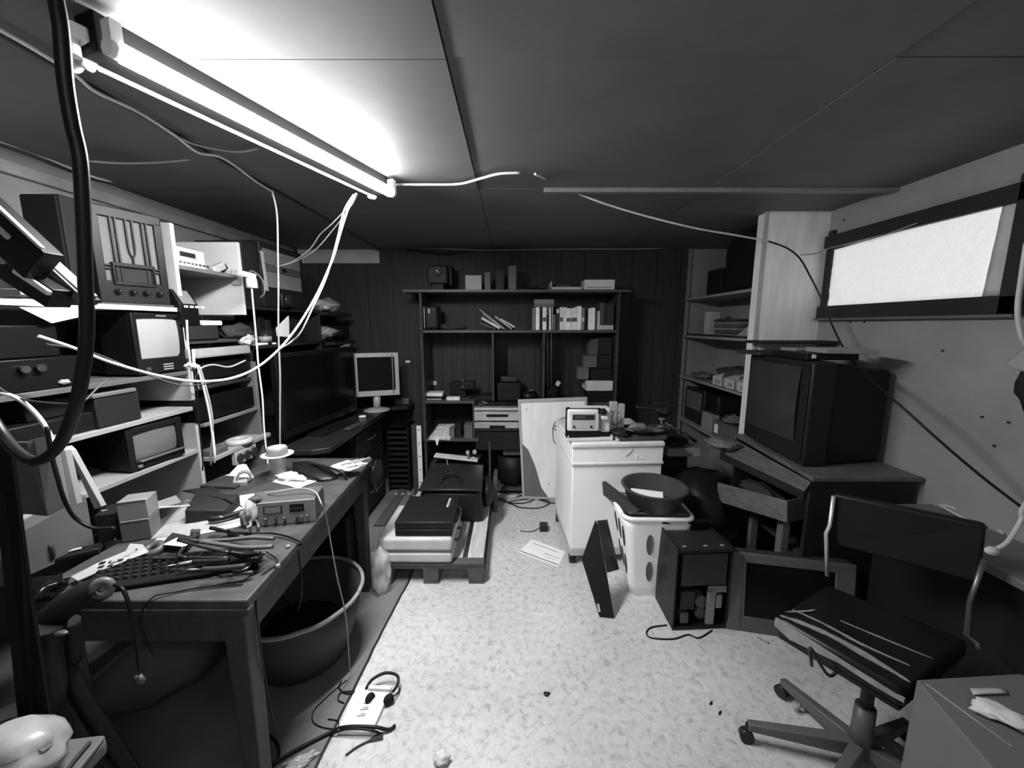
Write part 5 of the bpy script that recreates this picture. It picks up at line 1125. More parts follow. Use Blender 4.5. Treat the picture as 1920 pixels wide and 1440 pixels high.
solo('white_plug', 'small white plug beside the black bulb of the white meter', 'plug', rect_on(1128, 780, 1140, 787, Y_-.01, .02, .004), WHITE)
for i, (px0, py0, px1, py1, yo) in enumerate([(1145, 754, 1157, 795, .10), (1160, 758, 1171, 790, .14)]):
    x0, x1, z0, z1 = frect(px0, py0, px1, py1, 2.5)
    solo('charger_block', ['pale upright charger block standing behind the white meter', 'pale upright charger block at the right behind the white meter'][i], 'charger', MB().b2(x0, 2.5, TOP, x1, 2.54, z1, .004), M(.42, .5), 'upright charger blocks on the cabinet')
solo('cable_ring', 'pale coiled cable ring right of the white meter', 'cable', MB().tube([PY(1153+math.cos(a)*13, 783+math.sin(a)*13, 2.40) for a in [k*.5 for k in range(12)]], .005).tube([PY(1152, 770, 2.39), PY(1147, 785, 2.39), PY(1152, 798, 2.38)], .005), M(.35, .4))
solo('wire_bundle', 'small heap of clips and wire right of the white meter', 'wires', MB().lump(onC(1137, 812, .02), (.04, .03, .03), jit=.4, seed=80), M(.06, .3))
solo('wires', 'dark heap of wires behind the white tray', 'wires', MB().lump(onC(1165, 812, .035), (.05, .06, .03), jit=.3, seed=81), M(.03, .5))
# heap of cloth and folders at the right of the top
solo('dark_binder', 'dark soft folder stack at the right end of the cabinet top', 'folder', MB().hexa([onC(1160, 828), onC(1250, 826), onC(1262, 800), onC(1165, 802)]+[onC(1160, 828)+V(0,0,.022), onC(1250, 826)+V(0,0,.018), onC(1262, 800)+V(0,0,.02), onC(1165, 802)+V(0,0,.024)], .006), M(.09, .6))
solo('grey_cushion', 'grey padded cloth lying on the dark soft folder stack', 'cloth', MB().lump(onC(1208, 806, .043), (.14, .05, .014), jit=.15, seed=82), M(.14, .5))
solo('plastic_pouch', 'pale plastic pouch on the grey padded cloth', 'pouch', MB().lump(onC(1196, 800, .085), (.055, .03, .022), jit=.2, seed=83), M(.2, .3))
t = thing('metal_stand', 'small metal stand with round foot behind the padded cloth', 'stand', onC(1240, 800, 0))
c = onC(1240, 800, .062); part('foot', MB().lathe([(.028, 0), (.028, .006), (.01, .01)], c), M(.25, .3, .6), t); part('column', MB().cyl(c, c+V(0,0,.05), .007), M(.25, .3, .6), t); part('head', MB().cyl(c+V(0,0,.045), c+V(0,0,.055), .02), M(.3, .3, .6), t)
t = thing('soldering_tool', 'long handled tool with a black grip sticking out right of the cabinet', 'tool', onC(1247, 800, .022))
part('shaft', MB().cyl(onC(1240, 800, .03), PY(1256, 797, 2.30), .006).cyl(PY(1247, 792, 2.30), PY(1280, 812, 2.26), .006), M(.08, .4), t); part('grip', MB().cyl(PY(1279, 811, 2.26), PY(1306, 829, 2.22), .012, .010), BLACK, t)
solo('bench_clamp', 'black clamp on a rod in front of the dark wall right of the meter', 'clamp', MB().tube([PY(1193, 763, 2.6), PY(1215, 766, 2.6), PY(1240, 768, 2.6)], .009).tube([PY(1228, 756, 2.62), PY(1250, 758, 2.62), PY(1266, 762, 2.62)], .008).lump(PY(1243, 772, 2.6), (.06, .04, .03), jit=.3, seed=84).cyl(PY(1240, 775, 2.6), onC(1240, 790), .008), M(.045, .4))
# things right of the cabinet
solo('black_bin_bag', 'big black rubbish bag between the cabinet and the desk', 'bag', MB().lump(V(1.18, 2.30, .30), (.20, .26, .32), jit=.12, seed=85), M(.012, .45))
solo('dark_filing_box', 'dark brown box standing behind the white cabinet at its right', 'box', MB().b2(.96, 2.62, 0, 1.25, 2.9, .70, .005), M(.035, .6))
t = thing('clear_box', 'pale transparent box with a black lid right of the cabinet top', 'box', PY(1285, 860, 2.45))
part('box_body', MB().b2(1.02, 2.42, .645, 1.24, 2.6, .70, .004), M(.3, .3), t); part('black_lid', MB().lump((1.09, 2.5, .73), (.10, .08, .025), jit=.1, seed=86), BLACK, t)
part('wire_handle', MB().tube([PY(1245, 850, 2.42), PY(1275, 855, 2.40), PY(1297, 850, 2.42), PY(1295, 842, 2.45), PY(1312, 857, 2.42)], .003), CHROME, t)
# laundry basket
t = thing('laundry_basket', 'white tapered laundry basket with oval holes beside the computer case', 'laundry basket', (.80, 2.10, 0))
Bq = [V(.66,1.955,0), V(.955,1.945,0), V(.96,2.16,0), V(.69,2.17,0)]; Tq = [V(.60,1.90,.485), V(.965,1.89,.485), V(.975,2.20,.485), V(.60,2.205,.485)]
def roundq(q, r=.05, n=5):
    out = []; z = q[0].z
    for i in range(4):
        p, a, b = q[i], q[i-1], q[(i+1) % 4]; da = (a-p).normalized(); db = (b-p).normalized(); c = p+da*r+db*r
        a0 = math.atan2(*( (p+db*r*0+da*r)-c).yx); a1 = math.atan2(*((p+db*r)-c).yx)
        while a1-a0 > math.pi: a1 -= 2*math.pi
        while a1-a0 < -math.pi: a1 += 2*math.pi
        for k in range(n+1):
            th = a0+(a1-a0)*k/n; out.append(V(c.x+math.cos(th)*r, c.y+math.sin(th)*r, z))
    return out
rb, rt = roundq(Bq, .035), roundq(Tq, .05)
mb = MB(); rings = []
for k in range(9):
    u = k/8; rings.append([mb.bm.verts.new(a*(1-u)+b*u) for a, b in zip(rb, rt)])
for i in range(8): mb.bridge(rings[i], rings[i+1])
mb.cap(rings[0], True)
cc = (sum(rt, V(0,0,0))/len(rt)); cb_ = (sum(rb, V(0,0,0))/len(rb))
inn = []
for k in range(9):
    u = 1-k/8*.985; inn.append([mb.bm.verts.new((a*(1-u)+b*u)+((cb_*(1-u)+cc*u)-(a*(1-u)+b*u)).normalized()*.006) for a, b in zip(rb, rt)])
mb.bridge(rings[-1], inn[0])
for i in range(8): mb.bridge(inn[i], inn[i+1])
mb.cap(inn[-1])
part('basket_body', mb, M(1.0, .4, amt=.03), t)
part('rim', MB().tube([p+V(0,0,0) for p in rt]+[rt[0]], .012, 10, cm=1, smooth=False), M(1.0, .35), t)
def onface(q0, q1, t0, t1, u, v): return (q0*(1-u)+q1*u)*(1-v)+(t0*(1-u)+t1*u)*v
def hole(q0, q1, t0, t1, u, v, w=.034, h=.062):
    p = onface(q0, q1, t0, t1, u, v); du = (onface(q0, q1, t0, t1, u+.05, v)-p).normalized(); dv = (onface(q0, q1, t0, t1, u, v+.05)-p).normalized(); nn_ = du.cross(dv).normalized()
    mb = MB(); r = [p+du*math.cos(k*math.pi/10)*w/2+dv*math.sin(k*math.pi/10)*h for k in range(20)]
    mb.prism([x+nn_*.0015 for x in r], nn_*-.004)
    mb.tube([x+nn_*.0015 for x in r]+[r[0]+nn_*.0015], .0025, 6, smooth=False); return mb
for u in (.36, .66): 
    for v in (.68, .33):
        part('oval_hole', hole(Bq[0], Bq[1], Tq[0], Tq[1], u, v), M(.2, .6), t)
for u in (.2, .5, .8):
    for v in (.72, .36):
        part('oval_hole', hole(Bq[3], Bq[0], Tq[3], Tq[0], u, v), M(.05, .6), t)
BZ = .498
solo('dark_tray_board', 'dark flat board slanting over the left rim of the laundry basket', 'board', MB().prism([PY(1129, 903, 2.25), PY(1177, 941, 2.0), PY(1198, 958, 1.93), PY(1180, 965, 1.93), PY(1131, 928, 2.22)], (.02, .01, .003)), M(.045, .5))
solo('flat_board', 'dark flat board lying across the laundry basket under the basin', 'board', MB().hexa([V(.63,1.93,BZ), V(.95,1.92,BZ), V(.95,2.19,BZ), V(.63,2.19,BZ), V(.63,1.93,BZ+.008), V(.95,1.92,BZ+.008), V(.95,2.19,BZ+.008), V(.63,2.19,BZ+.008)], .002), M(.12, .5))
bc = V(.795, 2.035, BZ+.009)
t = thing('washing_basin', 'round grey plastic basin standing on the laundry basket', 'basin', bc)
part('basin_body', MB().lathe([(.13, 0), (.137, .004), (.166, .10), (.178, .104), (.180, .110), (.176, .114), (.162, .110), (.131, .012)], bc, 48), M(.075, .35), t)
solo('white_card', 'bright white card and spoon lying in the round grey basin', 'card', MB().box(bc+V(-.04, -.0, .062), (.17, .055, .004), (14, 0, -18)), PAPER)
# black angled bracket in front of the cabinet
t = thing('plastic_bracket', 'black folded plastic stand cover on the floor before the cabinet', 'bracket', PZ(1130, 1150, 0))
Yb = 1.90
def bp_(px, py, Y): return PY(px, py, Y)
b1_ = PZ(1127, 1155, 0); top = PY(1118, 977, 2.10)
La, Lb, Lc, Ld = PZ(1124, 1157, .001), PZ(1152, 1160, .001), PY(1118, 977, 1.99), PZ(1180, 1118, .001)
part('left_plate', MB().prism([PPL(x, y, La, Lb, Lc) for x, y in ((1124, 1157), (1152, 1160), (1137, 1072), (1121, 984), (1117, 976), (1091, 1050))], (.0, .008, .0)), M(.018, .4), t)
part('right_plate', MB().prism([PPL(x, y, Lb, Ld, Lc) for x, y in ((1138, 1074), (1121, 984), (1119, 977), (1138, 975), (1160, 1068))], (.004, .006, 0)), M(.03, .4), t)
part('label', MB().prism([PPL(x, y, La, Lb, Lc)+V(0,-.0015,0) for x, y in ((1119, 1132), (1123, 1132), (1126, 1147), (1122, 1147))], (0, .003, 0)), M(.5, .5), t)
# open computer case
Q = [V(.795,1.70,0), V(1.075,1.715,0), V(1.06,1.93,0), V(.795,1.93,0)]
t = thing('computer_case', 'black open computer tower without its cover beside the silver television', 'computer case', (.93, 1.82, 0))
def pq(mb, u0, u1, v0, v1, z0, z1, bev=0):
    f = lambda u, v, z: (Q[0]*(1-u)+Q[1]*u)*(1-v)+(Q[3]*(1-u)+Q[2]*u)*v+V(0,0,z)
    return mb.hexa([f(u, v, z) for z in (z0, z1) for u, v in ((u0,v0),(u1,v0),(u1,v1),(u0,v1))], bev)
CM = M(.025, .4, .3)
part('base_plate', pq(MB(), 0, 1, 0, 1, .002, .02, .002), CM, t); part('side_plate', pq(MB(), 0, .03, 0, 1, .02, .44, .002), CM, t); part('side_plate', pq(MB(), .97, 1, 0, 1, .02, .44, .002), CM, t)
part('back_plate', pq(MB(), .03, .97, .96, 1, .02, .47, .002), CM, t); part('top_rim', pq(MB(), 0, 1, .85, 1, .46, .475, .002), CM, t)
part('top_plate', pq(MB(), .03, .97, .0, .82, .415, .43, .002), M(.04, .4, .2), t)
part('drive_cage', pq(MB(), .12, .93, .03, .5, .235, .405, .003), M(.075, .35, .3), t)
part('power_supply', pq(MB(), .14, .40, .06, .5, .10, .20, .004), M(.05, .4, .2), t)
part('small_motor', MB().cyl(V(.95,1.735,.13), V(.95,1.83,.13), .032, n=20), M(.12, .3, .5), t); part('small_motor', MB().cyl(V(.95,1.735,.065), V(.95,1.83,.065), .030, n=20), M(.1, .3, .5), t)
part('steel_bracket', pq(MB(), .62, .76, .02, .10, .02, .225, .003), M(.3, .35, .3), t); part('steel_bracket', pq(MB(), .62, .95, .02, .09, .195, .228, .003), M(.25, .35, .3), t)
part('disc_drive', pq(MB(), .78, .88, .02, .4, .11, .18, .003), M(.3, .35, .2), t); part('cable_block', pq(MB(), .15, .3, .03, .3, .03, .085, .005), M(.1, .4), t)
for u in (.17, .55, .85): p = Q[0]*(1-u)+Q[1]*u+V(0,.03,.433); part('screw', MB().sph(p, .006, (2, 1, .6)), M(.5, .3, .6), t)
# silver television leaning
S0 = PZ(1360, 1178, .0); S1 = V(1.60, 1.60, 0)
def stv(u, z, o): e_ = (S1-S0); L = e_.length; e_ = e_.normalized(); n_ = V(e_.y, -e_.x, 0); return S0+e_*u*L+n_*(o-z*.12)+V(0,0,z)
t = thing('silver_television', 'silver framed flat television leaning on the floor behind the office chair', 'television', (S0+S1)/2)
def sq(mb, u0, u1, z0, z1, o0, o1, bev=0): return mb.hexa([stv(u, z, o) for z in (z0, z1) for u, o in ((u0,o0),(u1,o0),(u1,o1),(u0,o1))], bev)
SV = M(.16, .4, .3)
part('casing', sq(MB(), .01, .99, .01, .385, -.06, -.006, .006), M(.05, .4), t)
mb = MB(); sq(mb, 0, .15, .002, .39, -.01, .004, .003); sq(mb, .85, 1, .002, .39, -.01, .004, .003); sq(mb, .14, .86, .345, .39, -.01, .004, .003); sq(mb, .14, .86, .002, .075, -.01, .004, .003)
part('bezel', mb, SV, t); part('screen', sq(MB(), .14, .86, .07, .35, -.008, -.002), M(.007, .25, spec=.2), t); part('speaker_strip', sq(MB(), .10, .125, .02, .37, .003, .006, .001), M(.1, .4), t)

# ================================================================ RIGHT RECESS SHELVES
rs = thing('recess_shelves', 'white shelf boards fitted into the recess behind the pillar', 'shelf unit', (1.75, 3.0, 0))
RSm = M(.3, .5); XF = 1.60
zs = [PY(1297, 560, YB-.03).z, PY(1292, 628, YB-.03).z, PY(1288, 703, YB-.03).z, PY(1286, 780, YB-.03).z]
for z in zs: part('shelf', MB().b2(XF-.02, 2.47 if z > 1.2 else 2.5, z-.02, XR-.003, YB-.025, z, .002), RSm, rs)
part('end_board', MB().b2(XF-.02, 2.47, .84, XF+.3, 2.49, zs[1]-.02, .002), M(.33, .5), rs)
zA, zB, zC_, zD = zs
def rbx(px0, px1, X, zb, zt, dx, bev=.003):
    a = PX(px0, 600, X); b = PX(px1, 600, X); return MB().b2(X, b.y, zb, X+dx, a.y, zt, bev)
t = thing('black_loudspeaker', 'big black loudspeaker on the highest recess shelf by the pillar', 'loudspeaker', (1.75, 2.75, zA))
part('cabinet', MB().prism([V(1.62, 2.5, zA+.001), V(1.62, 3.02, zA+.001), V(1.62, 3.02, 2.06), V(1.62, 2.96, 2.12), V(1.62, 2.5, 2.12)], (.28, 0, 0), .004), M(.012, .6), t)
part('cloth_front', MB().b2(1.612, 2.52, zA+.02, 1.62, 2.94, 2.09, .002), M(.008, .8), t)
solo('small_black_speaker', 'small black speaker left of the big black loudspeaker in the recess', 'loudspeaker', MB().b2(1.62, 3.06, zA+.001, 1.80, 3.28, zA+.20, .004), M(.014, .6))
solo('box_on_shelf', 'narrow pale carton with dark dot on the second recess shelf', 'carton', MB().b2(1.66, 3.30, zB+.001, 1.76, 3.36, zB+.20, .003), M(.42, .6))
solo('gadget', 'small dark gadget with two white buttons beside the narrow pale carton', 'gadget', MB().b2(1.70, 3.2, zB+.001, 1.76, 3.26, zB+.14, .006), M(.1, .5))
for k in range(6):
    solo('magazine', ['lowest magazine of the pile on the second recess shelf', 'second lowest magazine of the recess pile', 'third magazine up in the recess pile', 'fourth magazine up in the recess pile', 'fifth magazine up in the recess pile', 'topmost magazine of the pile on the second recess shelf'][k], 'magazine', MB().box((1.74+random.uniform(-.01,.01), 2.98, zB+.016+k*.022), (.22, .30, .018), (0, 0, random.uniform(-5, 5)), .003), M([.2, .1, .26, .12, .22, .06][k], .6), 'magazine pile in the recess')
solo('plastic_drape', 'grey plastic sheet draped beside the pillar on the second recess shelf', 'sheet', MB().prism([V(1.60, 2.52, zB+.002), V(1.60, 2.78, zB+.002), V(1.62, 2.60, zB+.12), V(1.64, 2.52, zB+.25)], (.01, .0, 0)), M(.33, .6))
solo('black_cloth', 'dark flat cloth hanging over the second recess shelf edge', 'cloth', MB().b2(1.575, 2.62, zB+.0, 1.66, 3.5, zB+.014, .005), M(.03, .8))
# bins on third shelf
solo('tool_box', 'dark grey crumpled tool bag behind the white parts bins', 'tool bag', MB().lump((1.76, 2.98, zC_+.07), (.10, .22, .07), jit=.15, seed=90), M(.09, .7))
for i, (y0, y1) in enumerate([(2.86, 3.0), (2.70, 2.82), (2.53, 2.66)]):
    t = thing('parts_bin', ['white open parts bin farthest from the pillar on the third recess shelf', 'white open parts bin in the middle of the third recess shelf', 'white open parts bin nearest the pillar on the third recess shelf'][i], 'parts bin', (1.62, (y0+y1)/2, zC_), group='white parts bins in the recess')
    x0 = 1.585; h = .07
    mb = MB().b2(x0, y0, zC_+.001, x0+.004, y1, zC_+h).b2(x0+.12, y0, zC_+.001, x0+.124, y1, zC_+h+.03).b2(x0, y0, zC_+.001, x0+.124, y1, zC_+.005)
    mb.prism([V(x0, y0, zC_+.001), V(x0+.124, y0, zC_+.001), V(x0+.124, y0, zC_+h+.03), V(x0, y0, zC_+h)], (0, .004, 0)).prism([V(x0, y1, zC_+.001), V(x0+.124, y1, zC_+.001), V(x0+.124, y1, zC_+h+.03), V(x0, y1, zC_+h)], (0, .004, 0))
    bb = part('bin_body', mb, M(.48, .5), t); part('label', MB().b2(x0-.0015, y0+.03, zC_+.02, x0, y1-.03, zC_+.05), M(.35, .6), bb)
solo('wire_tangle', 'thin wire tangle on the third recess shelf by the back wall', 'wire', MB().lump((1.68, 3.35, zC_+.03), (.07, .12, .025), jit=.4, seed=91), M(.12, .6))
# bottom shelf: small tv, boxes
t = thing('small_television', 'small black television with a grey screen low in the recess', 'television', (1.72, 3.35, zD))
part('case', MB().b2(1.63, 2.98, zD+.001, 1.90, 3.52, zD+.30, .02), M(.015, .4), t)
part('bezel', MB().b2(1.615, 3.17, zD+.005, 1.64, 3.53, zD+.31, .015), M(.03, .4), t)
part('screen', MB().b2(1.608, 3.22, zD+.12, 1.62, 3.48, zD+.28, .006), M(.14, .2), t)
solo('white_carton', 'pale carton in front of the small recess television', 'carton', MB().b2(1.59, 2.98, zD+.001, 1.70, 3.14, zD+.15, .003), M(.3, .7))
t = thing('open_carton', 'grey open carton with a white label holding crumpled paper in the recess', 'carton', (1.66, 2.78, zD))
part('carton_body', MB().b2(1.59, 2.64, zD+.001, 1.76, 2.96, zD+.125, .003), M(.12, .7), t); part('label', MB().b2(1.5885, 2.88, zD+.03, 1.591, 2.93, zD+.10), PAPER, t)
part('contents', MB().lump((1.67, 2.80, zD+.155), (.06, .10, .035), jit=.35, seed=92), M(.14, .4), t)
solo('dark_slot_box', 'black box standing near the end board low in the recess', 'box', MB().b2(1.60, 2.50, zD+.001, 1.78, 2.61, zD+.21, .003), M(.02, .5))
solo('white_box', 'small upright white box on the low recess shelf end', 'box', MB().b2(1.575, 2.51, zD+.001, 1.60, 2.57, zD+.095, .002), M(.6, .6))
# dark board on top under the pillar
t = thing('black_shelf_board', 'flat black board lying over the recess shelf end beside the pillar', 'board', (1.62, 2.35, 1.40))
a = PY(1424, 641, 2.30); b = PY(1572, 634, 2.30)
part('board', MB().hexa([V(a.x, 2.28, a.z-.012), V(b.x-.03, 2.26, a.z-.012), V(b.x, 2.43, a.z-.012), V(a.x, 2.44, a.z-.012), V(a.x, 2.28, a.z+.006), V(b.x-.03, 2.26, a.z+.006), V(b.x, 2.43, a.z+.006), V(a.x, 2.44, a.z+.006)], .003), M(.035, .5), t)

# ================================================================ RIGHT DESK AND BIG TELEVISION
DM = M(.05, .5); DZ = .80
t = tvcab = thing('television_cabinet', 'dark cabinet with a pale top carrying the big tube television', 'cabinet', (1.68, 2.05, 0))
part('top_board', MB().prism([V(1.40, 1.70, DZ-.022), V(1.915, 1.70, DZ-.022), V(1.915, 2.43, DZ-.022), V(1.46, 2.43, DZ-.022)], (0, 0, .022), .003), M(.13, .5, kind='grain', amt=.3, scale=5, stretch=(6, 2, 6)), t)
part('side_panel', MB().b2(1.41, 1.72, .0, 1.91, 1.74, DZ-.023, .002), M(.03, .5), t)
part('side_panel', MB().b2(1.46, 2.40, .0, 1.91, 2.42, DZ-.023, .002), M(.03, .5), t)
part('shelf', MB().b2(1.43, 1.74, .36, 1.91, 2.40, .378, .002), DM, t)
part('front_leg', MB().b2(1.36, 1.80, .0, 1.40, 1.84, .52, .003), M(.16, .5), t)
part('front_leg', MB().b2(1.37, 2.05, .0, 1.41, 2.08, .52, .003), M(.12, .5), t)
# pale lower board in front, and open drawer
a, b, c, d = PZ(1362, 843, .76), PZ(1515, 925, .755), PZ(1535, 893, .778), PZ(1405, 826, .775)
t = thing('writing_board', 'pale wooden board lying slanted before the big television', 'board', (a+c)/2)
P4 = [V(1.30, 2.30, .715), PZ(1508, 922, .715), V(1.39, 1.70, .765), V(1.42, 2.36, .765)]
part('board', MB().hexa(P4+[p+V(0,0,.016) for p in P4], .002), M(.14, .5, kind='grain', amt=.3, scale=5, stretch=(6, 1.5, 6)), t)
part('front_edge', MB().hexa([P4[0]+V(-.004,0,-.04), P4[1]+V(-.004,0,-.04), P4[1]+V(.01,0,-.04), P4[0]+V(.01,0,-.04), P4[0]+V(-.004,0,0), P4[1]+V(-.004,0,0), P4[1]+V(.01,0,0), P4[0]+V(.01,0,0)], .001), M(.03, .5), t)
t = bpy.data.objects.new('open_drawer', None); C.objects.link(t); t.parent = tvcab; t.location = V(1.28, 1.9, .5)-V(1.68, 2.05, 0)
p0, p1 = PY(1345, 905, 2.16), PY(1476, 940, 1.72); p0b, p1b = PY(1345, 940, 2.16), PY(1476, 980, 1.72)
o_ = V(.012, .004, 0)
part('drawer_front', MB().hexa([p0b, p1b, p1b+o_, p0b+o_, p0, p1, p1+o_, p0+o_], .001), M(.15, .5, kind='grain', amt=.35, scale=6, stretch=(3, 3, 10)), t)
part('drawer_side', MB().hexa([p1b, p1b+V(.10,.02,.01), p1b+V(.10,.03,.01), p1b+V(0,.01,0), p1, p1+V(.10,.02,.01), p1+V(.10,.03,.01), p1+V(0,.01,0)], .001), M(.07, .5), t)
part('drawer_bottom', MB().hexa([p0b+V(.01,0,.004), p1b+V(.01,.01,.004), p1b+V(.16,.05,.004), p0b+V(.16,.02,.004)]+[q+V(0,0,.008) for q in (p0b+V(.01,0,.004), p1b+V(.01,.01,.004), p1b+V(.16,.05,.004), p0b+V(.16,.02,.004))]), DM, t)
solo('drawer_contents', 'dark rags heaped in the open wooden drawer', 'rags', MB().lump((p0+p1)/2+V(.09, .03, -.02), (.07, .15, .035), jit=.25, seed=94), M(.04, .7))
solo('papers', 'pale papers and clear box at the far end of the slanted board', 'papers', MB().lump(V(1.30, 2.30, .775), (.09, .09, .035), jit=.2, seed=95), M(.16, .5))
# big tube television
TV = M(.014, .5)
t = thing('tube_television', 'huge black tube television facing left on the dark cabinet', 'television', (1.65, 2.05, DZ))
F0 = V(1.452, 2.34, 0); F1 = V(1.445, 1.83, 0); z0_, z1_ = DZ+.002, 1.325
part('front_case', MB().hexa([F0+V(0,0,z0_+.02), F1+V(0,0,z0_), F1+V(.12,0,z0_), F0+V(.12,0,z0_+.02), F0+V(0,0,z1_), F1+V(0,0,z1_), F1+V(.12,0,z1_), F0+V(.12,0,z1_)], .012), M(.022, .45), t)
part('rear_case', MB().hexa([V(1.56,1.84,z0_+.001), V(1.90,1.90,z0_+.001), V(1.90,2.28,z0_+.001), V(1.56,2.33,z0_+.001), V(1.56,1.84,z1_-.005), V(1.90,1.90,z1_-.05), V(1.90,2.28,z1_-.05), V(1.56,2.33,z1_-.005)], .02), TV, t)
mb = MB(); g = []; nx, nz = 10, 8
for j in range(nz+1):
    for i in range(nx+1):
        u = i/nx; v = j/nz; k = .018*(1-(2*u-1)**2*.5-(2*v-1)**2*.5)
        g.append(mb.bm.verts.new(V(1.4425-k, 2.30-u*.40, z0_+.11+v*.385)))
mb._tag([mb.bm.faces.new((g[j*(nx+1)+i], g[j*(nx+1)+i+1], g[(j+1)*(nx+1)+i+1], g[(j+1)*(nx+1)+i])) for j in range(nz) for i in range(nx)], True)
part('screen', mb, M(.05, .3), t)
part('speaker_strip', MB().b2(1.436, 1.84, z0_+.03, 1.448, 1.885, z1_-.02, .002), M(.015, .6), t)
solo('set_top_box', 'black set top box lying on the huge tube television', 'receiver', MB().hexa([V(1.46,1.90,1.328), V(1.72,1.90,1.328), V(1.74,2.16,1.328), V(1.48,2.18,1.328), V(1.46,1.90,1.362), V(1.72,1.90,1.362), V(1.74,2.16,1.362), V(1.48,2.18,1.362)], .004), M(.015, .4))
a = PY(1480, 671, 1.878); solo('white_sticker', 'tiny white sticker on the front of the set top box', 'sticker', MB().b2(1.485, 1.896, 1.338, 1.503, 1.8995, 1.356), PAPER)
solo('grey_keyboard', 'pale flat keyboard lying on the set top box', 'keyboard', MB().hexa([V(1.52,1.86,1.364), V(1.74,1.82,1.364), V(1.76,1.98,1.364), V(1.54,2.02,1.364), V(1.52,1.86,1.385), V(1.74,1.82,1.382), V(1.76,1.98,1.388), V(1.54,2.02,1.388)], .003), M(.3, .5))
solo('grey_booklet', 'pale booklet lying behind the pale flat keyboard', 'booklet', MB().hexa([V(1.50,2.03,1.364), V(1.70,2.03,1.364), V(1.70,2.15,1.364), V(1.50,2.15,1.364), V(1.50,2.03,1.378), V(1.70,2.03,1.378), V(1.70,2.15,1.378), V(1.50,2.15,1.378)], .002), M(.28, .6))
solo('flat_black_case', 'flat dark case lying over the far edge of the tube television', 'case', MB().hexa([V(1.42,2.20,1.328), V(1.60,2.20,1.328), V(1.60,2.38,1.328), V(1.40,2.40,1.328), V(1.42,2.20,1.35), V(1.60,2.20,1.35), V(1.60,2.38,1.35), V(1.40,2.40,1.35)], .003), M(.05, .5))
# low board and furniture along the right wall, right of the cabinet
t = thing('low_cabinet', 'dark low cabinet with a grey top along the right wall behind the office chair', 'cabinet', (1.79, 1.2, 0))
part('top_board', MB().b2(1.63, .7, .66, 1.925, 1.66, .69, .004), M(.16, .5), t); part('cabinet_body', MB().b2(1.67, .72, .0, 1.92, 1.64, .659, .003), M(.012, .6), t)
solo('wood_board', 'grey flat panel standing on the floor behind the office chair seat', 'panel', MB().prism([PY(1663, 1040, 1.62), PY(1790, 1100, 1.62), PY(1780, 1185, 1.62), PY(1668, 1130, 1.62)], (0, .012, 0)), M(.3, .5))
solo('white_strap', 'pair of thin white straps lying on the side table', 'straps', MB().tube([PZ(1757, 942, .70), PZ(1790, 953, .71), PZ(1850, 975, .70), PZ(1880, 1000, .695)], .005).tube([PZ(1757, 942, .70), PZ(1785, 960, .70), PZ(1830, 982, .70), PZ(1850, 985, .695)], .005), M(.5, .5))
t = thing('rope', 'thick pale knotted rope hanging at the right picture edge', 'rope', (1.33, 1.0, .9))
part('rope', MB().tube([V(1.80, 1.10, 1.30), PY(1935, 930, 1.05), PY(1915, 975, 1.04), PY(1890, 1015, 1.03), PY(1868, 1030, 1.03)], .006), M(.4, .8), t)
part('knot', MB().sph(PY(1860, 1033, 1.03), .013, (1.4, 1, 1)), M(.45, .8), t)
solo('curled_paper', 'pale curled paper corner at the right picture edge', 'paper', MB().sheet(PY(1882, 684, 1.1), PY(1930, 700, 1.0), PY(1960, 640, 1.0), PY(1920, 650, 1.1), .003, 6, 6, .002, 5), M(.3, .7))
solo('black_bag', 'black hanging bag just inside the right picture edge', 'bag', MB().lump(PY(1965, 720, 1.06), (.06, .05, .10), jit=.1, seed=96), BLACKM)
cable('white_cable', 'white cable bowing down along the right picture edge', [(1925, 455, 1.1), (1915, 520, 1.1), (1908, 580, 1.1), (1914, 625, 1.1), (1925, 650, 1.1)], .006, M(.4, .5), 'cable')
# ================================================================ OFFICE CHAIR
S = [V(.946, 1.235, 0), V(1.124, .95, 0), V(1.52, 1.13, 0), V(1.272, 1.415, 0)]; SZ = .475
ch = thing('office_chair', 'worn black swivel office chair with torn seat in the right foreground', 'chair', (1.205, 1.165, 0))
mb = MB(); n_ = 14; rnd = random.Random(3); g = []
mb.hexa([p+V(0,0,SZ-.075) for p in S]+[p+V(0,0,SZ-.006) for p in S], .02)
part('seat', mb, M(.014, .35), ch)
def sf(u, v, z): return (S[0]*(1-u)+S[1]*u)*(1-v)+(S[3]*(1-u)+S[2]*u)*v+V(0,0,z)
FO = M(.3, .85, amt=.25, scale=25)
def rip(pts, w, z=SZ-.004, seed=1):
    rn = random.Random(seed); mb = MB(); L_ = []; R_ = []
    P_ = catmull([sf(u, v, z) for u, v in pts], 6)
    for i, p in enumerate(P_):
        k = i/(len(P_)-1); ww = w*(math.sin(k*math.pi)**.5+.05)*(1+rn.uniform(-.35, .35)); d = (P_[min(i+1, len(P_)-1)]-P_[max(i-1, 0)]).normalized(); s_ = V(-d.y, d.x, 0)
        L_.append(p+s_*ww/2); R_.append(p-s_*ww/2)
    for i in range(len(P_)-1): mb.hexa([R_[i], R_[i+1], L_[i+1], L_[i], R_[i]+V(0,0,.003), R_[i+1]+V(0,0,.003), L_[i+1]+V(0,0,.003), L_[i]+V(0,0,.003)])
    return mb
for pts, w_, sd_ in (([(.02, .03), (.2, .10), (.45, .14), (.8, .12), (.98, .10)], .020, 2), ([(.04, .22), (.3, .25), (.6, .24), (.9, .28)], .008, 3), ([(.35, .42), (.6, .45), (.95, .5)], .004, 4), ([(.02, .12), (.12, .30), (.16, .40)], .006, 5)):
    part('foam_tear', rip(pts, w_, seed=sd_), FO, ch, label='pale foam showing through torn cover')
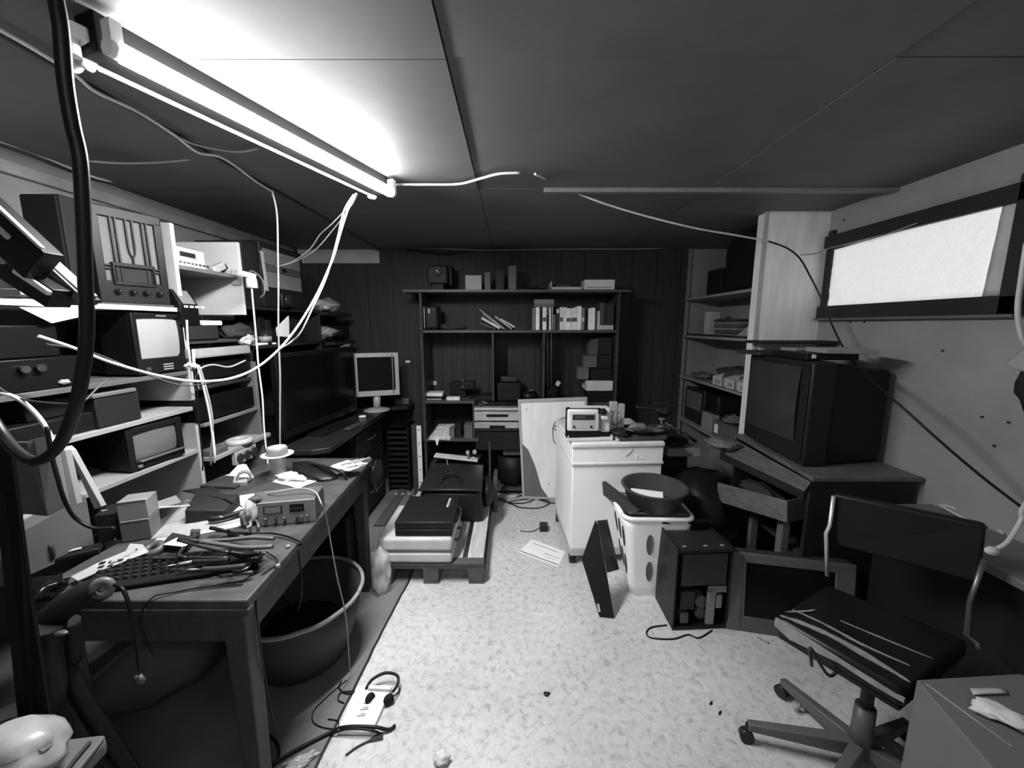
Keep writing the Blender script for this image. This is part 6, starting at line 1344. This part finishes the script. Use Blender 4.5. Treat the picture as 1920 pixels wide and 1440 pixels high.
mb = MB(); q0, q1 = S[0], S[1]; out = V(q1.y-q0.y, -(q1.x-q0.x), 0).normalized()
if out.x > 0: out = -out
P_ = [(0, .008, .03), (.15, .004, .045), (.35, .001, .030), (.55, .002, .016), (.8, .002, .018), (1, .003, .012)]
for i in range(5):
    a, b = P_[i], P_[i+1]; pa = q0*(1-a[0])+q1*a[0]+out*.004; pb = q0*(1-b[0])+q1*b[0]+out*.004
    za, zb2 = SZ-.012-i*.004, SZ-.012-(i+1)*.004
    mb.hexa([pa+V(0,0,za-a[2]), pb+V(0,0,zb2-b[2]), pb-out*.01+V(0,0,zb2-b[2]), pa-out*.01+V(0,0,za-a[2]), pa+V(0,0,za), pb+V(0,0,zb2), pb-out*.01+V(0,0,zb2), pa-out*.01+V(0,0,za)])
part('foam_edge', mb, FO, ch, label='bare foam at the torn front edge')
part('seat_pan', MB().hexa([p*.94+V(1.2155, 1.1825, 0)*.06+V(0,0,SZ-.092) for p in S]+[p*.96+V(1.2155, 1.1825, 0)*.04+V(0,0,SZ-.074) for p in S], .004), BLACK, ch)
bl, br = PY(1562, 925, 1.44), PY(1852, 985, 1.17); bbl, bbr = PY(1568, 1022, 1.42), PY(1838, 1098, 1.15)
dd = (br-bl).normalized(); fn = V(dd.y, -dd.x, 0); fn = fn if fn.x < 0 else -fn
part('backrest', MB().hexa([bbl, bbr, bbr-fn*.035, bbl-fn*.035, bl, br, br-fn*.035, bl-fn*.035], .012), M(.016, .45), ch)
part('back_post', MB().tube([PY(1563, 930, 1.43), PY(1556, 985, 1.43), PY(1549, 1000, 1.42), PY(1551, 1080, 1.40)], .0075, 10, smooth=False), M(.6, .35, .7), ch)
part('back_post', MB().tube([PY(1845, 1050, 1.16), PY(1818, 1130, 1.15), PY(1812, 1190, 1.15), PY(1832, 1205, 1.13), PY(1836, 1218, 1.12)], .0075, 10, smooth=False), M(.2, .35, .7), ch)
HB = PZ(1612, 1395, .09)
part('gas_column', MB().cyl(HB, HB+V(0,0,.14), .028, .025, 20).cyl(HB+V(0,0,.13), V(HB.x, HB.y, SZ-.09), .018, .018, 20), M(.05, .4), ch)
part('column_sleeve', MB().cyl(HB+V(0,0,-.03), HB+V(0,0,.15), .032, .028, 20), M(.10, .45), ch)
for px, py in ((1468, 1275), (1402, 1356), (1700, 1352), (1790, 1500), (1500, 1560)):
    p = PZ(px, py, .075); d = (p-HB); d.z = 0
    if d.length > .27 and px > 1490: d = d.normalized()*.25
    p = V(HB.x+d.x, HB.y+d.y, .07); s_ = V(-d.y, d.x, 0).normalized()
    fa = part('foot_arm', MB().hexa([HB+s_*.022+V(0,0,-.035), HB-s_*.022+V(0,0,-.035), p-s_*.014+V(0,0,-.015), p+s_*.014+V(0,0,-.015), HB+s_*.02+V(0,0,.02), HB-s_*.02+V(0,0,.02), p-s_*.012+V(0,0,.012), p+s_*.012+V(0,0,.012)], .004), M(.12, .45), ch)
    w_ = part('caster', MB().cyl(p+s_*.014+V(0,0,-.046), p-s_*.014+V(0,0,-.046), .0235, n=18).cyl(p+V(0,0,-.045), p+V(0,0,.005), .007), M(.03, .3), fa)
part('seat_lever', MB().tube([V(1.10, 1.12, .39), V(1.02, 1.08, .385), PY(1520, 1215, 1.07), PY(1522, 1248, 1.07)], .005), M(.06, .4), ch)
# carton bottom right
t = thing('cardboard_box', 'big grey cardboard box in the bottom right corner of the view', 'cardboard box', (1.1, .65, 0))
K = [PZ(1718, 1274, .62), PZ(1915, 1262, .62), V(1.24, .42, .62), V(.90, .40, .62)]
mb = MB().hexa([V(p.x, p.y, .0) for p in K]+K, .004)
part('box_body', mb, M(.13, .75, amt=.06), t)
part('tape_edge', MB().tube([K[0]+V(.01,-.012,.001), PZ(1900, 1402, .621)], .0015, smooth=False), M(.33, .6), t)
part('sticker', MB().sheet(PZ(1818, 1290, .623), PZ(1885, 1292, .623), PZ(1888, 1300, .625), PZ(1825, 1302, .625), .001, 4, 3, .001, 2), M(.4, .4), t)
solo('crushed_wrapper', 'white crushed wrapper lying on the big grey cardboard box', 'wrapper', MB().lump(PZ(1880, 1340, .633), (.045, .026, .010), (0, 0, -35), jit=.3, seed=97), M(.55, .5))
LAMP_TONE = 0.9; palette()
# ================================================================ THINGS ON THE FLOOR
t = thing('headphones', 'black headphones lying on the floor beside the white power strip', 'headphones', PZ(718, 1310, 0))
part('headband', MB().tube([PZ(686, 1292, .02), PZ(698, 1274, .035), PZ(722, 1262, .045), PZ(744, 1266, .045), PZ(746, 1282, .035), PZ(736, 1298, .02)], .006, 8), BLACK, t)
for px, py, rz in ((694, 1310, 60), (729, 1312, 30)):
    part('ear_cup', MB().lathe([(.0, -.008), (.018, -.008), (.021, -.002), (.019, .008), (0, .010)], PZ(px, py, .022), rot=(80, 0, rz)), BLACKM, t)
part('lead', MB().tube([PZ(735, 1318, .01), PZ(748, 1300, .006), PZ(750, 1288, .006)], .0015), BLACK, t)
t = thing('power_strip', 'white socket extension block with printed marks on the floor seam', 'power strip', PZ(680, 1330, 0))
q = [PZ(632, 1378, 0), PZ(697, 1380, 0), PZ(735, 1295, 0), PZ(670, 1293, 0)]
part('block', MB().hexa(q+[p+V(0,0,.018) for p in q], .003), M(.75, .5), t)
for k in range(3):
    p = PZ(677+k*6, 1342-k*12, .0185); part('print_mark', MB().box(p, (.03, .006, .0006), (0,0,5)).box(p+V(.004,.008,0), (.02, .004, .0006)), MID, t)
part('white_plug', MB().hexa([PZ(690, 1295, .019), PZ(733, 1297, .019), PZ(736, 1290, .019), PZ(692, 1288, .019)]+[PZ(690, 1295, .019)+V(0,0,.012), PZ(733, 1297, .019)+V(0,0,.012), PZ(736, 1290, .019)+V(0,0,.012), PZ(692, 1288, .019)+V(0,0,.012)], .003), WHITE, t)
cable('thick_black_cable', 'thick black cable crossing the white extension block on the floor', [PZ(470, 1460, .01), PZ(545, 1412, .008), PZ(622, 1372, .008), PZ(650, 1363, .026), PZ(700, 1363, .026), PZ(728, 1368, .01), PZ(741, 1360, .008)], .006, CABLEB)
cable('thick_black_cable', 'second black cable lying close beside the first over the extension block', [PZ(620, 1376, .008), PZ(655, 1366, .032), PZ(698, 1370, .028), PZ(715, 1376, .008)], .004, CABLEB)
solo('plug_end', 'black flat plug end in front of the white extension block', 'plug', MB().hexa([PZ(690, 1390, 0), PZ(718, 1384, 0), PZ(718, 1374, 0), PZ(700, 1378, 0)]+[PZ(690, 1390, .01), PZ(718, 1384, .01), PZ(718, 1374, .01), PZ(700, 1378, .01)], .002).tube([PZ(694, 1388, .005), PZ(670, 1400, .005), PZ(648, 1416, .004)], .003), M(.04, .5))
cable('coiled_wire', 'thin dark wire curling left of the white extension block', [PZ(640, 1276, .004), PZ(636, 1290, .006), PZ(650, 1300, .006), PZ(666, 1296, .006), PZ(640, 1298, .006), PZ(634, 1312, .004), PZ(645, 1318, .004)], .0025, CABLEB, 'wire')
cable('coiled_wire', 'looping thin wire lying left of the extension block below the tub', [PZ(650, 1275, .004), PZ(620, 1300, .004), PZ(590, 1330, .004), PZ(586, 1350, .004), PZ(600, 1362, .004), PZ(630, 1366, .004), PZ(634, 1352, .004), PZ(615, 1348, .004)], .0018, CABLEB, 'wire')
cable('coiled_wire', 'black wire loop on the dark floor under the table', [PZ(480, 1380, .005), PZ(500, 1378, .005), PZ(518, 1392, .005), PZ(522, 1420, .005), PZ(500, 1450, .005)], .005, CABLEB, 'wire')
solo('crumpled_tissue', 'crumpled white tissue lump on the floor at the bottom edge', 'tissue', MB().lump(PZ(828, 1420, .018), (.028, .02, .018), jit=.2, seed=100, sub=3), M(.65, .7))
t = thing('printed_sheet', 'white printed form lying on the floor left of the cabinet', 'paper', PZ(1015, 1040, 0))
q = [PZ(972, 1036, .001), PZ(1046, 1063, .001), PZ(1061, 1035, .001), PZ(997, 1011, .001)]
part('sheet', MB().hexa(q+[p+V(0,0,.0015) for p in q]), PAPER, t)
def ln(a, b, c_, d, w=.004): A_ = q[0]*(1-a)*(1-b)+q[1]*a*(1-b)+q[2]*a*b+q[3]*(1-a)*b; B_ = q[0]*(1-c_)*(1-d)+q[1]*c_*(1-d)+q[2]*c_*d+q[3]*(1-c_)*d; return MB().tube([A_+V(0,0,.002), B_+V(0,0,.002)], w/4, 6, smooth=False)
part('printed_line', ln(.02, .1, .98, .1, .01), DARK, t); part('printed_line', ln(.12, .78, .8, .80, .006), DARK, t); part('printed_line', ln(.55, .45, .95, .48, .005), DARK, t); part('printed_line', ln(.55, .3, .9, .32, .005), MID, t)
solo('dark_leaf', 'small dark torn scrap on the bare floor in front', 'scrap', MB().lump(PZ(1025, 1301, .003), (.014, .009, .003), jit=.3, seed=101, sub=2), DARK)
for i, (px, py) in enumerate([(1333, 1318), (1350, 1336)]):
    solo('dark_bit', ['small dark bit on the floor left of the chair base, farther', 'small dark bit on the floor left of the chair base, nearer'][i], 'scrap', MB().lump(PZ(px, py, .003), (.012, .004, .003), (0,0,40), jit=.3, seed=102+i, sub=2), DARK)
solo('metal_cup', 'small pale metal cup standing behind the chair foot', 'cup', MB().cyl(PZ(1497, 1335, 0), PZ(1497, 1335, 0)+V(0,0,.05), .006).cyl(PZ(1497, 1335, 0), PZ(1497, 1335, 0)+V(0,0,.003), .014), M(.3, .4))
solo('crumpled_wrapper', 'pale crumpled plastic at the chair base beside the box', 'wrapper', MB().lump(PZ(1668, 1400, .015), (.05, .03, .015), jit=.3, seed=105), M(.3, .4))
solo('clear_wrapper', 'shiny clear plastic wrapper on the dark floor at the bottom edge', 'wrapper', MB().lump(PZ(563, 1428, .008), (.05, .02, .008), (0, 0, 30), jit=.4, seed=106, sub=4), glass_mat('wrapper_plastic', .8, .12, .5))
cable('usb_cable', 'black cable loop on the floor in front of the computer case', [PZ(1250, 1172, .004), PZ(1222, 1176, .004), PZ(1212, 1186, .004), PZ(1222, 1196, .004), PZ(1262, 1198, .004), PZ(1290, 1190, .004), PZ(1310, 1196, .004), PZ(1335, 1182, .004)], .0035, CABLEB)
solo('plug', 'small black cube plug on the floor by the cabinet', 'plug', MB().b2(.205, 2.62, .001, .265, 2.68, .05, .004).tube([V(.21,2.65,.02), V(.14,2.62,.004), V(.06,2.63,.004)], .003), M(.03, .5))
solo('splinter', 'pale splinter lying on the floor by the torn seat', 'splinter', MB().box(PZ(1430, 1200, .004), (.05, .012, .006), (0,0,-50), .002), M(.35, .7))
# ================================================================ CABLES OVERHEAD
cable('black_power_cable', 'thick black cable hanging in a loop in the left foreground', [(92, -60, .52), (112, 40, .52), (122, 150, .52), (135, 230, .52), (150, 300, .52), (156, 400, .52), (160, 520, .52), (163, 620, .52), (155, 700, .52), (142, 760, .52), (122, 815, .53), (95, 852, .54), (62, 864, .55), (30, 845, .57), (5, 815, .6), (-30, 760, .62)], .0076, CABLEB, 'cable')
cable('white_feed_cable', 'thick white cable swooping from the lamp end across to the left shelves', [(668, 362, 1.86), (655, 385, 1.84), (640, 430, 1.8), (622, 490, 1.75), (590, 560, 1.68), (545, 630, 1.6), (495, 680, 1.52), (440, 708, 1.44), (370, 715, 1.36), (300, 705, 1.28), (210, 680, 1.2), (140, 653, 1.12), (72, 630, 1.05)], .0046, CABLEW, 'cable')
cable('white_feed_cable', 'thinner white cable hanging beside the thick one from the lamp end', [(663, 364, 1.87), (645, 395, 1.85), (632, 450, 1.8), (612, 520, 1.75), (585, 580, 1.7), (560, 628, 1.64), (525, 655, 1.6)], .0035, M(.5, .4), 'cable')
cable('thin_white_cable', 'thin white cable from the lamp end to the cloth fronted radio', [(668, 362, 1.9), (655, 385, 2.0), (622, 420, 2.1), (600, 440, 2.2), (580, 468, 2.3), (545, 492, 2.4), (505, 503, 2.45)], .003, M(.55, .4), 'cable')
cable('thin_white_cable', 'second thin cable just below the first towards the cloth radio', [(672, 362, 1.9), (650, 398, 2.0), (625, 430, 2.1), (595, 465, 2.2), (565, 485, 2.3), (530, 500, 2.4)], .003, M(.4, .4), 'cable')
cable('sagging_cable', 'thin dark cable sagging under the thick white cable', [(545, 640, 1.62), (480, 690, 1.55), (400, 716, 1.42), (340, 722, 1.36), (270, 700, 1.3), (170, 660, 1.2), (85, 645, 1.1)], .0025, M(.06, .5), 'cable')
cable('white_drop_cable', 'white cable hanging straight down behind the glass jar', [(510, 357, 1.93), (519, 400, 1.93), (521, 470, 1.93), (522, 540, 1.93), (522, 620, 1.93), (525, 700, 1.92), (525, 760, 1.92), (525, 815, 1.92), (525, 880, 1.93)], .0042, M(.3, .4), 'cable')
ce = ZC-.024
cable('stapled_cable', 'white cable stapled along the ceiling joint left of the lamp', [PZ(-20, 45, ce), PZ(60, 90, ce), PZ(140, 140, ce), PZ(180, 172, ce), PZ(260, 210, ce), PZ(330, 255, ce), PZ(370, 285, ce), PZ(410, 293, ce), PZ(440, 310, ce), PZ(480, 340, ce), PZ(512, 360, ce)], .005, M(1.0, .5), 'cable')
cable('arcing_cable', 'short pale cable arcing from the ceiling joint towards the lamp', [PZ(330, 255, ce), PZ(365, 270, ce), PZ(410, 280, ce), PZ(450, 284, ce), PZ(486, 278, ZC-.02)], .0045, M(.5, .5), 'cable')
cable('arcing_cable', 'pale cable along the dark ceiling between wall and joint', [PZ(165, 302, ce), PZ(230, 306, ce), PZ(300, 304, ce), PZ(355, 299, ce)], .0045, M(.45, .5), 'cable')
cable('long_cable', 'white cable running along the top of the left wall', [PX(-20, 258, XL+.05), PX(60, 285, XL+.05), PX(140, 318, XL+.05), PX(200, 338, XL+.05), PX(280, 344, XL+.05), PX(340, 365, XL+.05), PX(420, 400, XL+.05), PX(500, 432, XL+.06), PX(562, 452, XL+.06), PX(566, 478, XL+.06)], .006, M(.6, .5), 'cable')
cable('lamp_feed_cable', 'white cable running from the lamp end along the ceiling to the batten', [PZ(736, 346, ZC-.02), PZ(800, 346, ce), PZ(860, 345, ce), PZ(900, 335, ce), PZ(935, 326, ce), PZ(975, 324, ce)], .0055, CABLEW, 'cable')
cable('long_white_cable', 'long cable sagging from the ceiling batten over to the pillar', [PZ(1003, 326, ZC-.02), (1050, 348, 2.10), (1120, 377, 2.15), (1200, 402, 2.2), (1300, 427, 2.25), (1380, 441, 2.3), (1440, 452, 2.33)], .0055, M(.65, .4), 'cable')
cable('black_cable', 'black continuation of the cable passing the pillar down to the right wall', [(1440, 452, 2.33), (1475, 465, 2.33), (1500, 485, 2.32), (1520, 520, 2.30), (1540, 560, 2.25), (1565, 620, 2.15), (1590, 665, 2.0), (1640, 720, 1.75), (1690, 762, 1.60), (1760, 825, 1.47), (1840, 893, 1.37), (1930, 962, 1.27)], .0048, CABLEB, 'cable')
cable('corner_cable', 'thin pale cable along the ceiling edge of the back wall', [PY(722, 464, YB-.04), PY(820, 466, YB-.04), PY(900, 469, YB-.04), PY(1000, 468, YB-.04), PY(1100, 467, YB-.04), PY(1200, 467, YB-.04), PY(1290, 463, YB-.04)], .005, M(.35, .5), 'cable')
cable('dark_corner_cable', 'dark cable sagging below the ceiling edge above the projector', [PY(760, 468, YB-.03), PY(800, 473, YB-.03), PY(840, 476, YB-.03), PY(890, 470, YB-.03)], .006, CABLEB, 'cable')
cable('thin_cable', 'thin cable crossing the pillar towards the papered window', [(1500, 478, 2.40), (1530, 475, 2.40), (1560, 464, 2.36), PX(1640, 446, XR-.035), PX(1720, 418, XR-.035)], .003, M(.25, .5), 'cable')
for i, (a, b, c) in enumerate([((372, 690), (392, 770), (402, 845)), ((375, 690), (398, 780), (395, 850)), ((368, 690), (372, 780), (380, 860))]):
    cable('bundle_cable', ['white cable of the bundle dropping from the shelf post', 'grey cable of the bundle dropping from the shelf post, at its right', 'dark cable of the bundle dropping from the shelf post, at its left'][i], [(*((362, 655)), 1.62), (365, 690, 1.62), (*a, 1.62), (*b, 1.62), (*c, 1.62), (c[0], c[1]+22, 1.63)], [.005, .0035, .003][i], [CABLEW, CABLEG, CABLEB][i], 'cable', 'cables at the shelf post')
solo('cable_tie_block', 'white junction blob tying cables at the shelf post', 'junction', MB().lump(PY(357, 686, 1.62), (.025, .015, .012), jit=.3, seed=110), M(.6, .5))
cable('shelf_cable', 'white cord running down the shelf post beside the small television', [(350, 600, 1.63), (352, 640, 1.63), (354, 660, 1.62), (358, 686, 1.62), (362, 720, 1.62)], .004, M(.5, .5), 'cord')
cable('arched_grey_cord', 'grey cord arching over the rounded video player', [(372, 730, 1.64), (368, 705, 1.64), (378, 690, 1.66), (400, 684, 1.7), (430, 688, 1.75), (460, 676, 1.8)], .004, CABLEG, 'cord')
cable('left_loop_cable', 'white cable bowing down at the left edge to the carton boards', [(-20, 735, 1.0), (15, 740, 1.0), (45, 755, 1.0), (75, 785, 1.0), (95, 818, 1.0), (105, 838, 1.0)], .0055, CABLEW, 'cable')
cable('black_left_cable', 'black cable falling from the boards to the drawer box on the table', [PY(88, 800, .98), PY(96, 850, .98), PY(108, 895, .98), PY(120, 935, .99), PY(140, 970, 1.02), PY(175, 990, 1.03), PY(215, 990, 1.04)], .005, CABLEB, 'cable')
cable('thin_sag_cable', 'thin dark cable sagging across the shelf fronts at the far left', [(-20, 715, 1.0), (30, 745, 1.0), (90, 755, 1.0), (150, 755, 1.0), (180, 730, 1.05), (200, 712, 1.1)], .0025, M(.08, .5), 'cable')
